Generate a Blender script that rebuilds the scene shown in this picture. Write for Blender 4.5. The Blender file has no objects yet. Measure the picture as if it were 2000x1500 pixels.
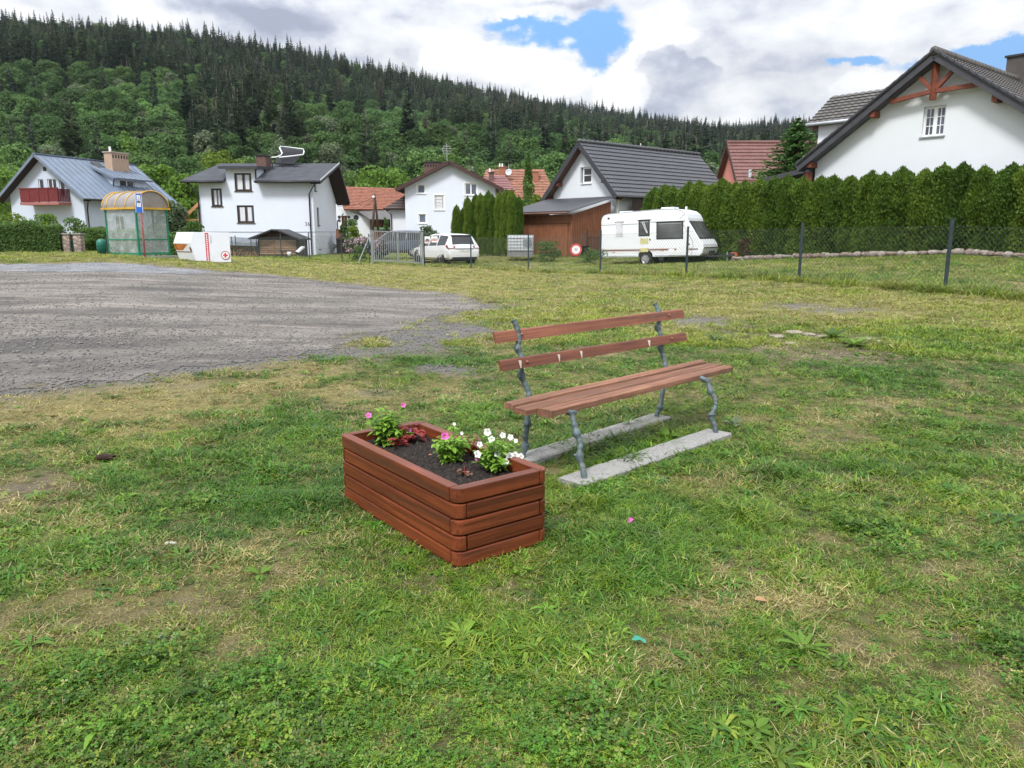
import bpy, bmesh, math, random
import numpy as np
from mathutils import Vector, Matrix, geometry
random.seed(7)
RNG = np.random.default_rng(11)
SC = bpy.context.scene
COL = SC.collection
V = Vector
# ------------------------------------------------------------------ camera model (world point from a bearing and a distance)
H = 1.6; TH = math.radians(11.1); F = 1500.0
CT, ST = math.cos(TH), math.sin(TH)
def D(px, py, y):
    u = (px-1000)/F; v = (750-py)/F; t = y/(CT+v*ST)
    return V((t*u, y, H+t*(-ST+v*CT)))
def G(px, py, z=0.0):
    u = (px-1000)/F; v = (750-py)/F; t = (z-H)/(-ST+v*CT)
    return V((t*u, t*(CT+v*ST), z))
def project(x, y, z):
    z = z-H; d = y*CT-z*ST; up = y*ST+z*CT
    return 1000+F*x/d, 750-F*up/d
# ------------------------------------------------------------------ numpy noise
def _h(ix, iy, s):
    n = (ix.astype(np.int64)*374761393 + iy.astype(np.int64)*668265263 + s*974634777) & 0xFFFFFFFF
    n = ((n ^ (n >> 13))*1274126177) & 0xFFFFFFFF
    n = (n ^ (n >> 16)) & 0xFFFFFF
    return n/float(0xFFFFFF)
def vnoise(x, y, s=0):
    x = np.asarray(x, float); y = np.asarray(y, float)
    ix = np.floor(x); iy = np.floor(y); fx = x-ix; fy = y-iy
    fx = fx*fx*(3-2*fx); fy = fy*fy*(3-2*fy)
    a = _h(ix, iy, s); b = _h(ix+1, iy, s); c = _h(ix, iy+1, s); d = _h(ix+1, iy+1, s)
    return (a*(1-fx)+b*fx)*(1-fy)+(c*(1-fx)+d*fx)*fy
def fbm(x, y, o=4, s=0):
    r = 0; a = .5; t = 0
    for i in range(o):
        r = r+a*vnoise(np.asarray(x)*2**i+17.3*i, np.asarray(y)*2**i-9.1*i, s+i); t += a; a *= .5
    return r/t
def sm(x, a, b):
    t = np.clip((np.asarray(x, float)-a)/(b-a), 0, 1); return t*t*(3-2*t)
# ------------------------------------------------------------------ terrain
def zt(x, y):
    x = np.asarray(x, float); y = np.asarray(y, float)
    a = x/np.maximum(y, 1.0)
    r = 0.64*np.clip((y-8)/19, 0, 1.1)*(1-sm(y, 36, 50))
    r = np.where(y < 8, 0, r)
    sR = np.clip((a-0.02)/0.48, 0, 1.15); sL = np.clip((-a-0.12)/0.36, 0, 1.15)
    z = r*(sR+sL)
    z = z+0.38*np.exp(-(((x-3)/7)**2+((y-49)/4.5)**2))
    z = z-0.12*np.exp(-(((x-8)/5)**2+((y-38)/3.5)**2))
    near = np.exp(-(np.hypot(x, y)/25)**2)
    z = z+near*0.03*(1-.8*np.exp(-((x-.9)**2+(y-5.5)**2)/1.6))*(fbm(x*.9, y*.9, 3, 5)-.5)
    # little soil mound right of the bench
    z = z+0.06*np.exp(-(((x-4.6)/.75)**2+((y-10.55)/.55)**2))
    return z
def zt1(x, y): return float(zt(np.array([x]), np.array([y]))[0])
def onT(px, depth):
    """point on the ground at a bearing and forward distance"""
    x = (px-1000)/F*depth
    for _ in range(4):
        z = zt1(x, depth); d = depth*CT-(z-H)*ST; x = (px-1000)/F*d
    return V((x, depth, zt1(x, depth)))
# ------------------------------------------------------------------ materials
MATS = {}
def nd(nt, t, **k):
    n = nt.nodes.new(t)
    for a, b in k.items(): setattr(n, a, b)
    return n
def L(nt, a, b): nt.links.new(a, b)
def mnew(name):
    m = bpy.data.materials.new(name); m.use_nodes = True; MATS[name] = m
    nt = m.node_tree; return m, nt, nt.nodes['Principled BSDF']
def sinput(b, n, v):
    if n in b.inputs: b.inputs[n].default_value = v
def ramp(nt, fac, stops):
    r = nd(nt, 'ShaderNodeValToRGB'); cr = r.color_ramp
    while len(cr.elements) < len(stops): cr.elements.new(.5)
    for e, (p, c) in zip(cr.elements, stops):
        e.position = p; e.color = (*c, 1) if len(c) == 3 else c
    L(nt, fac, r.inputs[0]); return r.outputs[0]
def noise(nt, vec, scale, detail=4, rough=.55):
    n = nd(nt, 'ShaderNodeTexNoise'); n.inputs['Scale'].default_value = scale
    n.inputs['Detail'].default_value = detail; n.inputs['Roughness'].default_value = rough
    if vec is not None: L(nt, vec, n.inputs['Vector'])
    return n.outputs['Fac']
def mth(nt, op, a, b=None, c=None, clamp=False):
    n = nd(nt, 'ShaderNodeMath', operation=op); n.use_clamp = clamp
    for i, q in enumerate((a, b, c)):
        if q is None: continue
        if isinstance(q, (int, float)): n.inputs[i].default_value = q
        else: L(nt, q, n.inputs[i])
    return n.outputs[0]
def mixc(nt, fac, a, b, blend='MIX'):
    n = nd(nt, 'ShaderNodeMix', data_type='RGBA', blend_type=blend)
    for i, q in ((0, fac), (6, a), (7, b)):
        if isinstance(q, (int, float)): n.inputs[i].default_value = q
        elif isinstance(q, tuple): n.inputs[i].default_value = (*q, 1)
        else: L(nt, q, n.inputs[i])
    return n.outputs[2]
def mapping(nt, vec, scale=(1, 1, 1), rot=(0, 0, 0)):
    m = nd(nt, 'ShaderNodeMapping'); m.inputs['Scale'].default_value = scale; m.inputs['Rotation'].default_value = rot
    L(nt, vec, m.inputs['Vector']); return m.outputs[0]
def wpos(nt): return nd(nt, 'ShaderNodeNewGeometry').outputs['Position']
def opos(nt): return nd(nt, 'ShaderNodeTexCoord').outputs['Object']
def bump(nt, b, h, dist=.01, strength=.6):
    n = nd(nt, 'ShaderNodeBump'); n.inputs['Distance'].default_value = dist; n.inputs['Strength'].default_value = strength
    L(nt, h, n.inputs['Height']); L(nt, n.outputs[0], b.inputs['Normal'])
def pm(name, col, rough=.6, var=.25, scale=3.0, bumpd=0.0, metal=0.0, spec=.4, dirt=None, dscale=1.2, damt=.5, coat=0):
    """plain painted / plastered / metal surface with mottling and a little relief"""
    if name in MATS: return MATS[name]
    m, nt, b = mnew(name); p = opos(nt)
    f = noise(nt, p, scale, 6, .6)
    lo = tuple(c*(1-var) for c in col); hi = tuple(min(1, c*(1+var*.7)) for c in col)
    c = ramp(nt, f, [(.3, lo), (.7, hi)])
    if dirt:
        d = noise(nt, p, dscale, 8, .7); c = mixc(nt, mth(nt, 'MULTIPLY', ramp(nt, d, [(.5, (0, 0, 0)), (.72, (1, 1, 1))]), damt), c, dirt)
    L(nt, c, b.inputs['Base Color']); sinput(b, 'Roughness', rough); sinput(b, 'Metallic', metal); sinput(b, 'Specular IOR Level', spec)
    if coat: sinput(b, 'Coat Weight', coat); sinput(b, 'Coat Roughness', .06)
    if bumpd: bump(nt, b, noise(nt, p, scale*9, 5, .6), bumpd)
    return m
def wood(name, col, dark, rough=.5, axis=0, scale=1.0, wear=None, wearamt=.5, spec=.4, bumpd=.002):
    """stained timber: long grain, fine dark pores, blotches, worn or dirty streaks; each board a little different"""
    if name in MATS: return MATS[name]
    m, nt, b = mnew(name); p = opos(nt); oi = nd(nt, 'ShaderNodeObjectInfo')
    off = nd(nt, 'ShaderNodeCombineXYZ'); 
    for i in range(3): L(nt, mth(nt, 'MULTIPLY', oi.outputs['Random'], 7.3+i), off.inputs[i])
    va = nd(nt, 'ShaderNodeVectorMath', operation='ADD'); L(nt, p, va.inputs[0]); L(nt, off.outputs[0], va.inputs[1]); p = va.outputs[0]
    s = [34*scale]*3; s[axis] = 1.6*scale
    f = [110*scale]*3; f[axis] = 2.6*scale
    g = noise(nt, mapping(nt, p, tuple(s)), 1.0, 6, .62); g2 = noise(nt, mapping(nt, p, tuple(f)), 1.0, 4, .6)
    big = noise(nt, p, 3.4*scale, 5, .6)
    c = ramp(nt, g, [(.38, dark), (.50, tuple((x+y)/2 for x, y in zip(col, dark))), (.60, col)])
    c = mixc(nt, mth(nt, 'MULTIPLY', ramp(nt, g2, [(.50, (0, 0, 0)), (.66, (1, 1, 1))]), .6), c, tuple(q*.45 for q in dark))
    c = mixc(nt, mth(nt, 'MULTIPLY', ramp(nt, big, [(.42, (0, 0, 0)), (.66, (1, 1, 1))]), .55), c, tuple(q*.5 for q in col))
    if wear:
        w = noise(nt, mapping(nt, p, tuple(q*.3 for q in s)), 1.0, 8, .75)
        c = mixc(nt, mth(nt, 'MULTIPLY', ramp(nt, w, [(.54, (0, 0, 0)), (.66, (1, 1, 1))]), wearamt), c, wear)
    c = mixc(nt, 1.0, c, ramp(nt, oi.outputs['Random'], [(0, (.75, .72, .70)), (1, (1.22, 1.24, 1.22))]), 'MULTIPLY')
    L(nt, c, b.inputs['Base Color']); sinput(b, 'Roughness', rough); sinput(b, 'Specular IOR Level', spec)
    bump(nt, b, mth(nt, 'SUBTRACT', g, mth(nt, 'MULTIPLY', g2, .5)), bumpd)
    return m
def glass(name, col=(.02, .025, .035), rough=.06):
    if name in MATS: return MATS[name]
    m, nt, b = mnew(name); p = opos(nt)
    c = ramp(nt, noise(nt, p, .9, 2), [(.35, tuple(q*.6 for q in col)), (.65, tuple(q*1.5 for q in col))])
    L(nt, c, b.inputs['Base Color']); sinput(b, 'Roughness', rough); sinput(b, 'Specular IOR Level', .7)
    return m
def leafmat(name, stops, trans=.35, hue=.0, nscale=.35):
    """foliage: colour differs from leaf to leaf, plant to plant and patch to patch"""
    if name in MATS: return MATS[name]
    m, nt, b = mnew(name)
    at = nd(nt, 'ShaderNodeAttribute', attribute_name='rnd')
    oi = nd(nt, 'ShaderNodeObjectInfo')
    f = mth(nt, 'MULTIPLY', at.outputs['Fac'], .55)
    f = mth(nt, 'ADD', f, mth(nt, 'MULTIPLY', oi.outputs['Random'], .45))
    c = ramp(nt, f, stops)
    L(nt, c, b.inputs['Base Color']); sinput(b, 'Roughness', .55); sinput(b, 'Specular IOR Level', .25)
    tr = nd(nt, 'ShaderNodeBsdfTranslucent'); L(nt, mixc(nt, .25, c, (.20, .28, .02)), tr.inputs[0])
    mx = nd(nt, 'ShaderNodeMixShader'); mx.inputs[0].default_value = trans
    L(nt, b.outputs[0], mx.inputs[1]); L(nt, tr.outputs[0], mx.inputs[2])
    L(nt, mx.outputs[0], nt.nodes['Material Output'].inputs[0])
    return m
# ------------------------------------------------------------------ objects
ORI = {}
def tag(o, label=None, cat=None, group=None, kind=None):
    if label: o['label'] = label
    if cat: o['category'] = cat
    if group: o['group'] = group
    if kind: o['kind'] = kind
    return o
def thing(name, loc, label, cat, group=None):
    o = bpy.data.objects.new(name, None); COL.objects.link(o); o.location = loc; o.empty_display_size = .2
    ORI[o.name] = V(loc); return tag(o, label, cat, group)
def worigin(o): return ORI.get(o.name, V((0, 0, 0)))
def link_mesh(name, me, m, parent=None, origin=None):
    o = bpy.data.objects.new(name, me); COL.objects.link(o)
    if m is not None and not me.materials: me.materials.append(m)
    if parent is not None: o.parent = parent
    return o
class MB:
    def __init__(s, M=None): s.v = []; s.f = []; s.M = M
    def add(s, vs, fs):
        n = len(s.v)
        for q in vs:
            q = V(q); s.v.append(s.M @ q if s.M is not None else q)
        for f in fs: s.f.append(tuple(i+n for i in f))
    def hexa(s, p):  # 0-3 bottom ccw, 4-7 top
        s.add(p, [(3, 2, 1, 0), (4, 5, 6, 7), (0, 1, 5, 4), (1, 2, 6, 5), (2, 3, 7, 6), (3, 0, 4, 7)])
    def box(s, x0, x1, y0, y1, z0, z1):
        s.hexa([(x0, y0, z0), (x1, y0, z0), (x1, y1, z0), (x0, y1, z0), (x0, y0, z1), (x1, y0, z1), (x1, y1, z1), (x0, y1, z1)])
    def quad(s, a, b, c, d): s.add([a, b, c, d], [(0, 1, 2, 3)])
    def extrude(s, pts, vec):
        n = len(pts); vec = V(vec); pts = [V(p) for p in pts]
        s.add(pts+[p+vec for p in pts], [tuple(range(n-1, -1, -1)), tuple(range(n, 2*n))]+[(i, (i+1) % n, (i+1) % n+n, i+n) for i in range(n)])
    def beam(s, a, b, w, h, up=(0, 0, 1)):
        a = V(a); b = V(b); d = (b-a).normalized(); up = V(up)
        sd = d.cross(up)
        if sd.length < 1e-4: sd = d.cross(V((1, 0, 0)))
        sd.normalize(); u = sd.cross(d).normalized(); sd = sd*(w/2); u = u*(h/2)
        s.hexa([a-sd-u, a+sd-u, b+sd-u, b-sd-u, a-sd+u, a+sd+u, b+sd+u, b-sd+u])
    def tube(s, pts, rad, n=8, caps=True):
        pts = [V(p) for p in pts]
        if isinstance(rad, (int, float)): rad = [rad]*len(pts)
        base = []; ref = V((.31, .17, .93)); vs = []
        for i, p in enumerate(pts):
            d = (pts[min(i+1, len(pts)-1)]-pts[max(i-1, 0)]).normalized()
            a = d.cross(ref)
            if a.length < .05: a = d.cross(V((1, 0, 0)))
            a.normalize(); b = d.cross(a)
            for k in range(n):
                t = 2*math.pi*k/n; vs.append(p+(a*math.cos(t)+b*math.sin(t))*rad[i])
        fs = []
        for i in range(len(pts)-1):
            for k in range(n):
                k2 = (k+1) % n; fs.append((i*n+k, i*n+k2, (i+1)*n+k2, (i+1)*n+k))
        if caps: fs += [tuple(range(n-1, -1, -1)), tuple((len(pts)-1)*n+k for k in range(n))]
        s.add(vs, fs)
    def ball(s, c, r, seg=10, rings=6, jit=0):
        c = V(c); r = V(r) if not isinstance(r, (int, float)) else V((r, r, r))
        vs = [c+V((0, 0, -r.z))]
        for i in range(1, rings):
            t = -math.pi/2+math.pi*i/rings
            for k in range(seg):
                q = 2*math.pi*k/seg; j = 1+random.uniform(-jit, jit)
                vs.append(c+V((r.x*math.cos(t)*math.cos(q)*j, r.y*math.cos(t)*math.sin(q)*j, r.z*math.sin(t)*j)))
        vs.append(c+V((0, 0, r.z))); fs = []
        for k in range(seg): fs.append((0, 1+(k+1) % seg, 1+k))
        for i in range(rings-2):
            for k in range(seg):
                a = 1+i*seg+k; b = 1+i*seg+(k+1) % seg; fs.append((a, b, b+seg, a+seg))
        t = len(vs)-1; o = 1+(rings-2)*seg
        for k in range(seg): fs.append((o+k, o+(k+1) % seg, t))
        s.add(vs, fs)
    def lathe(s, c, ax, prof, n=20):
        """profile of (radius, along) about an axis"""
        c = V(c); ax = V(ax).normalized(); a = ax.orthogonal().normalized(); b = ax.cross(a); vs = []
        for r, h in prof:
            for k in range(n):
                t = 2*math.pi*k/n; vs.append(c+ax*h+(a*math.cos(t)+b*math.sin(t))*r)
        fs = []
        for i in range(len(prof)-1):
            for k in range(n):
                k2 = (k+1) % n; fs.append((i*n+k, i*n+k2, (i+1)*n+k2, (i+1)*n+k))
        s.add(vs, fs)
    def mesh(s, name, off=None, smooth=False, recalc=True):
        me = bpy.data.meshes.new(name); off = off or V((0, 0, 0))
        me.from_pydata([tuple(q-off) for q in s.v], [], s.f)
        if recalc:
            bm = bmesh.new(); bm.from_mesh(me); bmesh.ops.recalc_face_normals(bm, faces=bm.faces); bm.to_mesh(me); bm.free()
        if smooth:
            me.polygons.foreach_set('use_smooth', [True]*len(me.polygons))
        me.update(); return me
    def build(s, name, m, parent=None, smooth=False, bev=0, label=None, seg=2, loc=None, recalc=True):
        off = worigin(parent) if parent is not None else (V(loc) if loc is not None else V((0, 0, 0)))
        me = s.mesh(name, off, smooth, recalc)
        o = link_mesh(name, me, m, parent)
        if parent is None: o.location = off
        ORI[o.name] = off
        if bev:
            bm = bmesh.new(); bm.from_mesh(me); bmesh.ops.remove_doubles(bm, verts=bm.verts, dist=1e-5)
            ed = [e for e in bm.edges if len(e.link_faces) == 2 and e.calc_face_angle(0) > .5]
            bmesh.ops.bevel(bm, geom=ed, offset=bev, segments=seg, affect='EDGES', profile=.6)
            bm.to_mesh(me); bm.free()
        if label: o['label'] = label
        return o
def frame(O, g, n):
    """local (u, w, z): u along g, w along n, both horizontal"""
    g = V(g).normalized(); n = V(n).normalized()
    return Matrix(((g.x, n.x, 0, O[0]), (g.y, n.y, 0, O[1]), (0, 0, 1, O[2]), (0, 0, 0, 1)))
def plane_fn(O, a, inward):
    """(u, z, depth inward) -> world, for a vertical wall plane"""
    O = V(O); a = V(a).normalized(); i = V(inward).normalized()
    return lambda u, z, d=0.0: O+a*u+V((0, 0, z))+i*d
def facade(mb, fn, outer, holes=(), reveal=.13):
    bm = bmesh.new(); bm.faces.new([bm.verts.new((u, z, 0)) for u, z in outer])
    for h in holes:
        for co, no in (((h[0], 0, 0), (1, 0, 0)), ((h[1], 0, 0), (1, 0, 0)), ((0, h[2], 0), (0, 1, 0)), ((0, h[3], 0), (0, 1, 0))):
            bmesh.ops.bisect_plane(bm, geom=bm.verts[:]+bm.edges[:]+bm.faces[:], plane_co=co, plane_no=no)
    for f in bm.faces:
        c = f.calc_center_median()
        if any(a < c.x < b and q < c.y < d for a, b, q, d in holes): continue
        mb.add([fn(v.co.x, v.co.y) for v in f.verts], [tuple(range(len(f.verts)))])
    bm.free()
    for a, b, c, d in holes:
        o = [(a, c), (b, c), (b, d), (a, d)]
        for i in range(4):
            p, q = o[i], o[(i+1) % 4]; mb.quad(fn(*p), fn(*q), fn(*q, reveal), fn(*p, reveal))
def fbox(mb, fn, a, b, c, d, d0, d1):
    mb.hexa([fn(a, c, d0), fn(b, c, d0), fn(b, c, d1), fn(a, c, d1), fn(a, d, d0), fn(b, d, d0), fn(b, d, d1), fn(a, d, d1)])
def window(root, fn, a, b, c, d, mf, mg, vbars=(), hbars=(), t=.07, rec=.07, sill=True, msill=None, curtain=None, name='window'):
    m = MB()
    fbox(m, fn, a, a+t, c, d, rec, rec+.06); fbox(m, fn, b-t, b, c, d, rec, rec+.06)
    fbox(m, fn, a+t, b-t, c, c+t, rec, rec+.06); fbox(m, fn, a+t, b-t, d-t, d, rec, rec+.06)
    for q, w in vbars: fbox(m, fn, q-w/2, q+w/2, c+t, d-t, rec+.004, rec+.056)
    for q, w in hbars: fbox(m, fn, a+t, b-t, q-w/2, q+w/2, rec+.008, rec+.052)
    o = m.build(name, mf, root)
    g = MB(); fbox(g, fn, a+t*.6, b-t*.6, c+t*.6, d-t*.6, rec+.03, rec+.045); g.build('pane', mg, o)
    if sill:
        s_ = MB(); fbox(s_, fn, a-.06, b+.06, c-.05, c-.002, -.07, rec+.05); s_.build('sill', msill or mf, o)
    if curtain:
        k = MB()
        for (ca, cb) in curtain:
            fbox(k, fn, ca, cb, c+t, d-t, rec+.024, rec+.0295)
        k.build('curtain', MATS['curtain'], o)
    return o
def tiled(mb, eL, eR, rR, rL, rows, cols, amp=.03, lift=.035, thick=.10, sub=4, wave=True):
    """roof plane laid in courses of tiles: each course steps over the one below, tiles rolled across"""
    eL, eR, rR, rL = map(V, (eL, eR, rR, rL)); n = (eR-eL).cross(rL-eL).normalized()
    if n.z < 0: n = -n
    nc = cols*sub if wave else 1
    def P(u, v): return (eL*(1-u)+eR*u)*(1-v)+(rL*(1-u)+rR*u)*v
    vs = []; fs = []
    for r in range(rows):
        v0, v1 = r/rows, (r+1)/rows
        for vv, l in ((v0, 0), (v0, lift), (v1, .004)):
            for c in range(nc+1):
                u = c/nc; w = amp*(abs(math.sin(math.pi*u*cols))**.8) if wave else 0
                vs.append(P(u, vv)+n*(thick*0+l+w))
        b = r*3*(nc+1)
        for k in range(2):
            for c in range(nc): i = b+k*(nc+1)+c; fs.append((i, i+1, i+nc+2, i+nc+1))
    mb.add(vs, fs)
    mb.hexa([eL-n*thick, eR-n*thick, rR-n*thick, rL-n*thick, eL-n*.002, eR-n*.002, rR-n*.002, rL-n*.002])
def slab(mb, a, b, c, d, t):
    a, b, c, d = map(V, (a, b, c, d)); n = (b-a).cross(d-a).normalized()
    if n.z < 0: n = -n
    mb.hexa([a-n*t, b-n*t, c-n*t, d-n*t, a, b, c, d])
def copy_tree(o, loc, rz=0, sc=(1, 1, 1), label=None, group=None):
    c = o.copy(); COL.objects.link(c); c.location = loc; c.rotation_euler = (0, 0, rz); c.scale = sc
    if label: c['label'] = label
    if group: c['group'] = group
    for ch in list(o.children):
        k = ch.copy(); COL.objects.link(k); k.parent = c
        for g2 in list(ch.children):
            q = g2.copy(); COL.objects.link(q); q.parent = k
    return c
def text_mesh(body, size, fn, m, parent, name='lettering', depth=.004, align='CENTER'):
    cu = bpy.data.curves.new('t', 'FONT'); cu.body = body; cu.size = size; cu.align_x = align; cu.align_y = 'CENTER'
    ob = bpy.data.objects.new('t', cu); COL.objects.link(ob); bpy.context.view_layer.update()
    dg = bpy.context.evaluated_depsgraph_get(); me = bpy.data.meshes.new_from_object(ob.evaluated_get(dg))
    bpy.data.objects.remove(ob)
    off = worigin(parent)
    for v in me.vertices: v.co = fn(v.co.x, v.co.y, -depth)-off
    me.name = name; me.materials.clear()
    return link_mesh(name, me, m, parent)
def fast_mesh(name, verts, faces4, rnd=None):
    """quads from numpy arrays"""
    me = bpy.data.meshes.new(name); nv = len(verts); nf = len(faces4)
    me.vertices.add(nv); me.vertices.foreach_set('co', np.asarray(verts, np.float32).ravel())
    k = faces4.shape[1]
    me.loops.add(nf*k); me.loops.foreach_set('vertex_index', np.asarray(faces4, np.int32).ravel())
    me.polygons.add(nf); me.polygons.foreach_set('loop_start', np.arange(0, nf*k, k, dtype=np.int32))
    if rnd is not None:
        a = me.attributes.new('rnd', 'FLOAT', 'POINT'); a.data.foreach_set('value', np.asarray(rnd, np.float32))
    me.update(); me.validate(); return me
def leaf_quads(P, N, size, asp=.55, fold=.0, rng=RNG, along=None):
    """one rhombic leaf per point, lying across normal N"""
    n = len(P); N = N/np.maximum(np.linalg.norm(N, axis=1, keepdims=True), 1e-6)
    R = rng.normal(size=(n, 3)) if along is None else along
    T = R-N*np.sum(R*N, axis=1, keepdims=True); T /= np.maximum(np.linalg.norm(T, axis=1, keepdims=True), 1e-6)
    B = np.cross(N, T); s = np.asarray(size).reshape(-1, 1)*np.ones((n, 1))
    vs = np.stack([P-T*s*.5, P+B*s*asp*.5+N*s*fold, P+T*s*.5, P-B*s*asp*.5+N*s*fold], 1).reshape(-1, 3)
    fs = np.arange(n*4).reshape(n, 4)
    r = np.repeat(rng.random(n), 4)
    return vs, fs, r
def sph(n, rng=RNG):
    q = rng.normal(size=(n, 3)); return q/np.linalg.norm(q, axis=1, keepdims=True)
def join_np(parts):
    vs = []; fs = []; rs = []; o = 0
    for v, f, r in parts:
        vs.append(v); fs.append(f+o); rs.append(r); o += len(v)
    return np.concatenate(vs), np.concatenate(fs), np.concatenate(rs)
def scatter(name, pts, protos, idx, rot, scl, tint, label, cat=None):
    """one stuff object: protos instanced on points"""
    me = bpy.data.meshes.new(name); n = len(pts)
    me.vertices.add(n); me.vertices.foreach_set('co', np.asarray(pts, np.float32).ravel())
    a = me.attributes.new('pick', 'INT', 'POINT'); a.data.foreach_set('value', np.asarray(idx, np.int32))
    for nm, arr in (('rot', rot), ('scl', scl), ('tint', tint)):
        a = me.attributes.new(nm, 'FLOAT_VECTOR', 'POINT'); a.data.foreach_set('vector', np.asarray(arr, np.float32).ravel())
    o = bpy.data.objects.new(name, me); COL.objects.link(o)
    c = bpy.data.collections.new(name+'_kinds')
    for i, p in enumerate(protos):
        p.name = '%s_kind_%02d' % (name, i); c.objects.link(p)
    ng = bpy.data.node_groups.new(name, 'GeometryNodeTree')
    ng.interface.new_socket('Geometry', in_out='INPUT', socket_type='NodeSocketGeometry')
    ng.interface.new_socket('Geometry', in_out='OUTPUT', socket_type='NodeSocketGeometry')
    gi = nd(ng, 'NodeGroupInput'); go = nd(ng, 'NodeGroupOutput')
    ci = nd(ng, 'GeometryNodeCollectionInfo'); ci.inputs['Collection'].default_value = c
    ci.inputs['Separate Children'].default_value = True; ci.inputs['Reset Children'].default_value = True
    ip = nd(ng, 'GeometryNodeInstanceOnPoints'); ip.inputs['Pick Instance'].default_value = True
    def na(nm, t):
        q = nd(ng, 'GeometryNodeInputNamedAttribute', data_type=t); q.inputs['Name'].default_value = nm
        return q.outputs['Attribute']
    er = nd(ng, 'FunctionNodeEulerToRotation'); L(ng, na('rot', 'FLOAT_VECTOR'), er.inputs[0])
    L(ng, gi.outputs[0], ip.inputs['Points']); L(ng, ci.outputs[0], ip.inputs['Instance'])
    L(ng, na('pick', 'INT'), ip.inputs['Instance Index']); L(ng, er.outputs[0], ip.inputs['Rotation'])
    L(ng, na('scl', 'FLOAT_VECTOR'), ip.inputs['Scale']); L(ng, ip.outputs[0], go.inputs[0])
    md = o.modifiers.new('scatter', 'NODES'); md.node_group = ng
    return tag(o, label, cat, None, 'stuff')
def proto(me, m):
    o = bpy.data.objects.new('p', me)
    if not me.materials: me.materials.append(m)
    return o
# ================================================================== GROUND
def Gt(px, py):
    z = 0.0
    for _ in range(12):
        p = G(px, py, z); z = .5*z+.5*zt1(p.x, p.y)
    return V((p.x, p.y, zt1(p.x, p.y)))
def sdpoly(x, y, P):
    x = np.asarray(x, float); y = np.asarray(y, float); d = np.full(x.shape, 1e9); ins = np.zeros(x.shape, bool)
    n = len(P)
    for i in range(n):
        ax, ay = P[i]; bx, by = P[(i+1) % n]; ex, ey = bx-ax, by-ay
        t = np.clip(((x-ax)*ex+(y-ay)*ey)/(ex*ex+ey*ey+1e-12), 0, 1)
        d = np.minimum(d, np.hypot(x-ax-t*ex, y-ay-t*ey))
        c = ((ay > y) != (by > y)) & (x < (bx-ax)*(y-ay)/(by-ay+1e-12)+ax); ins ^= c
    return np.where(ins, -d, d)
LOT = [tuple(Gt(*p)[:2]) for p in [(0, 516), (120, 515), (235, 514), (300, 518), (360, 524), (430, 530), (500, 535), (600, 546), (720, 560), (850, 571), (925, 583), (930, 597), (870, 617),
        (800, 640), (700, 665), (560, 700), (400, 725), (200, 750), (0, 775)]]
LOT += [(-9.5, 5.6), (-17, 5), (-40, 12), (-34, 30.5)]
ROAD = [tuple(Gt(*p)[:2]) for p in [(-60, 515.8), (120, 515.2), (235, 514.6), (300, 518.6), (360, 524.8), (425, 530.5), (380, 537), (250, 533), (120, 532), (-60, 530)]]
ROAD += [(-40, 23), (-40, 31)]
def blob(px, py, rx, ry, amt, soft=1.0):
    c = Gt(px, py); a = Gt(px, py-ry); b = Gt(px, py+ry)
    wx = rx*math.hypot(c.x, c.y)/F; wy = max(.05, abs(a.y-b.y)/2)
    return (c.x, c.y, wx, wy, amt)
DRYB = [blob(*q) for q in [(60, 840, 260, 45, .8), (330, 800, 190, 30, .9), (520, 765, 160, 25, .8), (640, 735, 130, 20, .6), (150, 805, 200, 25, .5), (420, 770, 220, 18, .6),
    (60, 950, 70, 45, .8), (300, 1070, 90, 40, .12), (560, 1050, 70, 40, .3), (420, 1130, 70, 24, .25), (600, 1160, 70, 24, .3), (250, 1150, 60, 24, .15), (80, 1150, 40, 20, .1),
    (1380, 955, 90, 30, .8), (1440, 925, 90, 25, .6), (1560, 1160, 150, 30, .5), (1640, 1060, 70, 30, .5), (1780, 1060, 90, 30, .3), (1220, 1300, 90, 40, .45), (1350, 1185, 80, 20, .4),
    (1840, 1220, 110, 40, .45), (1950, 1320, 100, 60, .55), (1800, 1320, 100, 60, .35), (1900, 1430, 120, 60, .35), (1650, 830, 110, 35, .6), (1520, 810, 80, 30, .4), (1560, 860, 70, 25, .5),
    (1600, 680, 150, 22, .4), (1450, 600, 200, 16, .5), (1650, 610, 160, 18, .55), (1100, 690, 90, 25, .4), (900, 760, 140, 30, .35), (760, 800, 120, 40, .3),
    (1100, 545, 500, 18, .45), (700, 525, 300, 10, .45), (1300, 570, 300, 14, .35), (1700, 590, 250, 10, .3), (900, 530, 250, 10, .4), (1180, 1430, 100, 50, .3), (950, 1480, 90, 40, .3)]]
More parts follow.
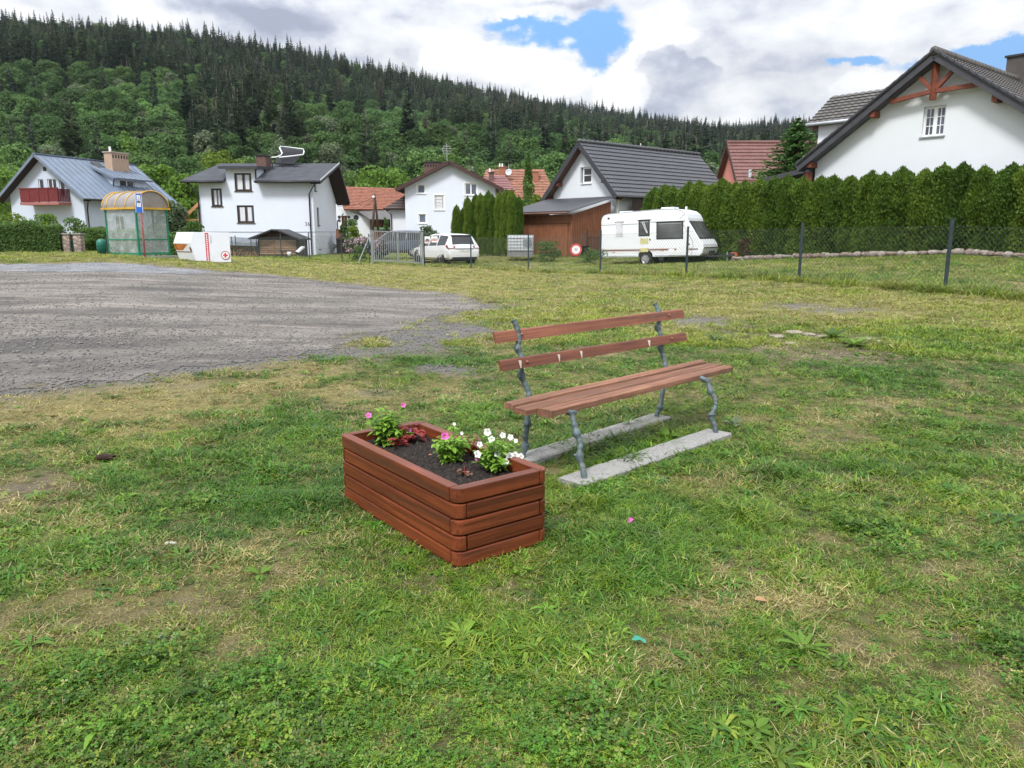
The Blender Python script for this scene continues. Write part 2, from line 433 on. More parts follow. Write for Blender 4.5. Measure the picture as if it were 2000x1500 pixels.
LUSHB = [blob(*q) for q in [(1640, 920, 220, 32, 1.0), (1300, 1010, 190, 50, .8), (1250, 1110, 170, 60, .8), (1450, 1020, 160, 50, .8), (1800, 880, 120, 40, .5), (1180, 900, 60, 30, .8), (1250, 860, 90, 30, .5),
    (540, 790, 110, 20, 1.0), (290, 925, 120, 45, .9), (130, 835, 80, 14, .9), (650, 705, 60, 10, 1.), (680, 745, 110, 12, .8), (480, 970, 160, 50, .5), (470, 850, 120, 30, .6), (600, 880, 100, 40, .5),
    (350, 1380, 420, 120, .55), (1000, 1250, 220, 90, .5), (540, 1160, 90, 35, .5), (60, 1100, 120, 60, .5), (1050, 690, 120, 25, .5), (1480, 650, 120, 18, .7), (1730, 660, 130, 20, .7),
    (1330, 1480, 250, 60, .3), (1480, 690, 170, 22, .5), (1650, 715, 150, 22, .5), (1800, 760, 160, 40, .4), (860, 705, 90, 14, .6), (820, 710, 70, 10, .6), (1950, 870, 60, 60, .4),
    (560, 1000, 130, 40, .4), (800, 1200, 200, 60, .3), (1350, 540, 250, 10, .4), (1500, 560, 300, 10, .4)]]
BAREB = [blob(*q) for q in [(60, 945, 55, 40, 1.), (120, 960, 30, 20, .7), (1570, 675, 110, 26, 1.7), (1530, 655, 70, 12, 1.2), (1690, 660, 45, 10, 1.0), (1360, 626, 48, 10, 1.1), (1530, 597, 40, 6, 1.), (1635, 604, 60, 8, .9), (1930, 604, 80, 5, .5),
    (1470, 585, 50, 5, .7), (880, 722, 50, 10, .8), (650, 800, 50, 10, .5), (1150, 675, 40, 14, .5), (1600, 850, 60, 14, .5), (1960, 1310, 70, 25, .6), (1860, 1240, 50, 14, .5),
    (1250, 1320, 60, 14, .5), (480, 970, 14, 5, .4), (1380, 1195, 60, 10, .4), (620, 800, 60, 12, .5)]]
GRAVB = [blob(*q) for q in [(850, 658, 95, 20, 1.1), (880, 722, 60, 12, 1.), (740, 760, 40, 8, .5), (930, 640, 60, 12, .8), (960, 600, 60, 14, .6), (780, 690, 90, 14, .5), (1360, 626, 50, 10, 1.), (1530, 597, 40, 6, .8),
    (1635, 604, 60, 8, .8), (680, 690, 60, 10, .5), (600, 555, 120, 4, .4), (480, 540, 90, 3, .7)]]
def field(B, x, y, s):
    r = np.zeros(np.shape(x)); wx = (fbm(x*1.3, y*1.3, 3, s)-.5); wy = (fbm(x*1.3+40, y*1.3, 3, s+3)-.5)
    for cx, cy, rx, ry, a in B:
        k = min(1.6, max(rx, ry))
        q = ((x-cx+wx*k*1.1)/rx)**2+((y-cy+wy*k*1.1)/ry)**2
        r = r+a*np.exp(-q*.9)
    return r
def masks(x, y):
    x = np.asarray(x, float); y = np.asarray(y, float)
    far = sm(y, 6, 18)
    n1 = fbm(x*.8, y*.8, 4, 21); n2 = fbm(x*2.9, y*2.9, 3, 31); n3 = fbm(x*8, y*8, 2, 41)
    dry = .33+.22*far+.95*(n1-.5)+1.25*(n2-.5)+.75*(n3-.5)
    dry = dry+.85*field(DRYB, x, y, 51)-.6*field(LUSHB, x, y, 61)
    # fenced yards are kept greener and longer
    sd = sdpoly(x, y, LOT)
    grav = field(GRAVB, x, y, 71)+np.exp(-np.maximum(sd, 0)/.45)*.75*(sd > 0)+1.0*(sd <= 0)
    grav = grav+(fbm(x*3, y*3, 3, 81)-.5)*.8*(grav > .05)
    dry = dry+.35*np.exp(-np.maximum(sd, 0)/.9)
    bare = field(BAREB, x, y, 91)*(.55+.9*fbm(x*5, y*5, 3, 95))+np.clip(n1*1.6-.90, 0, 1)*.6+np.clip(n2-.62, 0, 1)*1.9*(y < 25)
    return np.clip(dry, 0, 1), np.clip(bare, 0, 1), np.clip(grav, 0, 1), sd
# one ground sheet, polar rings about the viewpoint out to the horizon
_r = [0.0, .35]
while _r[-1] < 2450: _r.append(_r[-1]*1.018+.004)
_r = np.array(_r)
_az = np.radians(np.concatenate([np.arange(-44, 44.01, .5), np.arange(48, 316, 5)]))
RR, AA = np.meshgrid(_r, _az, indexing='ij'); GX = RR*np.sin(AA); GY = RR*np.cos(AA); GZ = zt(GX, GY)
GZ = np.where(RR > 120, GZ*0, GZ)
_n0, _n1 = RR.shape
_i = np.arange(_n0*_n1).reshape(_n0, _n1)
_f = np.stack([_i[:-1, :], _i[1:, :], np.roll(_i, -1, 1)[1:, :], np.roll(_i, -1, 1)[:-1, :]], -1).reshape(-1, 4)
me = fast_mesh('ground', np.stack([GX, GY, GZ], -1).reshape(-1, 3), _f[_n1:])
_d, _b, _g, _s = masks(GX.ravel(), GY.ravel())
for nm, arr in (('dry', _d), ('bare', _b), ('grav', _g)):
    a = me.attributes.new(nm, 'FLOAT', 'POINT'); a.data.foreach_set('value', arr.astype(np.float32))
m, nt, b = mnew('lawn_soil'); p = wpos(nt)
at = lambda n: nd(nt, 'ShaderNodeAttribute', attribute_name=n).outputs['Fac']
fine = noise(nt, p, 110, 7, .8); mid = noise(nt, p, 9, 5, .6); blot = noise(nt, p, 2.2, 4)
green = ramp(nt, mth(nt, 'ADD', mth(nt, 'MULTIPLY', fine, .6), mth(nt, 'MULTIPLY', mid, .4)), [(.34, (.012, .018, .006)), (.5, (.034, .055, .012)), (.64, (.10, .13, .03))])  # dark greens put the shade between grass blades into the ground colour
straw = ramp(nt, fine, [(.3, (.075, .062, .024)), (.5, (.26, .222, .088)), (.72, (.46, .40, .18))])
soil = ramp(nt, mth(nt, 'ADD', mth(nt, 'MULTIPLY', fine, .5), mth(nt, 'MULTIPLY', mid, .5)), [(.3, (.055, .045, .032)), (.5, (.15, .125, .090)), (.7, (.28, .245, .19))])
gravc = ramp(nt, noise(nt, p, 34, 8, .8), [(.3, (.055, .052, .05)), (.5, (.16, .152, .142)), (.72, (.33, .315, .295))])
c = mixc(nt, at('dry'), green, straw)
c = mixc(nt, mth(nt, 'MULTIPLY', mid, .22), c, soil)
c = mixc(nt, at('bare'), c, soil); c = mixc(nt, at('grav'), c, gravc)
L(nt, c, b.inputs['Base Color']); sinput(b, 'Roughness', .95); sinput(b, 'Specular IOR Level', .1)
bump(nt, b, fine, .03, .8)
me.materials.append(m); me.polygons.foreach_set('use_smooth', [True]*len(me.polygons))
o = bpy.data.objects.new('ground', me); COL.objects.link(o); tag(o, 'mown lawn with dry straw patches and bare soil', 'ground', None, 'structure')

# ---- gravel parking lot and tarmac strip: thin sheets draped on the terrain
def drape(name, poly, off, m, step, label, cat, wig=.35):
    P = np.array(poly); x0, y0 = P.min(0)-1; x1, y1 = P.max(0)+1
    xs = np.arange(x0, x1, step); ys = np.arange(y0, y1, step); X, Y = np.meshgrid(xs, ys, indexing='ij')
    S = sdpoly(X, Y, poly)+(fbm(X*.9, Y*.9, 4, 7)-.5)*wig*2+(fbm(X*4, Y*4, 2, 9)-.5)*wig*.8
    k = np.arange(X.size).reshape(X.shape)
    ins = S < 0
    c = ins[:-1, :-1] & ins[1:, :-1] & ins[1:, 1:] & ins[:-1, 1:]
    f = np.stack([k[:-1, :-1], k[1:, :-1], k[1:, 1:], k[:-1, 1:]], -1)[c]
    used = np.unique(f); mp = -np.ones(X.size, int); mp[used] = np.arange(len(used))
    x = X.ravel()[used]; y = Y.ravel()[used]
    z = zt(x, y)+off
    me = fast_mesh(name, np.stack([x, y, z], -1), mp[f]); me.materials.append(m)
    me.polygons.foreach_set('use_smooth', [True]*len(me.polygons))
    o = bpy.data.objects.new(name, me); COL.objects.link(o); return tag(o, label, cat, None, 'structure')
m, nt, b = mnew('gravel'); p = wpos(nt)
g1 = noise(nt, p, 26, 10, .78); g2 = noise(nt, p, .55, 5, .6); g3 = noise(nt, p, 3.2, 6, .7)
trk = noise(nt, mapping(nt, p, (.35, 2.4, 1), (0, 0, math.radians(-28))), 1.0, 6, .65)
c = ramp(nt, g1, [(.28, (.05, .046, .043)), (.45, (.150, .143, .137)), (.6, (.245, .236, .226)), (.75, (.40, .39, .38))])
c2 = ramp(nt, g2, [(.34, (.50, .495, .49)), (.66, (1.12, 1.07, 1.0))])
c = mixc(nt, 1.0, c, c2, 'MULTIPLY')
c = mixc(nt, mth(nt, 'MULTIPLY', ramp(nt, trk, [(.5, (0, 0, 0)), (.63, (1, 1, 1))]), .45), c, (.34, .30, .265))
dk = nd(nt, 'ShaderNodeVectorMath', operation='DISTANCE'); L(nt, p, dk.inputs[0]); dk.inputs[1].default_value = tuple(Gt(60, 690)); dkm = nd(nt, 'ShaderNodeMapRange', interpolation_type='SMOOTHSTEP'); L(nt, mth(nt, 'ADD', dk.outputs['Value'], mth(nt, 'MULTIPLY', mth(nt, 'SUBTRACT', g2, .5), 6)), dkm.inputs['Value']); dkm.inputs['From Min'].default_value = 3.6; dkm.inputs['From Max'].default_value = .4
c = mixc(nt, mth(nt, 'MULTIPLY', dkm.outputs[0], mth(nt, 'MULTIPLY', ramp(nt, noise(nt, p, 9, 8, .8), [(.40, (0, 0, 0)), (.56, (1, 1, 1))]), .8)), c, (.075, .072, .070))
rut = nd(nt, 'ShaderNodeTexWave', wave_type='BANDS', bands_direction='Y'); L(nt, mapping(nt, p, (1, 1, 1), (0, 0, math.radians(-24))), rut.inputs['Vector']); rut.inputs['Scale'].default_value = .16; rut.inputs['Distortion'].default_value = 14; rut.inputs['Detail'].default_value = 6; rut.inputs['Detail Scale'].default_value = .35
c = mixc(nt, mth(nt, 'MULTIPLY', ramp(nt, rut.outputs['Fac'], [(.55, (0, 0, 0)), (.95, (1, 1, 1))]), .26), c, (.34, .31, .28))
c = mixc(nt, mth(nt, 'MULTIPLY', ramp(nt, g3, [(.52, (0, 0, 0)), (.66, (1, 1, 1))]), .5), c, (.085, .08, .08))
L(nt, c, b.inputs['Base Color']); sinput(b, 'Roughness', .95); sinput(b, 'Specular IOR Level', .15)
bump(nt, b, mth(nt, 'ADD', g1, mth(nt, 'MULTIPLY', trk, .6)), .03, .8)
drape('gravel_lot', LOT, .006, m, .13, 'grey gravel parking lot beside the lawn', 'ground', .8)
m, nt, b = mnew('tarmac'); p = wpos(nt)
c = ramp(nt, noise(nt, p, 1.3, 8, .7), [(.3, (.10, .103, .112)), (.5, (.16, .165, .178)), (.66, (.24, .235, .232))])
crack = noise(nt, mapping(nt, p, (1, 1.6, 1)), 3, 9, .8)
c = mixc(nt, ramp(nt, crack, [(.60, (0, 0, 0)), (.68, (1, 1, 1))]), c, (.06, .06, .062))
L(nt, c, b.inputs['Base Color']); sinput(b, 'Roughness', .9); bump(nt, b, crack, .02, .5)
drape('road', ROAD, .011, m, .2, 'worn bluish tarmac strip at the far edge of the gravel lot', 'road', .25)
# stones lying on the gravel
def stone_me(s):
    mb = MB(); mb.ball((0, 0, .25), (.5, .42, .34), 7, 5, .25); return mb.mesh('stone')
stone_m = pm('stone', (.17, .163, .155), .9, .5, 4)
PS = [proto(stone_me(i), stone_m) for i in range(4)]
q = RNG.random((90000, 2)); R_ = 6.2+22*q[:, 0]**1.7; A_ = -.64+.68*q[:, 1]; x = R_*np.sin(A_); y = R_*np.cos(A_); _c = Gt(60, 690); coarse = np.exp(-((x-_c.x)**2+(y-_c.y)**2)/6)
_, _, g, sd = masks(x, y); dens = np.where(sd < 0, .30+.5*(fbm(x*.8, y*.8, 3, 7) > .52), 0)+np.where(sd >= 0, .9*np.clip(g-.35, 0, 1), 0)
k = RNG.random(len(x)) < dens*np.clip((10/R_)**.5, 0, 1); x = x[k]; y = y[k]; n = len(x)
s = .006+(.026+.014*coarse[k])*RNG.random(n)**2.8+.004*np.hypot(x, y)/10
scatter('gravel_stones', np.stack([x, y, zt(x, y)+.004], -1), PS, RNG.integers(0, 4, n), np.stack([RNG.random(n)*.6, RNG.random(n)*.6, RNG.random(n)*6.28], -1),
        np.stack([s, s, s], -1), RNG.random((n, 3)), 'loose grey stones scattered over the gravel lot', 'stones')
print('stones', n)
# ================================================================== BUILDINGS
UP = V((0, 0, 1))
white = lambda n, c=(.74, .76, .79): pm(n, c, .85, .05, .35, .0015, dirt=(.52, .54, .56), dscale=.25, damt=.22)
W1 = white('plaster_pale_blue', (.52, .585, .69)); W2 = white('plaster_cool_white', (.66, .705, .79)); W3 = white('plaster_white', (.67, .69, .74)); W4 = white('plaster_warm_white', (.67, .70, .735))
pm('curtain', (.62, .63, .65), .9, .1)
GL = glass('dark_glass'); GLB = glass('sky_glass', (.10, .125, .17), .08); GLD = glass('black_glass', (.010, .011, .014), .05)
FW = pm('white_frame', (.78, .79, .79), .4, .05); FB = pm('dark_brown_frame', (.035, .02, .016), .5, .2); FR = pm('brown_frame', (.13, .055, .03), .5, .2)
DRK = pm('dark_gutter', (.03, .03, .034), .4, .2); WGUT = pm('pale_pipe', (.62, .60, .55), .5, .1)
SOF = wood('dark_soffit', (.05, .028, .022), (.02, .012, .01), .7, 1)
RBEAM = wood('red_brown_beam', (.26, .075, .038), (.13, .035, .02), .6, 0)
BLK = pm('black_cavity', (.012, .012, .014), .9, .1)
def roofmat(name, col, rough=.5, var=.35, moss=None, spec=.35, scale=1.6):
    return pm(name, col, rough, var, scale, .0, spec=spec, dirt=moss, dscale=.7, damt=.55)
R_BLUE = roofmat('blue_grey_metal_roof', (.155, .195, .26), .5, .18, (.12, .145, .18), .5)
R_FELT = roofmat('dark_felt_roof', (.060, .066, .078), .8, .25, (.10, .10, .105), .2)
R_BRN = roofmat('dark_brown_tile_roof', (.062, .042, .038), .5, .25)
R_RED = roofmat('red_clay_tile_roof', (.27, .115, .075), .75, .35, (.17, .085, .065), .2, 2.6)
R_ORG = roofmat('orange_clay_tile_roof', (.25, .12, .08), .75, .45, (.20, .10, .07), .2, 2.2)
R_MAR = roofmat('maroon_metal_tile_roof', (.21, .085, .082), .4, .2, None, .5)
R_GRY = roofmat('graphite_tile_roof', (.050, .052, .060), .42, .18, (.075, .075, .08), .5)
R_GRB = roofmat('grey_brown_tile_roof', (.085, .078, .074), .5, .25, (.12, .11, .10), .4)
BRK = pm('brown_brick', (.17, .09, .07), .9, .4, 6)
def brickmat(name, c1, c2, mortar, scale=1.0):
    m, nt, b = mnew(name); p = opos(nt)
    sx = nd(nt, 'ShaderNodeSeparateXYZ'); L(nt, p, sx.inputs[0]); cx = nd(nt, 'ShaderNodeCombineXYZ')
    L(nt, mth(nt, 'ADD', sx.outputs[0], sx.outputs[1]), cx.inputs[0]); L(nt, sx.outputs[2], cx.inputs[1])
    t = nd(nt, 'ShaderNodeTexBrick'); L(nt, cx.outputs[0], t.inputs['Vector'])
    t.inputs['Scale'].default_value = 4.0*scale; t.inputs['Color1'].default_value = (*c1, 1); t.inputs['Color2'].default_value = (*c2, 1); t.inputs['Mortar'].default_value = (*mortar, 1)
    t.inputs['Mortar Size'].default_value = .015
    L(nt, mixc(nt, mth(nt, 'MULTIPLY', noise(nt, p, 5, 5), .5), t.outputs[0], c2), b.inputs['Base Color']); sinput(b, 'Roughness', .9); return m
BRKC = brickmat('cream_brick', (.46, .34, .24), (.34, .22, .15), (.5, .46, .4)); BRKB = brickmat('brown_bricks', (.15, .075, .055), (.09, .05, .04), (.2, .17, .15))
BRKR = brickmat('red_bricks', (.38, .13, .07), (.26, .09, .05), (.3, .25, .2))
def pipe(root, pts, r=.05, m=None, name='downpipe'):
    mb = MB(); mb.tube(pts, r, 8); return mb.build(name, m or DRK, root, True)
def gutter(root, a, b, r=.075, m=None):
    mb = MB(); mb.tube([a, b], r, 8); return mb.build('gutter', m or DRK, root, True)
def chimney(root, c, sx, sy, z0, z1, m, g=(1, 0, 0), cap=DRK, pots=0, slots=False, capw=.08):
    g = V(g).normalized(); n = V((-g.y, g.x, 0)); M = frame((c[0], c[1], 0), g, n); mb = MB(M); mb.box(-sx/2, sx/2, -sy/2, sy/2, z0, z1)
    o = mb.build('chimney', m, root); k = MB(M); k.box(-sx/2-capw, sx/2+capw, -sy/2-capw, sy/2+capw, z1+.002, z1+.09); k.build('chimney_cap', cap, o)
    if slots:
        for i in range(6):
            s = MB(M); x = -sx/2+sx*(i+.5)/6; s.box(x-.07, x+.07, -sy/2-.004, -sy/2+.1, z1-.42, z1-.16); s.build('flue_opening', BLK, o)
    if pots:
        s = MB(M)
        for i in range(pots): s.tube([(-sx/3+i*.3, 0, z1+.05), (-sx/3+i*.3, 0, z1+.5)], [.1, .09], 8)
        s.build('chimney_pot', FW, o)
    return o
def gable_wall(width, ez, rz, z0=-.3): return [(-width/2, z0), (width/2, z0), (width/2, ez), (0, rz), (-width/2, ez)]

# ---------------- house at far left: pale blue walls, blue-grey seamed metal roof, red balcony
C = onT(174, 60); C.z = 0
al = math.radians(17); g1 = V((math.cos(al), -math.sin(al), 0)); n1 = V((math.sin(al), math.cos(al), 0))
wd, ln = 7.2, 8.9; O = C-g1*wd/2
root = thing('house', (O.x, O.y, 0), 'pale blue house with seamed blue-grey metal roof and red wooden balcony', 'house', 'houses round the lawn')
ez, rz = 4.62, 7.38
fn = plane_fn(O, g1, n1); mb = MB()
gw = [(-2.35+.0, -.2+.0)]
wins = [(-.6, -.1, 4.3, 5.7), (.3, 1.15, 4.1, 5.7), (1.43, 1.93, 4.3, 5.7)]
facade(mb, fn, gable_wall(wd, ez, rz, -.3), wins[:3])
fn_s = plane_fn(O+g1*wd/2, n1, -g1); facade(mb, fn_s, [(0, -.3), (ln, -.3), (ln, ez), (0, ez)], [(3.0, 4.0, 1.6, 3.0)])
fn_l = plane_fn(O-g1*wd/2, n1, g1); facade(mb, fn_l, [(0, -.3), (ln, -.3), (ln, ez), (0, ez)])
fn_b = plane_fn(O+n1*ln, g1, -n1); facade(mb, fn_b, gable_wall(wd, ez, rz, -.3))
mb.build('wall', W1, root)
for i, wv in enumerate(wins[:3]): window(root, fn, *wv, FW, GL, vbars=[((wv[0]+wv[1])/2, .08)] if i == 1 else [], sill=False)
vt = MB(); fbox(vt, fn, .05, .35, 6.3, 6.6, -.03, .02); vt.build('gable_vent', DRK, root)
window(root, fn_s, 3.0, 4.0, 1.6, 3.0, FW, GL, vbars=[(3.5, .08)])
oh, ov = .75, .7
def RP(u, w, z): return O+g1*u+n1*w+UP*z
sl = (rz-ez)/(wd/2); he = ez-sl*oh+.12; rr = rz+.14
rf = MB()
slab(rf, RP(wd/2+oh, -ov, he), RP(wd/2+oh, ln+.5, he), RP(0, ln+.5, rr), RP(0, -ov, rr), .16)
slab(rf, RP(-wd/2-oh, -ov, he), RP(-wd/2-oh, ln+.5, he), RP(0, ln+.5, rr), RP(0, -ov, rr), .16)
ro = rf.build('roof', R_BLUE, root)
sm_ = MB()
for i in range(18):
    w_ = -ov+.02+i*(ln+.5+ov-.04)/17
    for s in (1, -1): sm_.beam(RP(s*(wd/2+oh), w_, he+.025), RP(0, w_, rr+.025), .035, .05)
sm_.build('standing_seam', R_BLUE, ro)
sf = MB()
for s in (1, -1):
    slab(sf, RP(s*(wd/2+oh-.02), -ov+.03, he-.17), RP(s*(wd/2+oh-.02), -.02, he-.17), RP(0, -.02, rr-.17), RP(0, -ov+.03, rr-.17), .03)
sf.build('soffit', SOF, ro)
rg = MB(); rg.beam(RP(0, -ov, rr+.03), RP(0, ln+.5, rr+.03), .25, .08); rg.build('ridge_cap', R_BLUE, ro)
# shed dormer on the right slope
dw0, dw1 = 4.0, 7.6; du = 2.75; dz0 = ez+sl*(wd/2-du); dzt = 6.05
dm = MB(); fnd = plane_fn(O+g1*du, n1, -g1); facade(dm, fnd, [(dw0, dz0-.1), (dw1, dz0-.1), (dw1, dzt), (dw0, dzt)], [(4.7, 6.3, 5.3, 5.92)])
uB = wd/2*(1-(6.95-ez)/(rz-ez))
for w_ in (dw0, dw1): dm.add([RP(du, w_, dz0-.1), RP(du, w_, dzt), RP(uB, w_, 6.93), ], [(0, 1, 2)])
dmo = dm.build('dormer', W1, root)
d2 = MB(); slab(d2, RP(du+.45, dw0-.35, dzt-.05), RP(du+.45, dw1+.35, dzt-.05), RP(uB-.1, dw1+.35, 7.08), RP(uB-.1, dw0-.35, 7.08), .13)
for i in range(8):
    w_ = dw0-.33+i*(dw1-dw0+.66)/7; d2.beam(RP(du+.45, w_, dzt-.02), RP(uB-.1, w_, 7.11), .035, .05)
d2.build('dormer_roof', R_BLUE, dmo)
window(root, fnd, 4.7, 6.3, 5.3, 5.92, FW, GL, vbars=[(5.5, .1)])
pipe(root, [RP(du+.3, dw0-.2, dzt-.15), RP(du+.08, dw0-.1, dzt-.5), RP(du+.08, dw0-.1, dz0)])
dl = MB(); slab(dl, RP(-du-.9, 2.4, 5.75), RP(-du-.9, 6, 5.75), RP(-.8, 6, 7.0), RP(-.8, 2.4, 7.0), .13); dlo = dl.build('dormer_roof', R_BLUE, root)
dl = MB(); dl.box(0, .01, 0, .01, 0, .01); dl = MB(frame((O.x, O.y, 0), g1, n1)); dl.box(-du-.5, -1.2, 2.8, 5.8, 4.4, 5.7); dl.build('dormer', W1, root)
chimney(root, RP(1.1, 6.3, 0), 1.8, .8, 6.0, 8.15, BRKC, n1, pm('chimney_slab', (.42, .36, .30), .9), 1, True)
hb = MB(); slab(hb, RP(1.0, 4.3, rr-sl*1.0+.10), RP(1.0, 5.2, rr-sl*1.0+.10), RP(.35, 5.2, rr-sl*.35+.12), RP(.35, 4.3, rr-sl*.35+.12), .06); hb.build('roof_hatch', DRK, ro)
gutter(root, RP(wd/2+oh+.03, -ov, he-.05), RP(wd/2+oh+.03, ln+.5, he-.05)); gutter(root, RP(-wd/2-oh-.03, -ov, he-.05), RP(-wd/2-oh-.03, ln+.5, he-.05))
pipe(root, [RP(wd/2+oh-.05, -.25, he-.1), RP(wd/2+.1, .2, he-.75), RP(wd/2+.1, .2, 0)]); pipe(root, [RP(-wd/2-oh+.05, -.3, he-.1), RP(-wd/2-.1, .2, he-.75), RP(-wd/2-.1, .2, 0)])
# balcony
bm_ = wood('balcony_red', (.24, .035, .040), (.12, .018, .02), .5, 2)
bx0, bx1, bd, bz = -1.3, 2.35, -1.1, 3.72
fl = MB(); fbox(fl, fn, bx0-.06, bx1+.06, bz, bz+.2, bd-.05, 0); bo = fl.build('balcony', pm('balcony_slab', (.33, .13, .115), .8), root)
bl = MB()
for i in range(36):
    u = bx0+(bx1-bx0)*i/36
    if i % 9 != 8: fbox(bl, fn, u, u+.115, bz+.22, bz+1.18, bd-.02, bd+.01)
    else: fbox(bl, fn, u, u+.13, bz+.2, bz+1.25, bd-.05, bd+.05)
for i in range(8):
    dd = bd+(-bd)*(i+.3)/8
    fbox(bl, fn, bx1-.02, bx1+.01, bz+.22, bz+1.18, dd, dd+.1); fbox(bl, fn, bx0-.01, bx0+.02, bz+.22, bz+1.18, dd, dd+.1)
fbox(bl, fn, bx0-.05, bx1+.05, bz+1.18, bz+1.26, bd-.06, bd+.06)
bl.build('railing', bm_, bo)
fw_ = MB(); fw_.box(0, 1, 0, 1, 0, 1)

# ---------------- house with the dark felt roof
O = D(398, 497, 58); O.z = 0; xr = D(613, 420, 58).x; wd = xr-O.x; dp = 7.4
gx = V((1, 0, 0)); ny = V((0, 1, 0))
root = thing('house', (O.x+wd/2, O.y, 0), 'white house with dark felt roof, solar panel on top and number 36', 'house', 'houses round the lawn')
Z = lambda py, d=58: D(600, py, d).z
X = lambda px, py=430, d=58: D(px, py, d).x-O.x
ez = Z(352); rz = ez+1.4; ft = Z(326)
fn = plane_fn(O, gx, ny); mb = MB()
wA = (X(463), X(496), Z(373), Z(338)); wB = (X(416), X(437), Z(403), Z(368)); wC = (X(464), X(497), Z(435), Z(401))
du0, du1 = X(447), X(507)
facade(mb, fn, [(0, -.3), (wd, -.3), (wd, ez), (du1, ez), (du1, ft), (du0, ft), (du0, ez), (0, ez)], [wA, wB, wC])
fs = plane_fn(O+gx*wd, ny, -gx)
# right gable, ridge towards the rear, with three slit windows
YS = lambda px: (lambda a: (O.x+wd)/a-58)((px-1000)/F*1.0)
sl_ = [(.55, 1.05, Z(374, 59.5), Z(351, 59.5)), (1.0, 1.6, Z(440, 60), Z(406, 60)), (1.0, 1.5, Z(486, 60), Z(464, 60))]
facade(mb, fs, [(0, -.3), (dp, -.3), (dp, ez-.9), (4.3, rz), (0, ez)], sl_)
facade(mb, plane_fn(O, ny, gx), [(0, -.3), (dp, -.3), (dp, ez-.9), (4.3, rz), (0, ez)])
facade(mb, plane_fn(O+ny*dp, gx, -ny), [(0, -.3), (wd, -.3), (wd, ez-.9), (0, ez-.9)])
mb.add([fn(du0, ez-.3), fn(du0, ft), fn(du0, ft, 2.4), fn(du0, ez+.1, .2)], [(0, 1, 2, 3)]); mb.add([fn(du1, ez-.3), fn(du1, ft), fn(du1, ft, 2.4), fn(du1, ez+.1, .2)], [(0, 1, 2, 3)])
mb.build('wall', W2, root)
for q, vb in ((wA, [((wA[0]+wA[1])/2, .12)]), (wB, []), (wC, [((wC[0]+wC[1])/2, .12)])):
    window(root, fn, *q, FB, GLB, vbars=vb, t=.12, rec=.05, curtain=[(q[0]+.2, q[0]+(q[1]-q[0])*.45), (q[0]+(q[1]-q[0])*.62, q[1]-.2)])
for q in sl_: window(root, fs, *q, FB, GLD, t=.07, rec=.08)
pl = MB(); fbox(pl, fn, -.015, wd+.015, Z(452)-.05, Z(452), -.03, .0); fbox(pl, fs, -.015, dp, Z(452)-.05, Z(452), -.03, 0); pl.build('plinth_line', pm('plinth_line', (.40, .42, .46), .9), root)
rf_ = MB(); fbox(rf_, fs, .02, dp-.02, -.3, Z(452)-.06, -.02, 0.); rf_.build('rough_plinth', pm('rough_plaster', (.66, .70, .77), .95, .25, 9, .02), root)
def RP(u, w, z): return O+gx*u+ny*w+UP*z
rf = MB(); oh = .65; rho = .75; lo = 1.05; k = (rz-ez)/4.3
e = ez-k*oh+.16; r_ = rz+.16; kb = (rz-ez+.9)/(dp-4.3)
slab(rf, RP(-lo, -oh, e), RP(du0-.02, -oh, e), RP(du0-.02, 4.3, r_), RP(-lo+1.2, 4.3, r_), .2)
slab(rf, RP(du1+.02, -oh, e), RP(wd+rho, -oh, e), RP(wd+rho+.35, 4.3, r_), RP(du1+.02, 4.3, r_), .2)
slab(rf, RP(du0-.02, 1.9, ez+k*1.9+.16), RP(du1+.02, 1.9, ez+k*1.9+.16), RP(du1+.02, 4.3, r_), RP(du0-.02, 4.3, r_), .2)
slab(rf, RP(-lo, dp+.5, ez-.9-kb*.5), RP(wd+rho+.35, dp+.5, ez-.9-kb*.5), RP(wd+rho+.35, 4.3, r_-.002), RP(-lo+1.2, 4.3, r_-.002), .2)
ro = rf.build('roof', R_FELT, root)
df = MB(); slab(df, RP(du0-.35, -.55, ft+.02), RP(du1+.25, -.55, ft+.02), RP(du1+.25, 2.6, ft+.24), RP(du0-.35, 2.6, ft+.24), .2); df.build('dormer_roof', R_FELT, root)
sf = MB(); slab(sf, RP(wd+.01, dp+.45, ez-.9-kb*.5-.22), RP(wd+rho+.30, dp+.45, ez-.9-kb*.5-.22), RP(wd+rho+.30, 4.3, r_-.22), RP(wd+.01, 4.3, r_-.22), .04)
slab(sf, RP(wd+.01, -oh, e-.22), RP(wd+rho, -oh, e-.22), RP(wd+rho+.30, 4.3, r_-.24), RP(wd+.01, 4.3, r_-.24), .03)
sf.build('soffit', SOF, ro)
vg = MB(); vg.beam(RP(wd+rho+.02, -oh, e+.02), RP(wd+rho+.37, 4.3, r_+.02), .04, .1); vg.build('verge_strip', pm('zinc', (.55, .58, .62), .4, .1, metal=.3), ro)
gutter(root, RP(-lo, -oh-.06, e-.1), RP(du0, -oh-.06, e-.1)); gutter(root, RP(du1, -oh-.06, e-.1), RP(wd+rho, -oh-.06, e-.1))
pipe(root, [RP(-lo+.6, -oh, e-.15), RP(-.05, -.12, e-1.0), RP(-.05, -.12, 0)]); pipe(root, [RP(wd+.35, -oh, e-.2), RP(wd-.25, -.12, e-.95), RP(wd-.25, -.12, 0)]); pipe(root, [RP(wd+.5, dp+.4, ez-2.2), RP(wd+.1, dp-.1, ez-2.8), RP(wd+.1, dp-.1, 0)]); pipe(root, [RP(du1+.1, -.35, ft-.1), RP(du1-.05, -.1, ft-.35), RP(du1-.05, -.1, ez-.1)])
cp = D(514, 315, 60.2); chimney(root, (cp.x, 60.3), .72, 1.3, ez-.1, D(514, 305, 60).z, BRKB, gx, DRK)
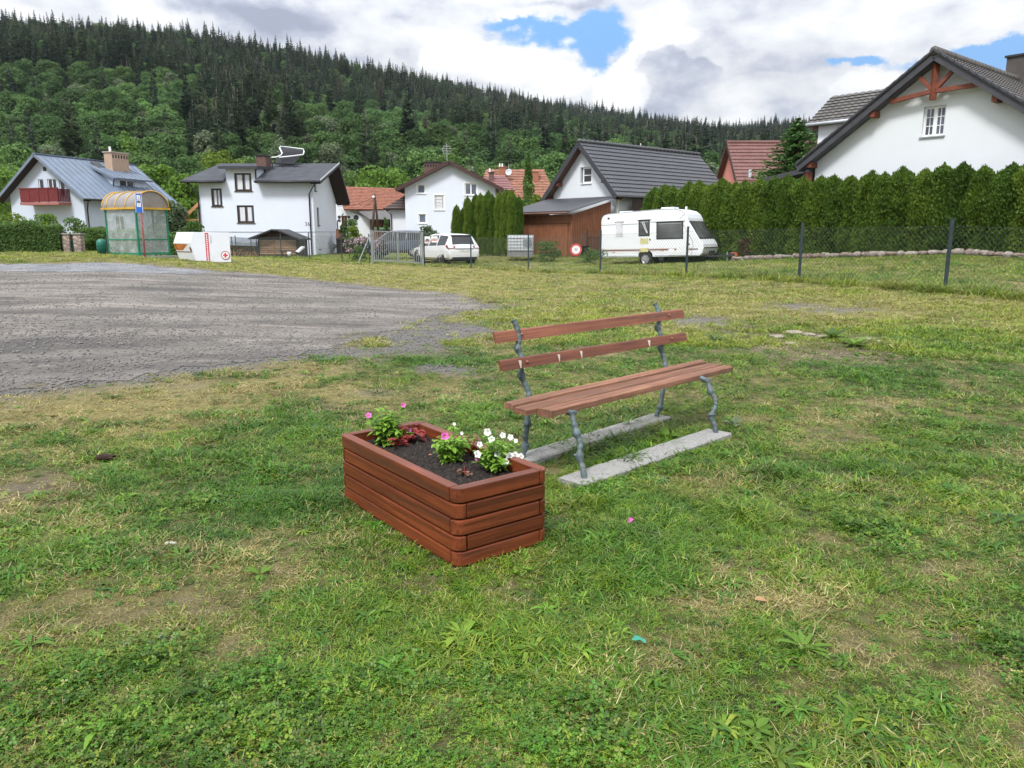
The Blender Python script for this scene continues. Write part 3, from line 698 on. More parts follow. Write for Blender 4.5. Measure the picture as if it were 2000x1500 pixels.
text_mesh('36', .42, lambda u, v, d: O+gx*(X(600)+u)+UP*(Z(438)+v)+ny*(d-.004), pm('house_number', (.10, .09, .09), .7), root, 'house_number')
# solar collector on the roof: a thing of its own kind but fixed to the house
sp = MB(); a = D(538, 319, 61.2); bq = D(573, 321, 61.2); c_ = D(594, 294, 62.6); d_ = D(548, 288, 62.6)
slab(sp, a, bq, c_, d_, .08); spo = sp.build('solar_panel', pm('collector_tubes', (.010, .011, .017), .3, .3, 2), root)
rb = MB()
for i in range(14):
    t = i/13; rb.beam(a.lerp(bq, t)+UP*.03, d_.lerp(c_, t)+UP*.03, .03, .03)
for t in (.33, .66): rb.beam(a.lerp(d_, t)+UP*.03, bq.lerp(c_, t)+UP*.03, .03, .03)
rb.build('tube_rack', pm('tube_grey', (.05, .05, .06), .3, .2), spo)
pp = MB(); pp.tube([D(522, 308, 60.6), D(540, 307, 61), D(549, 303, 61.1), D(551, 299, 61.2), D(546, 289, 61.6), D(548, 286, 61.9), D(592, 291, 62.2), D(594, 296, 62.2), D(592, 302, 61.6), D(570, 305, 61.3), D(545, 307.5, 61.0)], .05, 7); pp.build('insulated_pipe', FW, spo, True)
lg = MB()
for (px, py0, py1, dd) in ((532, 320, 330, 60.9), (551, 319, 334, 61), (575, 320, 331, 61), (594, 296, 327, 62.6), (546, 300, 322, 62.3)): lg.beam(D(px, py0, dd), D(px, py1, dd), .05, .05)
lg.beam(D(528, 319, 61), D(602, 327, 61.4), .05, .05); lg.build('support_frame', DRK, spo)
gnd36 = root
# ---------------- low orange roof with dish peeping from behind the felt-roof house
O = D(396, 440, 70); O.z = 0; root = thing('house', (O.x, O.y, 0), 'low orange roof with a satellite dish behind the number 36 house', 'house', 'houses round the lawn')
mb = MB(); mb.box(O.x-.8, O.x+5, 71, 77, -.3, D(380, 408, 70).z); mb.build('wall', W3, root)
rf = MB(); slab(rf, D(357, 426, 69), D(357, 426, 77), D(403, 380, 76.0), D(403, 380, 69), .14); rf2 = rf.build('roof', R_ORG, root)
bb = MB(); bb.beam(D(357, 428, 68.9), D(403, 382.5, 68.9), .05, .26); bb.build('bargeboard', pm('orange_brown_board', (.42, .20, .09), .6), rf2)
ev = MB(); ev.beam(D(356, 429, 69), D(388, 430, 69.2), .12, .16); ev.build('eave_board', MATS['orange_brown_board'], rf2)
dd = MB(); c_ = D(358, 416, 68.6); dd.lathe(c_, V((-.4, -1, .3)), [(0, 0), (.17, .015), (.33, .07), (.37, .12), (.36, .13), (.3, .07), (0, .02)], 20); dd.build('satellite_dish', pm('dish_grey', (.55, .57, .6), .4), root, True)
dd = MB(); dd.tube([c_, D(366, 424, 68.9)], .03, 6); dd.build('dish_arm', DRK, root)
# ---------------- white house with brown verge boards in the middle
dpt = 70.0; P = D(878, 313, dpt); O = V((P.x, dpt, 0)); wd = D(966, 400, dpt).x-D(790, 400, dpt).x
root = thing('house', O, 'white gabled house with dark brown roof edge and roof aerial behind the grey gate', 'house', 'houses round the lawn')
Z = lambda py: D(878, py, dpt).z
X = lambda px, py=400: D(px, py, dpt).x-P.x
rz = Z(321); ez = Z(367)
fn = plane_fn(O, gx, ny); mb = MB()
ws = [(X(815.5), X(831), Z(378), Z(360)), (X(848.5), X(867.5), Z(410), Z(381)), (X(817), X(832), Z(436), Z(418)), (X(908), X(932), Z(381), Z(357))]
ws[3] = (X(908), X(932), Z(381), Z(358))
facade(mb, fn, gable_wall(wd, ez, rz, -.3), ws)
facade(mb, plane_fn(O-gx*wd/2, ny, gx), [(0, -.3), (10, -.3), (10, ez), (0, ez)]); facade(mb, plane_fn(O+gx*wd/2, ny, -gx), [(0, -.3), (10, -.3), (10, ez), (0, ez)]); facade(mb, plane_fn(O+ny*10, gx, -ny), gable_wall(wd, ez, rz, -.3))
mb.build('wall', W2, root)
for i, q in enumerate(ws):
    o = window(root, fn, *q, FW, GLB, vbars=[((q[0]+q[1])/2, .12)] if i == 3 else [], t=.09, rec=.06, curtain=[(q[0]+.15, q[1]-.15)] if i == 1 else None)
    s_ = MB(); t = .1
    fbox(s_, fn, q[0]-t, q[0], q[2]-t, q[3]+t, -.02, 0); fbox(s_, fn, q[1], q[1]+t, q[2]-t, q[3]+t, -.02, 0); fbox(s_, fn, q[0], q[1], q[3], q[3]+t, -.02, 0); s_.build('window_surround', FW, o)
    if i == 1:
        s_ = MB()
        for j in range(4): zz = q[2]+.12+(q[3]-q[2]-.2)*j/4; fbox(s_, fn, q[0]+.1, q[1]-.1, zz, zz+.03, .055, .065)
        s_.build('blind_slat', FW, o)
def RP(u, w, z): return O+gx*u+ny*w+UP*z
oh = .75; k = (rz-ez)/(wd/2); e = ez-k*oh+.25; r_ = rz+.25
rf = MB()
for s in (1, -1): slab(rf, RP(s*(wd/2+oh), -.6, e), RP(s*(wd/2+oh), 10.5, e), RP(0, 10.5, r_), RP(0, -.6, r_), .2)
ro = rf.build('roof', R_BRN, root)
bb = MB(); bmat = wood('brown_verge', (.075, .035, .032), (.04, .02, .018), .5, 0)
for s in (1, -1): bb.beam(RP(s*(wd/2+oh), -.63, e-.1), RP(0, -.63, r_-.1), .05, .3)
bb.build('bargeboard', bmat, ro)
chimney(root, D(845, 330, 73), 1.5, .7, 6.5, D(845, 318, 73).z, BRKB, gx, DRK, 0, True)
an = MB(); q = D(873, 312, 71); an.tube([q-UP*.5, q+UP*1.35], .03, 6)
for j, (h_, l_) in enumerate(((.55, .35), (.75, .42), (.95, .4), (1.15, .3))):
    an.tube([q+V((-l_, 0, h_)), q+V((l_, 0, h_))], .022, 5); an.tube([q+V((0, -l_, h_)), q+V((0, l_, h_))], .02, 5)
an.tube([q+V((-.3, 0, .6)), q+V((-.42, 0, .95)), q+V((-.2, 0, 1.2))], .02, 5); an.build('roof_aerial', pm('aerial', (.45, .46, .46), .4, .1, metal=.6), root)
# annex with hipped roof
ax = MB(); a0 = D(762, 410, 71).x; a1 = O.x-wd/2-.01; axz = D(770, 408, 71).z; fna = plane_fn((a0, 71, 0), gx, ny); facade(ax, fna, [(0, -.3), (a1-a0, -.3), (a1-a0, axz), (0, axz)]); facade(ax, plane_fn((a0, 71, 0), ny, gx), [(0, -.3), (5, -.3), (5, axz), (0, axz)])
axo = ax.build('annex', W3, root)
ar = MB(); t_ = D(789.5, 386, 73); tiled(ar, (a0-.55, 70.4, axz-.02), (a1, 70.4, axz-.02), (a1, 73.2, t_.z+.35), (a1-.15, 73.2, t_.z+.35), 6, 6, .03, .05, .1); slab(ar, (a0-.55, 70.4, axz-.03), (a0-.55, 76, axz-.03), (a1, 76, t_.z+.3), (a1, 73.2, t_.z+.34), .1); ar.build('annex_roof', R_BRN, axo)
pipe(root, [(a0-.3, 70.5, axz-.1), (a0+.1, 70.9, axz-.5), (a0+.1, 70.9, 0)])
# ---------------- long barn with red clay tiles
root = thing('barn', D(700, 440, 80)*1, 'white barn with long red clay tile roof and grey lean-to beside the number 36 house', 'barn')
root.location.z = 0; ORI[root.name] = V((root.location.x, 80, 0))
rf = MB(); A = D(672, 412, 79.5); B_ = D(800, 414, 80.5); Cc = D(800, 374, 84.5); Dd = D(640, 363, 84)
A0 = D(640, 380, 79.5); A.z = B_.z = D(672, 409, 80).z
rl = D(655, 364, 84.3); rr_ = D(789, 373, 85.2); rr_.z = rl.z-.25
tiled(rf, A, B_, rr_+V((2.5, .3, 0)), rl, 15, 26, .02, .05, .12, 3); tiled(rf, (A.x, 90, A.z), (B_.x, 90, A.z), rr_+V((2.5, .3, .01)), rl+V((0, 0, .01)), 4, 4, .02, .05, .12, 2)
ro = rf.build('roof', R_RED, root)
mb = MB(); yw = 80.2; x0 = A.x-1.4; fnw = plane_fn((x0, yw, 0), gx, ny)
facade(mb, fnw, [(-4, -.3), (D(722, 430, yw).x-x0, -.3), (D(722, 430, yw).x-x0, D(722, 428, yw).z), (A.x-x0+.6, A.z-.25), (A.x-x0-.2, A.z+.5), (-4, A.z+3.2)], [(D(667, 430, yw).x-x0, D(678, 430, yw).x-x0, D(670, 443, yw).z, D(670, 421, yw).z)])
mb.box(A.x+.4, B_.x, 80.6, 89, -.3, A.z-.15); mb.build('wall', W4, root)
window(root, fnw, D(667, 430, yw).x-x0, D(678, 430, yw).x-x0, D(670, 443, yw).z, D(670, 421, yw).z, FR, GLD, vbars=[(D(672.5, 430, yw).x-x0, .2)], sill=False)
for (px, py, r_) in ((662.5, 424, .16), (681, 424, .16), (695.5, 425, .26), (663, 431, .13)):
    k_ = MB(); c_ = D(px, py, yw-.03); k_.lathe(c_, (0, 1, 0), [(0, 0), (r_, .0), (r_, .03)], 12); k_.build('wall_disc', DRK, root)
lt = MB(); slab(lt, D(722, 428, 78), D(792, 428, 78), D(792, 409, 80.4), D(693, 407.5, 80.4), .12); lt.build('lean_to_roof', pm('grey_slate', (.12, .115, .115), .8, .3), root)
lw = MB(); lw.box(D(723, 430, 79).x, D(745, 430, 79).x, 79, 79.15, -.3, D(723, 428, 79).z); lw.box(D(745, 430, 80).x, D(795, 430, 80).x, 80, 80.15, -.3, 2.9); lw.build('plank_wall', wood('barn_planks', (.20, .085, .05), (.08, .035, .022), .8, 2), root)
bn = MB(); bn.box(D(730, 447, 76).x, D(762, 447, 76).x, 76, 77, D(740, 448.5, 76).z, D(740, 444, 76).z); bn.build('green_canopy', pm('canopy_green', (.12, .22, .12), .6), root)
# ---------------- red roofs far behind
def far_house(label, rl, rr, el, er, back, mroof, mwall, hip=0, rows=12, cols=20):
    rl, rr, el, er = [D(*q) for q in (rl, rr, el, er)]
    rr.z = rl.z; el.z = er.z = min(el.z, er.z); c = (el+er)/2
    root = thing('house', (c.x, c.y, 0), label, 'house', 'houses round the lawn')
    rf = MB(); tiled(rf, el, er, rr, rl, rows, cols, .02, .06, .12, 3)
    dv = (rl-el); bl = V((rl.x*2-el.x, 2*rl.y-el.y, el.z)); br = V((rr.x*2-er.x, 2*rr.y-er.y, er.z)); slab(rf, bl, br, rr-UP*.003, rl-UP*.003, .12)
    slab(rf, el-UP*.01, bl-UP*.01, rl-UP*.01, rl-UP*.012+V((.01, 0, 0)), .1); slab(rf, er-UP*.01, br-UP*.01, rr-UP*.01, rr-UP*.012-V((.01, 0, 0)), .1)
    ro = rf.build('roof', mroof, root)
    mb = MB(); ins = .06
    q = [el.lerp(br, ins), er.lerp(bl, ins), br.lerp(el, ins), bl.lerp(er, ins)]; q = [V((p.x, p.y, 0)) for p in q]; mb.extrude([p-UP*.3 for p in q], UP*(el.z+.2)); mb.build('wall', mwall, root)
    return root, ro, rl, rr
h, ro, a, b_ = far_house('orange-red tiled house with brick chimneys behind the middle thuja row', (950, 331, 99), (1062, 338, 99), (925, 392, 93), (1090, 392, 93), 0, R_ORG, W3)
chimney(h, D(981, 335, 97.5), .9, .9, 7, D(981, 327, 97).z, BRKR, gx, BRKR, 2); chimney(h, D(1044, 345, 97), 1.0, .9, 6, D(1044, 336, 97).z, BRKR, gx, BRKR)
pq = MB(); pq.tube([D(993.5, 338, 97), D(993.5, 320, 97)], .04, 6); pq.build('roof_aerial', MATS['aerial'], h)
dd = MB(); dd.lathe(D(994, 337, 96.5), V((-.3, -1, .3)), [(0, 0), (.3, .05), (.42, .12), (.3, .07)], 16); dd.build('satellite_dish', MATS['dish_grey'], h, True)
h, ro, a, b_ = far_house('maroon metal tiled roof with a grey chimney right of the brown verge', (950, 343, 88), (986, 347, 88), (948, 372, 83.5), (1006, 370, 83.5), 0, R_MAR, W3, 0, 9, 10)
chimney(h, D(960, 350, 86.5), .55, .55, 6, D(960, 338, 86.5).z, BRKB, gx, DRK, 1)
# ---------------- steep graphite roof house with the brown shed
P = D(1130, 277, 50); g = V((.657, -.753, 0)).normalized(); r_dir = V((.753, .657, 0)).normalized(); n_out = -r_dir
hw = 3.25; ez = D(1203, 382, 47.55).z; rz = P.z; LN = 12.6
O = V((P.x, P.y, 0))+r_dir*.55
root = thing('house', O, 'steep graphite roofed house with small white gable window above the brown shed', 'house', 'houses round the lawn')
def RP(u, w, z): return V((P.x, P.y, 0))+g*u+r_dir*w+UP*z
k = (rz-ez)/hw; hwall = 2.75; wez = rz-k*hwall-.22; wrz = rz-.22
fn = plane_fn(O, g, r_dir); mb = MB()
q = D(1131, 358, 50.2), D(1152, 326, 50.2)
wz0, wz1 = q[0].z, q[1].z; wu0, wu1 = -.33, .62
facade(mb, fn, gable_wall(hwall*2, wez, wrz, -.3), [(wu0, wu1, wz0, wz1)], .2)
facade(mb, plane_fn(O+g*hwall, r_dir, -g), [(0, -.3), (LN-1, -.3), (LN-1, wez), (0, wez)]); facade(mb, plane_fn(O-g*hwall, r_dir, g), [(0, -.3), (LN-1, -.3), (LN-1, wez), (0, wez)])
facade(mb, plane_fn(O+r_dir*(LN-1), g, -r_dir), gable_wall(hwall*2, wez, wrz, -.3)); mb.build('wall', W4, root)
window(root, fn, wu0+.12, wu1, wz0, wz1, FW, GLD, vbars=[], hbars=[((wz0+wz1)/2, .05)], t=.1, rec=.12, name='window')
rf = MB()
tiled(rf, RP(hw, 0, ez), RP(hw, LN, ez), RP(0, LN, rz), RP(0, 0, rz), 13, 40, .028, .05, .14, 4)
tiled(rf, RP(-hw, LN, ez), RP(-hw, 0, ez), RP(0, 0, rz), RP(0, LN, rz), 13, 10, .028, .05, .14, 3)
ro = rf.build('roof', R_GRY, root)
rg = MB(); rg.tube([RP(0, -.05, rz+.05), RP(0, LN+.05, rz+.05)], .13, 8)
for i in range(30): rg.tube([RP(0, i*LN/30, rz+.055), RP(0, i*LN/30+.09, rz+.055)], .155, 8)
rg.build('ridge_tile', R_GRY, ro, True)
bb = MB()
for s in (1, -1): bb.beam(RP(s*hw, -.03, ez-.12), RP(0, -.03, rz-.12), .05, .3)
bb.build('bargeboard', pm('graphite_board', (.04, .042, .05), .5), ro)
so_ = MB()
for s in (1, -1): slab(so_, RP(s*(hw-.03), 0, ez-.19), RP(s*(hw-.03), .53, ez-.19), RP(0, .53, rz-.19), RP(0, 0, rz-.19), .03)
so_.build('soffit', wood('warm_soffit', (.17, .08, .05), (.09, .04, .03), .7, 0), ro)
pb = MB()
for s in (1, -1):
    for t in (.62, .9): pb = MB(); pb.beam(RP(s*hw*t, .05, rz-k*hw*t-.38), RP(s*hw*t, .8, rz-k*hw*t-.38), .2, .22); pb.build('purlin_end', RBEAM, root)
gutter(root, RP(hw+.06, .0, ez-.05), RP(hw+.06, LN, ez-.05)); pipe(root, [RP(hw-.15, .35, ez-.1), RP(hw-.25, .42, ez-.5), RP(hw-.25, .42, 0)], .055, WGUT)
c_ = RP(-1.6, 3.6, 0); chimney(root, c_, .6, .6, 5.0, rz-.75, DRK, g, pm('chimney_grey', (.4, .4, .42), .7))
tp = MB(); tp.tube([RP(0, 6, rz), RP(0, 6, rz+.35)], .04, 6); tp.build('vent_pipe', WGUT, root)
bx_ = MB(); slab(bx_, RP(hw-.02, 1.5, ez-.25), RP(hw-.02, 5.5, ez-.25), RP(hw-.04, 5.5, 1.5), RP(hw-.04, 1.5, 1.5), .05); bx_.build('side_cladding', SOF, root)
# shed
SW = wood('shed_boards', (.25, .10, .05), (.16, .06, .03), .6, 2, .8, None)
shd = thing('shed', RP(0, -1.8, 0), 'red-brown board shed with dark corrugated lean-to roof below the white gable', 'shed')
sd, sw = 3.4, 5.35; u1 = 2.9; u0 = u1-sw
zf = D(1122, 414, 45.2).z; zb = D(1195, 385, 47.8).z-.05
def SPt(u, w, z): return V((P.x, P.y, 0))+g*u-r_dir*w+UP*z      # w outwards from the gable
fs_ = plane_fn(SPt(u0, sd, 0), g, r_dir)
mb = MB(); facade(mb, fs_, [(0, -.3), (sw, -.3), (sw, zf-.12), (0, zf-.12)])
fe = plane_fn(SPt(u1, sd, 0), r_dir, -g); facade(mb, fe, [(0, -.3), (sd-.1, -.3), (sd-.1, zb-.2), (0, zf-.12)])
fe2 = plane_fn(SPt(u0, sd, 0), r_dir, g); facade(mb, fe2, [(0, -.3), (sd-.1, -.3), (sd-.1, zb-.2), (0, zf-.12)])
wo = mb.build('wall', SW, shd)
gv = MB()
for i in range(int(sw/.14)): fbox(gv, fs_, i*.14, i*.14+.012, -.2, zf-.62, -.012, 0)
for i in range(int(sd/.14)): fbox(gv, fe, i*.14, i*.14+.012, -.2, zf-.15+(zb-zf)*i*.14/sd, -.012, 0)
gv.build('board_gap', pm('board_gap', (.09, .03, .015), .9), wo)
tr = MB(); fbox(tr, fs_, -.05, sw+.05, zf-.6, zf-.5, -.05, 0); fbox(tr, fs_, sw-.1, sw+.02, -.2, zf-.6, -.03, 0); fbox(tr, fs_, -.02, .1, -.2, zf-.6, -.03, 0); tr.build('trim', SW, shd)
dr = MB(); fbox(dr, fs_, .35, sw-.35, -.1, zf-.66, -.035, -.013); dr.build('sliding_door', SW, shd)
sr = MB(); tiled(sr, SPt(u0-.3, sd+.45, zf+.02), SPt(u1+.18, sd+.45, zf+.02), SPt(u1+.18, .0, zb+.05), SPt(u0-.3, .0, zb+.05), 1, 30, .06, .0, .03, 6)
sr.build('roof', R_GRY, shd)
gutter(shd, SPt(u0-.3, sd+.5, zf-.05), SPt(u1+.1, sd+.5, zf-.05), .06, pm('brown_gutter', (.14, .06, .04), .5)); pipe(shd, [SPt(u0+.0, sd+.5, zf-.08), SPt(u0+.05, sd+.12, zf-.4), SPt(u0+.05, sd+.12, 0)], .055, WGUT)
# ---------------- salmon house
P = D(1420, 279, 62); root = thing('house', (P.x+5, 60, 0), 'salmon pink gabled house with maroon tiled roof behind the spruce', 'house', 'houses round the lawn')
ez = P.z-3.9; hw = 4.3
wl = MB(); fns = plane_fn((P.x+.35, P.y, 0), ny, gx); facade(wl, fns, [(-hw+.5, -.3), (hw-.5, -.3), (hw-.5, ez), (0, P.z-.35), (-hw+.5, ez)]); facade(wl, plane_fn((P.x+.35, P.y-hw+.5, 0), gx, ny), [(0, -.3), (12, -.3), (12, ez), (0, ez)]); wl.box(P.x+12, P.x+12.3, P.y-hw+.5, P.y+hw-.5, -.3, ez); wl.build('wall', pm('salmon_plaster', (.62, .24, .20), .9, .06), root)
rf = MB(); tiled(rf, (P.x, P.y-hw, ez-.25), (P.x+13, P.y-hw, ez-.25), (P.x+13, P.y, P.z), (P.x, P.y, P.z), 15, 40, .02, .06, .14, 3); slab(rf, (P.x, P.y+hw, ez-.25), (P.x+13, P.y+hw, ez-.25), (P.x+13, P.y, P.z-.003), (P.x, P.y, P.z-.003), .14)
ro = rf.build('roof', roofmat('maroon_clay_roof', (.16, .075, .066), .55, .25), root)
bb = MB()
for s in (1, -1): bb.beam((P.x-.03, P.y+s*hw, ez-.35), (P.x-.03, P.y, P.z-.1), .05, .3)
bb.build('bargeboard', bmat, ro)
fbm_ = MB(); fbox(fbm_, fns, -1.15, -.85, P.z-2.3, P.z-1.0, -.03, .02); fbm_.build('slit_window', FR, root)
rg = MB(); rg.tube([(P.x, P.y, P.z+.05), (P.x+13, P.y, P.z+.05)], .14, 7); rg.build('ridge_tile', MATS['maroon_clay_roof'], ro, True)
q = D(1465, 338, 57.9); st = MB(); st.tube([q-UP*.3, q+UP*.25], .12, 8); st.build('vent_pipe', MATS['zinc'], root)
# ---------------- big white house on the right
P = D(1826, 103, 32); g = V((.64, -.77, 0)).normalized(); r_dir = V((.77, .64, 0)).normalized()
hw = 5.57; rz = P.z; ez = D(1558, 325, 36.3).z; k = (rz-ez)/hw; ov = .6
O = V((P.x, P.y, 0))+r_dir*ov
root = thing('house', O, 'large white house with red timber star in its gable behind the thuja hedge', 'house', 'houses round the lawn')
def RP(u, w, z): return V((P.x, P.y, 0))+g*u+r_dir*w+UP*z
hwl = 5.0; wrz = rz-.25; wez = wrz-k*hwl; LN = 14
fn = plane_fn(O, g, r_dir)
def onwall(px, py):
    # meet of the view ray with the gable wall
    d = D(px, py, 10)-V((0, 0, H)); t = (O-V((0, 0, H))).dot(r_dir)/d.dot(r_dir); p = V((0, 0, H))+d*t; return (p-O).dot(g), p.z
ua, za = onwall(1799, 268); ub, zb_ = onwall(1849, 204)
print('right house window', ua, ub, za, zb_)
mb = MB(); facade(mb, fn, gable_wall(hwl*2, wez, wrz, -.3), [(ua, ub, za, zb_)], .2)
facade(mb, plane_fn(O+g*hwl, r_dir, -g), [(0, -.3), (LN, -.3), (LN, wez), (0, wez)]); facade(mb, plane_fn(O-g*hwl, r_dir, g), [(0, -.3), (LN, -.3), (LN, wez), (0, wez)]); facade(mb, plane_fn(O+r_dir*LN, g, -r_dir), gable_wall(hwl*2, wez, wrz, -.3))
mb.build('wall', W4, root)
um = (ua+ub)/2; t = .1; wh = zb_-za
wo = window(root, fn, ua, ub, za, zb_, FW, glass('window_blue', (.09, .10, .14), .1), vbars=[(um, .15), ((ua+t+um-.08)/2, .03), ((ub-t+um+.08)/2, .03)], hbars=[(za+wh*.36, .03), (za+wh*.65, .03)], t=.085, rec=.14, msill=pm('grey_sill', (.30, .32, .35), .6), curtain=None)
MATS['curtain'].node_tree.nodes['Principled BSDF'].inputs['Roughness'].default_value = .9
rf = MB()
tiled(rf, RP(hw, LN, ez), RP(hw, 0, ez), RP(0, 0, rz), RP(0, LN, rz), 20, 46, .035, .05, .16, 5); tiled(rf, RP(-hw, 0, ez), RP(-hw, LN, ez), RP(0, LN, rz), RP(0, 0, rz), 20, 46, .035, .05, .16, 5)
ro = rf.build('roof', R_GRB, root)
bb = MB(); gb = pm('anthracite_verge', (.055, .055, .065), .5, .2)
for s in (1, -1):
    bb.beam(RP(s*hw, -.03, ez-.1), RP(0, -.03, rz-.10), .05, .3); bb.beam(RP(s*hw, -.05, ez+.08), RP(0, -.05, rz+.09), .12, .12)
    for i in range(20): a_ = RP(s*hw*(i/20), -.05, rz+.1-k*hw*i/20); c_ = RP(s*hw*((i+.85)/20), -.05, rz+.05-k*hw*(i+.85)/20); bb.beam(a_+UP*.02, c_+UP*.04, .2, .07)
bb.build('bargeboard', gb, ro)
so_ = MB()
for s in (1, -1): slab(so_, RP(s*(hw-.03), 0, ez-.2), RP(s*(hw-.03), ov-.02, ez-.2), RP(0, ov-.02, rz-.2), RP(0, 0, rz-.2), .03)
so_.build('soffit', pm('grey_soffit', (.09, .09, .10), .7), ro)
rg = MB(); rg.tube([RP(0, -.1, rz+.06), RP(0, LN, rz+.06)], .16, 8)
for i in range(34): rg.tube([RP(0, -.08+i*.41, rz+.065), RP(0, .04+i*.41, rz+.065)], .185, 8)
rg.build('ridge_tile', R_GRB, ro, True)
# timber star in the apex
st = MB(); w0 = .22; zt_ = rz-1.42
st.beam(RP(0, w0, rz-.38), RP(0, w0, zt_-.32), .2, .2, (1, 0, 0)); hx = 1.42/k*.84
st.beam(RP(-hx, w0+.02, zt_-.18), RP(-.1, w0+.02, zt_+.02), .16, .17); st.beam(RP(.1, w0+.02, zt_+.02), RP(hx, w0+.02, zt_+.05), .16, .17)
st.beam(RP(-.08, w0+.01, zt_+.1), RP(-.58, w0+.01, zt_+.62), .15, .15); st.beam(RP(.08, w0+.01, zt_+.1), RP(.62, w0+.01, zt_+.66), .15, .15)
st.build('gable_truss', RBEAM, root, bev=.012)
pb = MB()
for u in (-hw*.42, -hw*.90, hw*.41, hw*.85):
    pb = MB(); pb.beam(RP(u, .05, rz-k*abs(u)-.36), RP(u, ov+.1, rz-k*abs(u)-.36), .2, .24); pb.build('purlin_end', RBEAM, root, bev=.01)
# cross gable (dormer) towards the rear left
cw, ch = 3.9, D(1637, 188, 39.2).z; cl = 6.25; ce = D(1580, 244, 38.0).z; chw = 2.15
dr = MB()
tiled(dr, RP(-cl, cw-chw, ce), RP(-1.0, cw-chw, ce), RP(-.2, cw, ch), RP(-cl, cw, ch), 9, 18, .035, .05, .14, 5); tiled(dr, RP(-1.0, cw+chw, ce), RP(-cl, cw+chw, ce), RP(-cl, cw, ch), RP(-.2, cw, ch), 9, 18, .035, .05, .14, 3)
dw = MB(); fd = plane_fn(RP(-cl+.45, cw, 0), r_dir, g); facade(dw, fd, [(-chw+.3, 2.8), (chw-.3, 2.8), (chw-.3, ce), (0, ch-.25), (-chw+.3, ce)]); facade(dw, plane_fn(RP(-cl+.45, cw-chw+.3, 0), g, r_dir), [(0, 2.8), (5, 2.8), (5, ce+.1), (0, ce+.1)]); dwo = dw.build('dormer', W4, root); dr.build('dormer_roof', R_GRB, dwo)
gutter(root, RP(-cl, cw-chw-.05, ce-.02), RP(-2.4, cw-chw-.05, ce-.02), .07, MATS['zinc'])
pb = MB(); pb.beam(RP(-cl+.05, cw-chw+.5, ce-.1), RP(-cl+.5, cw-chw+.5, ce-.1), .15, .2); pb.build('purlin_end', RBEAM, root)
pr = MB(); slab(pr, RP(-hw-2.6, 1.2, ez-.35), RP(-hw-2.6, 5, ez-.35), RP(-hw+.6, 5, ez+.15), RP(-hw+.6, 1.2, ez+.15), .22); pr.build('porch_roof', gb, root)
pr = MB(); pr.beam(RP(-hw+.35, .4, ez-1.6), RP(-hw+.35, .4, ez-.25), .28, .28); pr.build('porch_post', RBEAM, root); pr = MB(); pr.beam(RP(-hw-2.2, 1.6, .2), RP(-hw-2.2, 1.6, ez-.9), .16, .16); pr.build('porch_post', RBEAM, root)
q = D(1990, 135, 38); chimney(root, q, .8, .9, rz-1.6, q.z+.5, pm('dark_chimney', (.075, .065, .06), .7), g, DRK)
wg = MB(); tiled(wg, RP(2.2, 8.2, rz-.95), RP(7.2, 8.2, rz-.95), RP(7.2, 10.4, rz+.25), RP(1.6, 10.4, rz+.25), 7, 14, .035, .05, .14, 4); wg.build('wing_roof', R_GRB, root)
# ================================================================== BENCH, PLANTER, FENCES, VEHICLES, STREET FURNITURE
def local_thing(name, loc, rz, label, cat, group=None, tilt=0):
    o = thing(name, loc, label, cat, group); o.rotation_euler = (0, tilt, rz); ORI[o.name] = V((0, 0, 0)); return o
CONC = pm('concrete', (.31, .305, .29), .95, .5, 60, .006, dirt=(.15, .15, .14), dscale=60, damt=.6)
# ---------------- bench
IRON = pm('weathered_iron', (.085, .12, .13), .5, .5, 14, .002, dirt=(.20, .195, .165), dscale=11, damt=.6)
e1 = V((.700, .714, 0)); e2 = V((-.714, .700, 0)); SO = V((.21, 4.78, .48))
def BP(s, t, z): return V((SO.x, SO.y, 0))+e1*s+e2*t+UP*z
bench_c = BP(1.2, .2, 0); bang = math.atan2(e1.y, e1.x)
bench = local_thing('park_bench', (bench_c.x, bench_c.y, 0), bang, 'weathered red-brown slatted bench on cast iron branch shaped legs', 'bench')
def BL(p): p = V(p)-V((bench_c.x, bench_c.y, 0)); return V((p.dot(e1), p.dot(e2), p.z))
BWOOD = wood('bench_boards', (.31, .155, .100), (.175, .082, .053), .72, 0, .8, (.085, .062, .05), .75, .25, .004)
BWOOD2 = wood('bench_back_boards', (.225, .082, .048), (.15, .055, .034), .62, 0, .7, (.05, .036, .030), .75, .3, .003)
def board(s0, s1, t0, t1, z1, th, ragged=0.0, nseg=40, tilt=0.0, rz=0.0, seed=0):
    """long board with slightly uneven edges"""
    mb = MB(); vs = []; rr = random.Random(seed)
    js = [[rr.uniform(-1, 1) for _ in range(nseg+1)] for _ in range(4)]
    for i in range(nseg+1):
        s = s0+(s1-s0)*i/nseg; d = ragged*(1+3*(i in (0, nseg)))
        a = t0+js[0][i]*d*.5; b = t1+js[1][i]*d*.5; zt0 = z1+js[2][i]*d*.15; zb = z1-th+js[3][i]*d*.5
        es = .0
        if i in (0, nseg): es = rr.uniform(-.004, .004)
        vs += [(s+es, a, zb), (s-es, b, zb+tilt), (s-es, b-.004, zt0+tilt-.001), (s+es*.5, b-.010, zt0+tilt), (s-es*.5, a+.010, zt0), (s+es, a+.002, zt0-.006)]
    fs = []; k = 6
    for i in range(nseg):
        for j in range(k): fs.append((i*k+j, i*k+(j+1) % k, (i+1)*k+(j+1) % k, (i+1)*k+j))
    fs += [tuple(range(k-1, -1, -1)), tuple(nseg*k+j for j in range(k))]
    mb.add(vs, fs); return mb
o0 = BL(BP(0, 0, 0))
def seatboard(s0, s1, t0, t1, z, th, rg, sd, tilt=0): board(o0.x+s0, o0.x+s1, o0.y+t0, o0.y+t1, z, th, rg, 44, tilt, 0, sd).build('seat_board', BWOOD, bench)
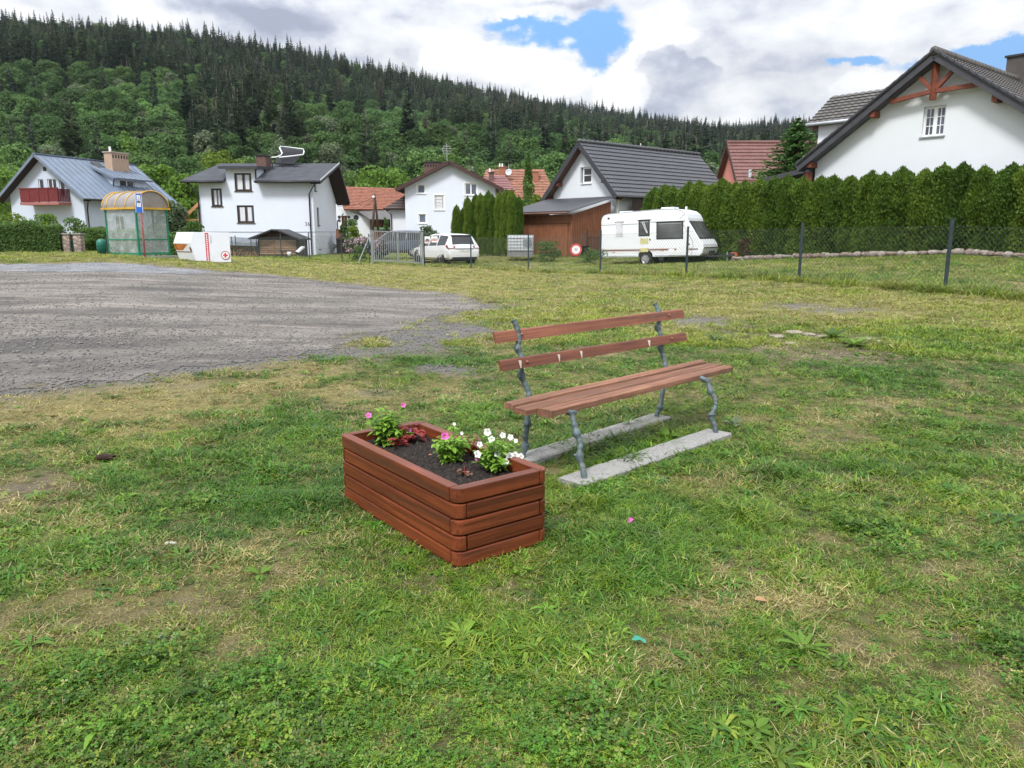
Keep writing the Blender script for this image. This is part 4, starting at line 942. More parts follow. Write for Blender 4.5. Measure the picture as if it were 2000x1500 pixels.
seatboard(.05, 2.43, .0, .105, .478, .042, .007, 1); seatboard(-.05, 2.42, .112, .238, .482, .036, .003, 2); seatboard(-.02, 2.44, .272, .352, .490, .034, .006, 3, .004)
def legpath(pts, d0, d1, fl=None): 
    n = len(pts); ys = [p[1] for p in pts]; r = []
    for (px, py) in pts:
        t = (py-ys[0])/(ys[-1]-ys[0]); r.append(BL(D(px, py, d0+(d1-d0)*t)))
    return r
def branch(name, path, r, knobs, cut=None, fine=7):
    """cast branch: wavering tube with swellings at the knots and a few stub twigs"""
    P = []
    for i in range(len(path)-1):
        for j in range(fine): P.append(path[i].lerp(path[i+1], j/fine))
    P.append(path[-1]); Q = []
    for i in range(len(P)): 
        a = P[max(0, i-2):i+3]; Q.append(sum(a, V((0, 0, 0)))/len(a))
    R_ = []
    for i, p in enumerate(Q):
        q = r*(1+.10*math.sin(i*1.7)+.07*math.sin(i*.9+1))
        for k in knobs:
            d = (p-path[k]).length; q += r*.5*math.exp(-(d/(r*1.1))**2)
        R_.append(q)
    mb = MB(); mb.tube(Q, R_, 11)
    for j, k in enumerate(knobs):
        dv = V((random.uniform(-1, 1), random.uniform(-1, 1), random.uniform(-.2, .7))).normalized(); p = path[k]
        mb.tube([p, p+dv*r*1.5, p+dv*r*2.0], [r*.7, r*.55, r*.3], 8)
    return mb.build(name, IRON, bench, True)
fl = legpath([(1116, 800), (1121, 828), (1126, 846), (1134, 866), (1131, 892), (1138, 913), (1143, 946)], 4.94, 4.742)
fr = legpath([(1381, 739), (1387, 764), (1397, 778), (1398, 794), (1388, 812), (1395, 830), (1402, 858)], 6.09, 5.90)
rl = legpath([(1001, 622), (1010, 640), (1014, 664), (1010, 680), (1020, 700), (1017, 733), (1026, 752), (1034, 770), (1028, 799), (1031, 827), (1026, 851), (1026, 872), (1019, 898)], 5.40, 5.22)
rr = legpath([(1277, 590), (1286, 606), (1288, 630), (1283, 640), (1291, 653), (1289, 678), (1295, 695), (1300, 712), (1297, 740), (1294, 765), (1290, 796), (1283, 809), (1281, 824)], 6.72, 6.46)
branch('leg', fl, .0195, (2, 4)); branch('leg', fr, .0195, (1, 4)); branch('back_post', rl, .0195, (3, 5, 9, 11)); branch('back_post', rr, .0195, (3, 5, 10))
for a, b in ((fl[0], rl[7]), (fr[0], rr[7])):
    a2 = a+V((.06, -.02, 0)); mb = MB(); m_ = a.lerp(b, .5); mb.tube([V((a.x+.075, a.y+.02, .425)), V((a.x+.05, a.y+.022, .424)), V((a.x, a.y+.02, .436)), V((a.x, a.y+.07, .452)), V((m_.x, m_.y, .455)), V((b.x, b.y, .452))], [.012, .021, .021, .018, .015, .018], 10); mb.build('seat_bracket', IRON, bench, True)
def backboard(l, r_, dl, dr, hgt, sd):
    a = BL(D(*l, dl)); b = BL(D(*r_, dr)); mb = MB(); n = 40; rr_ = random.Random(sd); vs = []
    for i in range(n+1):
        p = a.lerp(b, i/n); e = .0012*(1+2*(i in (0, n))); h = hgt/2; lean = .012
        j = lambda: rr_.uniform(-e, e)
        vs += [(p.x, p.y-.016-lean, p.z-h+j()), (p.x, p.y+.014-lean, p.z-h+j()), (p.x, p.y+.014+lean, p.z+h+j()), (p.x, p.y-.010+lean, p.z+h+j()), (p.x, p.y-.016+lean, p.z+h-.006+j())]
    fs = []; k = 5
    for i in range(n):
        for q in range(k): fs.append((i*k+q, i*k+(q+1) % k, (i+1)*k+(q+1) % k, (i+1)*k+q))
    fs += [tuple(range(k-1, -1, -1)), tuple(n*k+q for q in range(k))]; mb.add(vs, fs)
    return mb.build('back_board', BWOOD2, bench), a, b
bu, ua_, ub_ = backboard((966, 660), (1333, 612), 5.22, 6.95, .074, 5); bl_, la_, lb_ = backboard((977, 715), (1338, 657), 5.12, 6.85, .068, 6)
BOLT = pm('painted_bolt', (.26, .09, .06), .5, .2)
for (a, b, bd) in ((ua_, ub_, bu), (la_, lb_, bl_)):
    for t in (.105, .895):
        mb = MB(); p = a.lerp(b, t)+V((0, -.018, .004)); mb.lathe(p, (0, -1, 0), [(0, .012), (.007, .010), (.012, .004), (.013, 0)], 10); mb.build('bolt', BOLT, bench, True)
CHIP = pm('white_scrape', (.62, .58, .52), .8, .1)
for t in (.075, .745, .36, .25):
    p = la_.lerp(lb_, t); mb = MB(); w = .004 if t in (.075, .745) else .002; mb.box(p.x-w, p.x+w, p.y-.0288, p.y-.0274+.02, p.z-.030, p.z+.02); mb.build('paint_scrape', CHIP, bl_)
for lab, a, b, w in (('pale concrete strip under the front legs of the bench', (.37, 4.70), (1.665, 5.98), .22), ('pale concrete strip under the rear posts of the bench', (-.02, 5.13), (1.30, 6.52), .20)):
    a = V((*a, 0)); b = V((*b, 0)); d = (b-a).normalized(); nrm = V((-d.y, d.x, 0)); mb = MB(); n = 40; vs = []
    for i in range(n+1):
        p = a.lerp(b, i/n); jl = random.uniform(-.003, .003); jr = random.uniform(-.003, .003)
        p0 = p-nrm*(w/2+jl); p1 = p+nrm*(w/2+jr); z = .046+random.uniform(-.002, .002)
        vs += [(*p0.xy, -.05), (*p1.xy, -.05), (*p1.xy, z-.01), (*(p1-nrm*.012).xy, z), (*(p0+nrm*.012).xy, z), (*p0.xy, z-.01)]
    fs = []; k = 6
    for i in range(n):
        for q in range(k): fs.append((i*k+q, i*k+(q+1) % k, (i+1)*k+(q+1) % k, (i+1)*k+q))
    fs += [tuple(range(k-1, -1, -1)), tuple(n*k+q for q in range(k))]; mb.add(vs, fs)
    tag(mb.build('concrete_strip', CONC, None, loc=(a+b)/2), lab, 'concrete strip', 'concrete strips under the bench')
# ---------------- planter of alternating red-brown planks
PA = math.atan2(.60, .80); PB = local_thing('flower_planter', (-.266, 3.478, 0), PA, 'glossy red-brown wooden plank planter filled with dark soil on the grass', 'planter')
PWX, PLY, PH = .576, 1.312, .408
VARN_Y = wood('varnished_plank_long', (.225, .052, .018), (.115, .026, .010), .40, 1, .8, (.045, .022, .018), .75, .45, .004)
VARN_X = wood('varnished_plank_short', (.215, .050, .018), (.11, .026, .011), .40, 0, .8, (.042, .022, .018), .75, .45, .004)
NCO = 5; ch = PH/NCO; TH_ = .058; RAD = .055
def plank_poly(length, p0, p1):
    """plan of one plank: outer face y=0, inner y=TH_; p0/p1: does it run through to the corner there"""
    pts = []
    if p0: pts += [(RAD*(1-math.cos(t)), RAD*(1-math.sin(t))) for t in [math.pi/2*i/6 for i in range(7)]]
    else: pts += [(TH_+.006, 0)]
    if p1: pts += [(length-RAD*(1-math.cos(t)), RAD*(1-math.sin(t))) for t in [math.pi/2*i/6 for i in range(6, -1, -1)]]
    else: pts += [(length-TH_-.006, 0)]
    pts += [(length if p1 else length-TH_-.006, TH_), (0 if p0 else TH_+.006, TH_)]
    return pts
for c in range(NCO):
    z0 = c*ch+.004; z1 = (c+1)*ch-.004; odd = (NCO-1-c) % 2 == 0      # top course odd
    # side order F-R (short, front), R-K (long, right), K-L (short, rear), L-F (long, left)
    for nm, ln_, conv, m_ in (('fr', PWX, lambda s, t: (s, t), VARN_X), ('rk', PLY, lambda s, t: (PWX-t, s), VARN_Y), ('kl', PWX, lambda s, t: (PWX-s, PLY-t), VARN_X), ('lf', PLY, lambda s, t: (t, PLY-s), VARN_Y)):
        p0, p1 = (True, False) if odd else (False, True)
        j = random.uniform(-.0025, .0025); mb = MB()
        mb.extrude([(*[q+j for q in conv(s, t)], z0) for s, t in plank_poly(ln_, p0, p1)], (0, 0, z1-z0)); mb.build('plank', m_, PB, bev=.0065, seg=2)
lin = MB(); lin.box(TH_-.004, PWX-TH_+.004, TH_-.004, PLY-TH_+.004, .01, .30); lin.build('liner', BLK, PB)
m, nt, b = mnew('potting_soil'); p = opos(nt); f = noise(nt, p, 55, 8, .75)
L(nt, ramp(nt, f, [(.34, (.006, .005, .005)), (.52, (.022, .016, .013)), (.66, (.085, .062, .047))]), b.inputs['Base Color']); sinput(b, 'Roughness', .95); bump(nt, b, f, .02, 1)
nx, ny_ = 110, 270; xs = np.linspace(TH_-.002, PWX-TH_+.002, nx); ys = np.linspace(TH_-.002, PLY-TH_+.002, ny_); Xg, Yg = np.meshgrid(xs, ys, indexing='ij')
Zg = .335+.030*(fbm(Xg*9, Yg*9, 4, 3)-.5)*2+.022*(vnoise(Xg*55, Yg*55, 8)-.5)+.014*(vnoise(Xg*110, Yg*110, 9)-.5)
ii = np.arange(nx*ny_).reshape(nx, ny_); me = fast_mesh('soil', np.stack([Xg, Yg, Zg], -1).reshape(-1, 3), np.stack([ii[:-1, :-1], ii[1:, :-1], ii[1:, 1:], ii[:-1, 1:]], -1).reshape(-1, 4)); link_mesh('soil', me, m, PB)
# ---------------- flowers in the planter
LEAFG = leafmat('petunia_leaf', [(.0, (.15, .30, .03)), (.5, (.22, .40, .05)), (1, (.31, .50, .09))], .35)
LEAFR = leafmat('red_leaf', [(.0, (.16, .022, .025)), (.5, (.34, .055, .05)), (1, (.46, .12, .10))], .3)
LEAFD = leafmat('dry_leaf', [(.0, (.09, .03, .025)), (.5, (.18, .09, .06)), (1, (.30, .19, .12))], .2)
STEM = pm('stem_green', (.12, .24, .05), .6, .2); PETW = pm('white_petal', (.80, .80, .80), .6, .06); PETP = pm('pink_petal', (.66, .12, .42), .6, .2, 30); PETV = pm('violet_petal', (.34, .10, .42), .6, .2); THR = pm('flower_throat', (.48, .50, .16), .7)
def leaf_blade(mb, p, d, n, ln_, w):
    """one cupped leaf from its stalk end p along d"""
    d = V(d).normalized(); n = V(n); s = d.cross(n).normalized(); n = s.cross(d).normalized(); st = [(0, .08), (.22, .75), (.5, 1.0), (.78, .7), (1, .02)]; vs = []
    for t, k in st:
        c = V(p)+d*ln_*t-n*ln_*.32*t*t; vs += [c-s*w*k*.5+n*w*.16*k, c, c+s*w*k*.5+n*w*.16*k]
    fs = []
    for i in range(4):
        a = i*3; fs += [(a, a+1, a+4, a+3), (a+1, a+2, a+5, a+4)]
    mb.add(vs, fs)
def set_rnd(o):
    me = o.data; a = me.attributes.new('rnd', 'FLOAT', 'POINT'); a.data.foreach_set('value', RNG.random(len(me.vertices)//15+1).repeat(15)[:len(me.vertices)].astype(np.float32)); return o
def petunia(root, c, dirv, r, mpet):
    d = V(dirv).normalized(); a = d.orthogonal().normalized(); b = d.cross(a); mb = MB(); n = 25; vs = []; ph = random.random()*6
    for (rr_, h) in ((.12, -.75), (.20, -.35), (.55, -.05), (1.0, .02)):
        for k in range(n):
            t = 2*math.pi*k/n; w = 1+(.13*math.cos(5*t+ph) if rr_ > .5 else 0); hh = h+(.07*math.sin(10*t+ph) if rr_ > .9 else 0)
            vs.append(c+(a*math.cos(t)+b*math.sin(t))*r*rr_*w+d*r*hh)
    fs = []
    for i in range(3):
        for k in range(n): fs.append((i*n+k, i*n+(k+1) % n, (i+1)*n+(k+1) % n, (i+1)*n+k))
    mb.add(vs, fs); o = mb.build('flower', mpet, root, True, recalc=False)
    t = MB(); t.ball(c-d*r*.12, r*.15, 8, 5); t.build('throat', THR, o, True)
    return o
def plant(name, label, base, height, spread, nstem, flowers, mpet, lsize=.042, seed=0):
    random.seed(seed); root = thing(name, base, label, 'flower', 'flowers planted in the wooden planter'); st = MB(); lf = MB(); base = V(base)
    def stalk(tip):
        mid = base.lerp(tip, .5)+V((random.uniform(-.02, .02), random.uniform(-.02, .02), .025)); P = [base.lerp(mid, t).lerp(mid.lerp(tip, t), t) for t in [i/7 for i in range(8)]]
        st.tube(P, [.0035-.0016*i/7 for i in range(8)], 5)
        for i in range(1, 8):
            for _ in range(3):
                a = random.random()*6.28; d = V((math.cos(a), math.sin(a), random.uniform(-.1, .8))); s = lsize*random.uniform(.6, 1.15)*(1.05-.06*i)
                leaf_blade(lf, P[i], d, (0, 0, 1), s, s*.52)
    for i in range(nstem):
        a = 6.28*i/nstem+random.uniform(-.3, .3); rr_ = spread*random.uniform(.25, 1); stalk(base+V((math.cos(a)*rr_, math.sin(a)*rr_, height*random.uniform(.45, 1.0)*(1.15-.5*rr_/spread))))
    fl = []
    for (px, py, dd, r, m_) in flowers:
        c = D(px, py, base.y+dd); stalk(c-V((0, 0, .02))); fl.append((c, r, m_))
    st.build('stem', STEM, root, True); set_rnd(lf.build('foliage', LEAFG, root, False, recalc=False))
    for c, r, m_ in fl: petunia(root, c, V((random.uniform(-.7, .7), -1, random.uniform(.0, .9))), r*.88, m_)
plant('petunia', 'tall petunia with two pink flowers at the back left of the planter', G(757, 868, .335), .235, .085, 16, [(720, 811, -.02, .020, PETP), (788, 791, .05, .017, PETP), (801, 840, .0, .013, PETV)], PETP, .075, 5)
plant('petunia', 'bushy petunia with one pink flower in the middle of the planter', G(880, 905, .335), .205, .12, 17, [(869, 853, -.03, .026, PETP), (902, 846, .04, .011, PETW), (887, 828, .05, .010, PETW)], PETP, .064, 6)
plant('petunia', 'white flowering petunia at the front right end of the planter', G(966, 918, .335), .195, .12, 15, [(952, 844, .05, .024, PETW), (960, 858, .0, .020, PETW), (982, 850, .03, .018, PETW), (997, 854, .06, .018, PETW), (1007, 861, .05, .013, PETW), (937, 868, .02, .018, PETW), (984, 871, .02, .020, PETW), (933, 887, -.05, .023, PETW), (972, 886, -.03, .022, PETW), (987, 902, -.05, .023, PETW), (995, 890, .01, .022, PETW), (1006, 890, .02, .024, PETW), (1017, 892, .03, .020, PETW), (931, 897, -.03, .010, PETP)], PETW, .054, 7)
def rosette(label, base, n, ln_, m_, up=.5, seed=1, name='red_leaved_plant'):
    random.seed(seed); root = thing(name, base, label, 'plant', 'red leaved plants in the planter'); lf = MB(); st = MB(); base = V(base)
    for i in range(n):
        a = random.random()*6.28; rr_ = random.uniform(.01, .055); p = base+V((math.cos(a)*rr_, math.sin(a)*rr_, random.uniform(.02, .065)*up*2)); st.tube([base, p], .002, 5); leaf_blade(lf, p, V((math.cos(a), math.sin(a), random.uniform(-.2, .3))), (0, 0, 1), ln_*random.uniform(.6, 1.1), ln_*.85)
    st.build('stem', LEAFR, root); set_rnd(lf.build('foliage', m_, root, recalc=False))
rosette('bright red leaved plant beside the back petunia', G(803, 866, .335), 26, .055, LEAFR, .9, 2); rosette('small dull red plant by the near left board of the planter', G(776, 872, .335), 18, .042, LEAFR, .5, 3)
rosette('dark red brown plant behind the middle petunia', G(915, 890, .335), 26, .05, LEAFD, .9, 4); rosette('withered brown plant at the front corner of the planter soil', G(908, 928, .335), 12, .03, LEAFD, .3, 6)
lf = MB(); leaf_blade(lf, G(836, 889, .345), (1, .2, .1), (0, 0, 1), .05, .03); q = set_rnd(lf.build('dead_leaf', pm('dead_leaf_brown', (.33, .17, .09), .8, .3), None, loc=G(836, 889, .345), recalc=False)); tag(q, 'dry brown leaf lying on the planter soil', 'leaf')

# ---------------- chain link fence, posts and gate
FP = pm('fence_post_green', (.028, .045, .055), .5, .3, 8); WIRE = pm('fence_wire', (.085, .105, .10), .5, .2, metal=.2)
def mesh_panel(mb, a, b, h0, h1, pitch=.10, r=.0028):
    a = V(a); b = V(b); Ln = (V((b.x, b.y, 0))-V((a.x, a.y, 0))).length; hh = h1-h0
    def P(s, z): t = s/Ln; return V((a.x+(b.x-a.x)*t, a.y+(b.y-a.y)*t, a.z+(b.z-a.z)*t+h0+z))
    def wire(p, q):
        d = (q-p).normalized(); n = d.cross(V((.3, .9, .1))).normalized()*r; m_ = d.cross(n).normalized()*r
        c = [n, -n*.5+m_*.87, -n*.5-m_*.87]; mb.add([p+k for k in c]+[q+k for k in c], [(0, 1, 4, 3), (1, 2, 5, 4), (2, 0, 3, 5)])
    n = int((Ln+hh)/pitch)+1
    for i in range(n):
        s = -hh+i*pitch
        for sg in (1, -1):
            s0, s1 = (s, s+hh); z0, z1 = 0, hh
            if s0 < 0: z0 = -s0; s0 = 0
            if s1 > Ln: z1 = hh-(s1-Ln); s1 = Ln
            if s1-s0 < .01: continue
            if sg < 0: wire(P(Ln-s0, z0), P(Ln-s1, z1))
            else: wire(P(s0, z0), P(s1, z1))
    for z in (0.01, hh*.5, hh-.01): wire(P(0, z), P(Ln, z))
def fence(label, posts, hpost=1.55, hm=1.42, pr=.03, group='chain link fences', pitch=.125):
    P = [onT(px, d) for px, d in posts]; root = thing('chain_link_fence', P[len(P)//2], label, 'fence', group)
    for p in P:
        mb = MB(); ln_ = random.uniform(-.02, .02); mb.box(p.x-pr, p.x+pr, p.y-pr, p.y+pr, p.z-.2, p.z+hpost); mb.box(p.x-pr-.004, p.x+pr+.004, p.y-pr-.004, p.y+pr+.004, p.z+hpost, p.z+hpost+.02)
        o = mb.build('post', FP, root)
    for a, b in zip(P[:-1], P[1:]):
        mb = MB(); mesh_panel(mb, a, b, .04, hm, pitch); mb.build('wire_mesh', WIRE, root, recalc=False)
    return P
fence('dark posted chain link fence running from the grey gate to the right', [(2330, 13.2), (1845, 17), (1560, 21), (1340, 25.2), (1172, 29), (1032, 33), (920, 36.3), (829, 38.4)])
fence('low chain link fence with thin dark posts in front of the number 36 house', [(722, 39.6), (668, 40.5), (605, 41.5), (550, 44.5), (503, 47.5), (462, 50)], 1.45, 1.3, .022)
fence('chain link fence at the foot of the woodpile beside the number 36 house', [(455, 49.5), (492, 51), (596, 52.5)], 1.35, 1.2, .02, pitch=.12)
GM = pm('gate_grey', (.23, .245, .25), .5, .2, 6, metal=.2)
a = onT(826, 38.3); b = onT(728, 39.5); root = thing('gate', (a+b)/2, 'grey steel gate of thin upright bars beside the parked white car', 'gate')
d = (b-a); ln_ = d.length; d.normalize(); gh = 1.62
for p in (a, b):
    mb = MB(); mb.beam(p-UP*.2, p+UP*(gh+.05), .11, .11); mb.build('gate_post', GM, root)
mb = MB()
p0, p1 = a+d*.12, b-d*.12
for z in (.16, gh): mb.beam(p0+UP*z, p1+UP*z, .05, .05)
for p in (p0, p1, p0.lerp(p1, .48)): mb.beam(p+UP*.16, p+UP*gh, .05, .05)
mb.build('gate_frame', GM, root); mb = MB(); n = 22
for i in range(1, n):
    p = p0.lerp(p1, i/n); mb.beam(p+UP*.18, p+UP*(gh-.03), .028, .028)
mb.build('bars', GM, root)
q = onT(700, 39.4); mb = MB(); mb.tube([q, D(724, 456, 39.6)], .025, 6); tag(mb.build('brace_pole', pm('galvanised', (.35, .36, .36), .5), None, loc=q), 'thin leaning metal brace pole left of the grey gate', 'pole')
# notices on the fence
SIGN = pm('sign_white', (.72, .72, .72), .5, .05); SRED = pm('sign_red', (.52, .06, .06), .5, .1); SBLK = pm('sign_black', (.03, .03, .03), .5)
for (px, py, w, h, lab, rows) in ((834.8, 468.5, .27, .33, 'white notice with black and red lines hung on the fence by the gate post', [('b', .1, .2, .5), ('b', -.04, .24, .8), ('r', -.24, .22, .8)]), (848.8, 467.5, .29, .29, 'white notice with dark heading and red line hung on the fence right of another', [('b', .09, .16, .8), ('r', -.10, .24, .85)])):
    dd = 37.9 if px < 840 else 37.6
    c = D(px, py, dd-.05); root = thing('notice_sign', c, lab, 'sign', 'notices on the fence'); mb = MB(); mb.box(c.x-w/2, c.x+w/2, c.y-.004, c.y+.004, c.z-h/2, c.z+h/2); mb.build('sign_plate', SIGN, root)
    for (k, z, hh, ww) in rows:
        mb = MB()
        nn = 6
        for i in range(nn): x0 = c.x-w*ww/2+w*ww*i/nn; mb.box(x0, x0+w*ww/nn*.8, c.y-.007, c.y-.003, c.z+h*z-h*hh/2, c.z+h*z+h*hh/2-.02)
        mb.build('lettering', SBLK if k == 'b' else SRED, root)

# ---------------- cars
CARW = pm('car_white', (.72, .73, .74), .25, .03, 2, spec=.5, coat=.6); CARG = pm('car_blue_grey', (.07, .085, .115), .3, .1, 2, spec=.5, coat=.6); TYRE = pm('tyre', (.018, .018, .019), .85, .2); RIM = pm('rim_dark', (.10, .10, .11), .35, .2, metal=.7); RIML = pm('rim_silver', (.5, .5, .51), .35, .15, metal=.7)
REDL = pm('tail_light', (.22, .02, .025), .2, .2, spec=.6); PLAT = pm('plate_white', (.7, .7, .68), .4)
STN = [(0.0, .40, .62, .66, .74, .66), (.02, .36, .72, .80, .82, .72), (.06, .33, .92, .99, .88, .76), (.12, .30, 1.0, 1.08, .90, .75), (.36, .28, 1.04, 1.53, .92, .67), (.44, .28, 1.05, 1.60, .925, .66), (.8, .27, 1.04, 1.635, .935, .665), (1.35, .26, 1.02, 1.655, .94, .67), (1.43, .26, 1.02, 1.655, .94, .67), (2.3, .25, .99, 1.64, .94, .665), (2.38, .25, .985, 1.635, .94, .665), (2.75, .25, .97, 1.59, .94, .65), (3.45, .26, .94, 1.14, .935, .72), (3.6, .26, .92, 1.03, .93, .76), (4.25, .28, .82, .90, .90, .72), (4.6, .32, .68, .76, .80, .62), (4.72, .38, .54, .60, .68, .5)]
def make_car(label, loc, rz, mpaint, group='parked cars', rim=RIM, scale=(1, 1, 1)):
    root = local_thing('parked_car', loc, rz, label, 'car', group); root.scale = scale
    def sec(s):
        x, zb, zbl, zr, hb, hr = s; tw = zr-.07 if zr-zbl > .2 else zbl+(zr-zbl)*.55
        return [V((x, hb*.86, zb)), V((x, hb*.985, zb+.12)), V((x, hb*1.0, (zb+zbl)*.52)), V((x, hb*.975, zbl)), V((x, hr*1.02, tw)), V((x, hr*.86, zr)), V((x, hr*.45, zr+.02)), V((x, 0, zr+.028))]
    S = [sec(s) for s in STN]; body = MB(); wins = {'side_window': MB(), 'side_window+': MB(), 'rear_window': MB(), 'windscreen': MB()}
    for sg in (1, -1):
        T = [[V((q.x, q.y*sg, q.z)) for q in r] for r in S]
        for i in range(len(T)-1):
            for j in range(7):
                quad = (T[i][j], T[i+1][j], T[i+1][j+1], T[i][j+1]); x0, x1 = STN[i][0], STN[i+1][0]
                w = None
                if j == 3 and .40 < x0 and x1 < 3.46 and (x1-x0) > .1: w = 'side_window' if sg > 0 else 'side_window+'
                if j >= 5 and abs(x0-.12) < .01: w = 'rear_window'
                if j >= 5 and abs(x0-2.75) < .01: w = 'windscreen'
                (wins[w] if w else body).quad(*quad)
    e = [V((q.x, q.y, q.z)) for q in S[0]]; body.add(e+[V((q.x, -q.y, q.z)) for q in e], [tuple(range(8))+tuple(range(15, 7, -1))]); e = S[-1]; body.add(list(e)+[V((q.x, -q.y, q.z)) for q in e], [tuple(range(8))+tuple(range(15, 7, -1))])
    bo = body.build('body', mpaint, root)
    bm = bmesh.new(); bm.from_mesh(bo.data); bmesh.ops.remove_doubles(bm, verts=bm.verts, dist=1e-4); bmesh.ops.recalc_face_normals(bm, faces=bm.faces); bm.to_mesh(bo.data); bm.free()
    for p in bo.data.polygons: p.use_smooth = True
    bo.data.set_sharp_from_angle(angle=math.radians(38))
    for k, w in wins.items(): w.build(k.strip('+'), GLD, root, True)
    sk = MB(); sk.box(.25, 4.4, -.78, .78, .2, .34); sk.build('underbody', TYRE, root)
    for x in (.92, 3.72):
        for sg in (1, -1):
            mb = MB(); c = V((x, sg*.80, .335)); ax = V((0, sg, 0))
            mb.lathe(c, ax, [(.20, .13), (.325, .125), (.338, .09), (.338, -.09), (.2, -.1)], 24); w = mb.build('wheel', TYRE, root, True)
            k = MB(); k.lathe(c, ax, [(0, .125), (.05, .13), (.06, .11), (.19, .105), (.215, .132)], 20)
            for i in range(5):
                t = i*1.2566; k.beam(c+ax*.128+V((math.cos(t)*.04, 0, math.sin(t)*.04)), c+ax*.128+V((math.cos(t)*.2, 0, math.sin(t)*.2)), .05, .02, (0, 1, 0))
            k.build('rim', rim, w); ar = MB(); ar.lathe(V((x, sg*.915, .36)), ax, [(.30, .0), (.40, .018), (.405, 0)], 24); ar.build('wheel_arch', TYRE, root)
    for sg in (1, -1):
        mb = MB(); mb.extrude([(.045, sg*.90, .88), (.03, sg*.55, .90), (.075, sg*.50, 1.01), (.16, sg*.74, 1.10), (.26, sg*.925, 1.07), (.33, sg*.945, .98)], (-.02, sg*.012, .0)); mb.build('tail_light', REDL, root)
    mb = MB(); mb.box(.005, .05, -.52, .52, .855, .885); mb.build('trim_strip', TYRE, root); mb = MB(); mb.box(-.008, .012, -.27, .27, .72, .83); po = mb.build('number_plate', PLAT, root)
    mb = MB(); mb.box(-.012, .3, -.72, .72, .30, .43); mb.build('bumper_insert', TYRE, root); mb = MB(); mb.box(.32, .44, -.60, .60, 1.555, 1.60); mb.build('spoiler', TYRE, root)
    for sg in (1, -1):
        mb = MB(); mb.ball((3.0, sg*1.02, 1.02), (.09, .11, .07), 8, 6); mb.build('mirror', mpaint, root, True)
        mb = MB(); mb.extrude([(4.62, sg*.52, .70), (4.66, sg*.72, .68), (4.36, sg*.90, .78), (4.36, sg*.80, .85)], (.02, sg*.01, .015)); mb.build('headlight', GLB, root)
    return root
p = onT(908, 39.9); hd = math.atan2(.855, -.52); make_car('white estate car seen from behind through the fence right of the grey gate', p+UP*.0, hd, CARW, scale=(1.03, .99, .95))
p = onT(842, 47.5); p.z = .25; make_car('dark blue-grey car parked behind the bars of the grey gate', p, math.pi-.25, CARG, rim=RIML, scale=(.92, .92, .92))
p = onT(648, 66); p.z = .1; make_car('white car mostly hidden behind the right corner of the number 36 house', p, .35, CARW, rim=RIML, scale=(.5, .9, 1.05))

# ---------------- caravan
CW = pm('caravan_white', (.72, .745, .77), .4, .04, 1.2, dirt=(.52, .54, .53), dscale=1.5, damt=.3); CGRY = pm('caravan_trim', (.30, .32, .34), .4, .1); CWIN = glass('caravan_window', (.075, .078, .082), .12); CBLK = pm('caravan_rubber', (.03, .03, .033), .6, .2); STRP = pm('caravan_stripe', (.09, .04, .035), .5); ORGS = pm('caravan_orange', (.62, .22, .07), .5)
p = D(1175, 490, 39); rz = zt1(6.8, 37.4); bet = math.radians(33)
cv_ = local_thing('caravan', (p.x, 39, rz-.14), -bet, 'white touring caravan with brown stripe parked on grass before the thuja hedge', 'caravan', tilt=math.radians(-1.6))
prof = [(.03, .42), (.0, .75), (.0, 2.22), (.05, 2.38), (.18, 2.49), (.40, 2.545), (1.5, 2.60), (3.0, 2.655), (3.8, 2.645), (4.15, 2.56), (4.36, 2.40), (4.47, 2.20), (4.50, 2.08), (5.06, 1.22), (5.22, .98), (5.26, .80), (5.20, .55), (5.05, .44), (3.0, .42), (2.74, .42), (2.70, .60), (2.55, .72), (2.36, .75), (2.17, .72), (2.02, .60), (1.98, .42)]
CWID = 2.12; mb = MB(); mb.extrude([(x, 0, z) for x, z in prof], (0, CWID, 0)); body = mb.build('body', CW, cv_, bev=.05, seg=3)
cf = lambda s, z, d=0.0: V((s, d, z))
def panel(a, b, c, d_, m_, nm, d0=-.02, d1=.0, par=None): mb = MB(); fbox(mb, cf, a, b, c, d_, d0, d1); return mb.build(nm, m_, par or cv_, bev=.008, seg=1)
for (a, b, c, d_) in ((2.06, 2.54, 1.47, 2.14), (2.98, 4.22, 1.30, 2.02)):
    w = panel(a-.05, b+.05, c-.05, d_+.05, CBLK, 'window', -.018, .0); panel(a, b, c, d_, CWIN, 'pane', -.024, -.012, w)
    panel(a+.03, b-.03, d_-.06, d_-.03, CGRY, 'window_stay', -.028, -.02, w)
    if a < 2.5:
        mb = MB()
        for k in (0, .09): mb.beam((a+.13+k, -.026, d_-.03), (b-.1+k*.5, -.026, c+.1), .025, .006, (0, 1, 0))
        mb.build('curtain_fold', CW, w)
    panel(a-.12, b+.12, d_+.06, d_+.10, CW, 'rain_strip', -.05, 0)
panel(.80, 1.18, 1.42, 2.14, pm('vent_panel', (.58, .58, .62), .6), 'vent_panel', -.02, 0); panel(.74, 1.24, 2.15, 2.19, CW, 'rain_strip', -.05, 0)
panel(.02, 2.0, 2.0, 2.03, CGRY, 'trim_line', -.008, .002); panel(2.6, 4.1, 2.06, 2.085, CGRY, 'trim_line', -.008, .002)
panel(.02, 5.0, .74, .79, STRP, 'stripe', -.008, .002); panel(.02, 4.7, .815, .825, ORGS, 'stripe', -.008, .002); panel(.02, 4.7, .70, .71, ORGS, 'stripe', -.008, .002)
panel(.05, 1.92, .47, .50, CGRY, 'skirt_line', -.008, .002); panel(2.85, 5.0, .47, .50, CGRY, 'skirt_line', -.008, .002)
YEL = pm('yellow_sticker', (.55, .52, .24), .6, .3, 20); panel(2.1, 2.52, 1.05, 1.31, YEL, 'sticker', -.006, .002); panel(2.1, 2.52, .66, .86, YEL, 'sticker', -.010, .002)
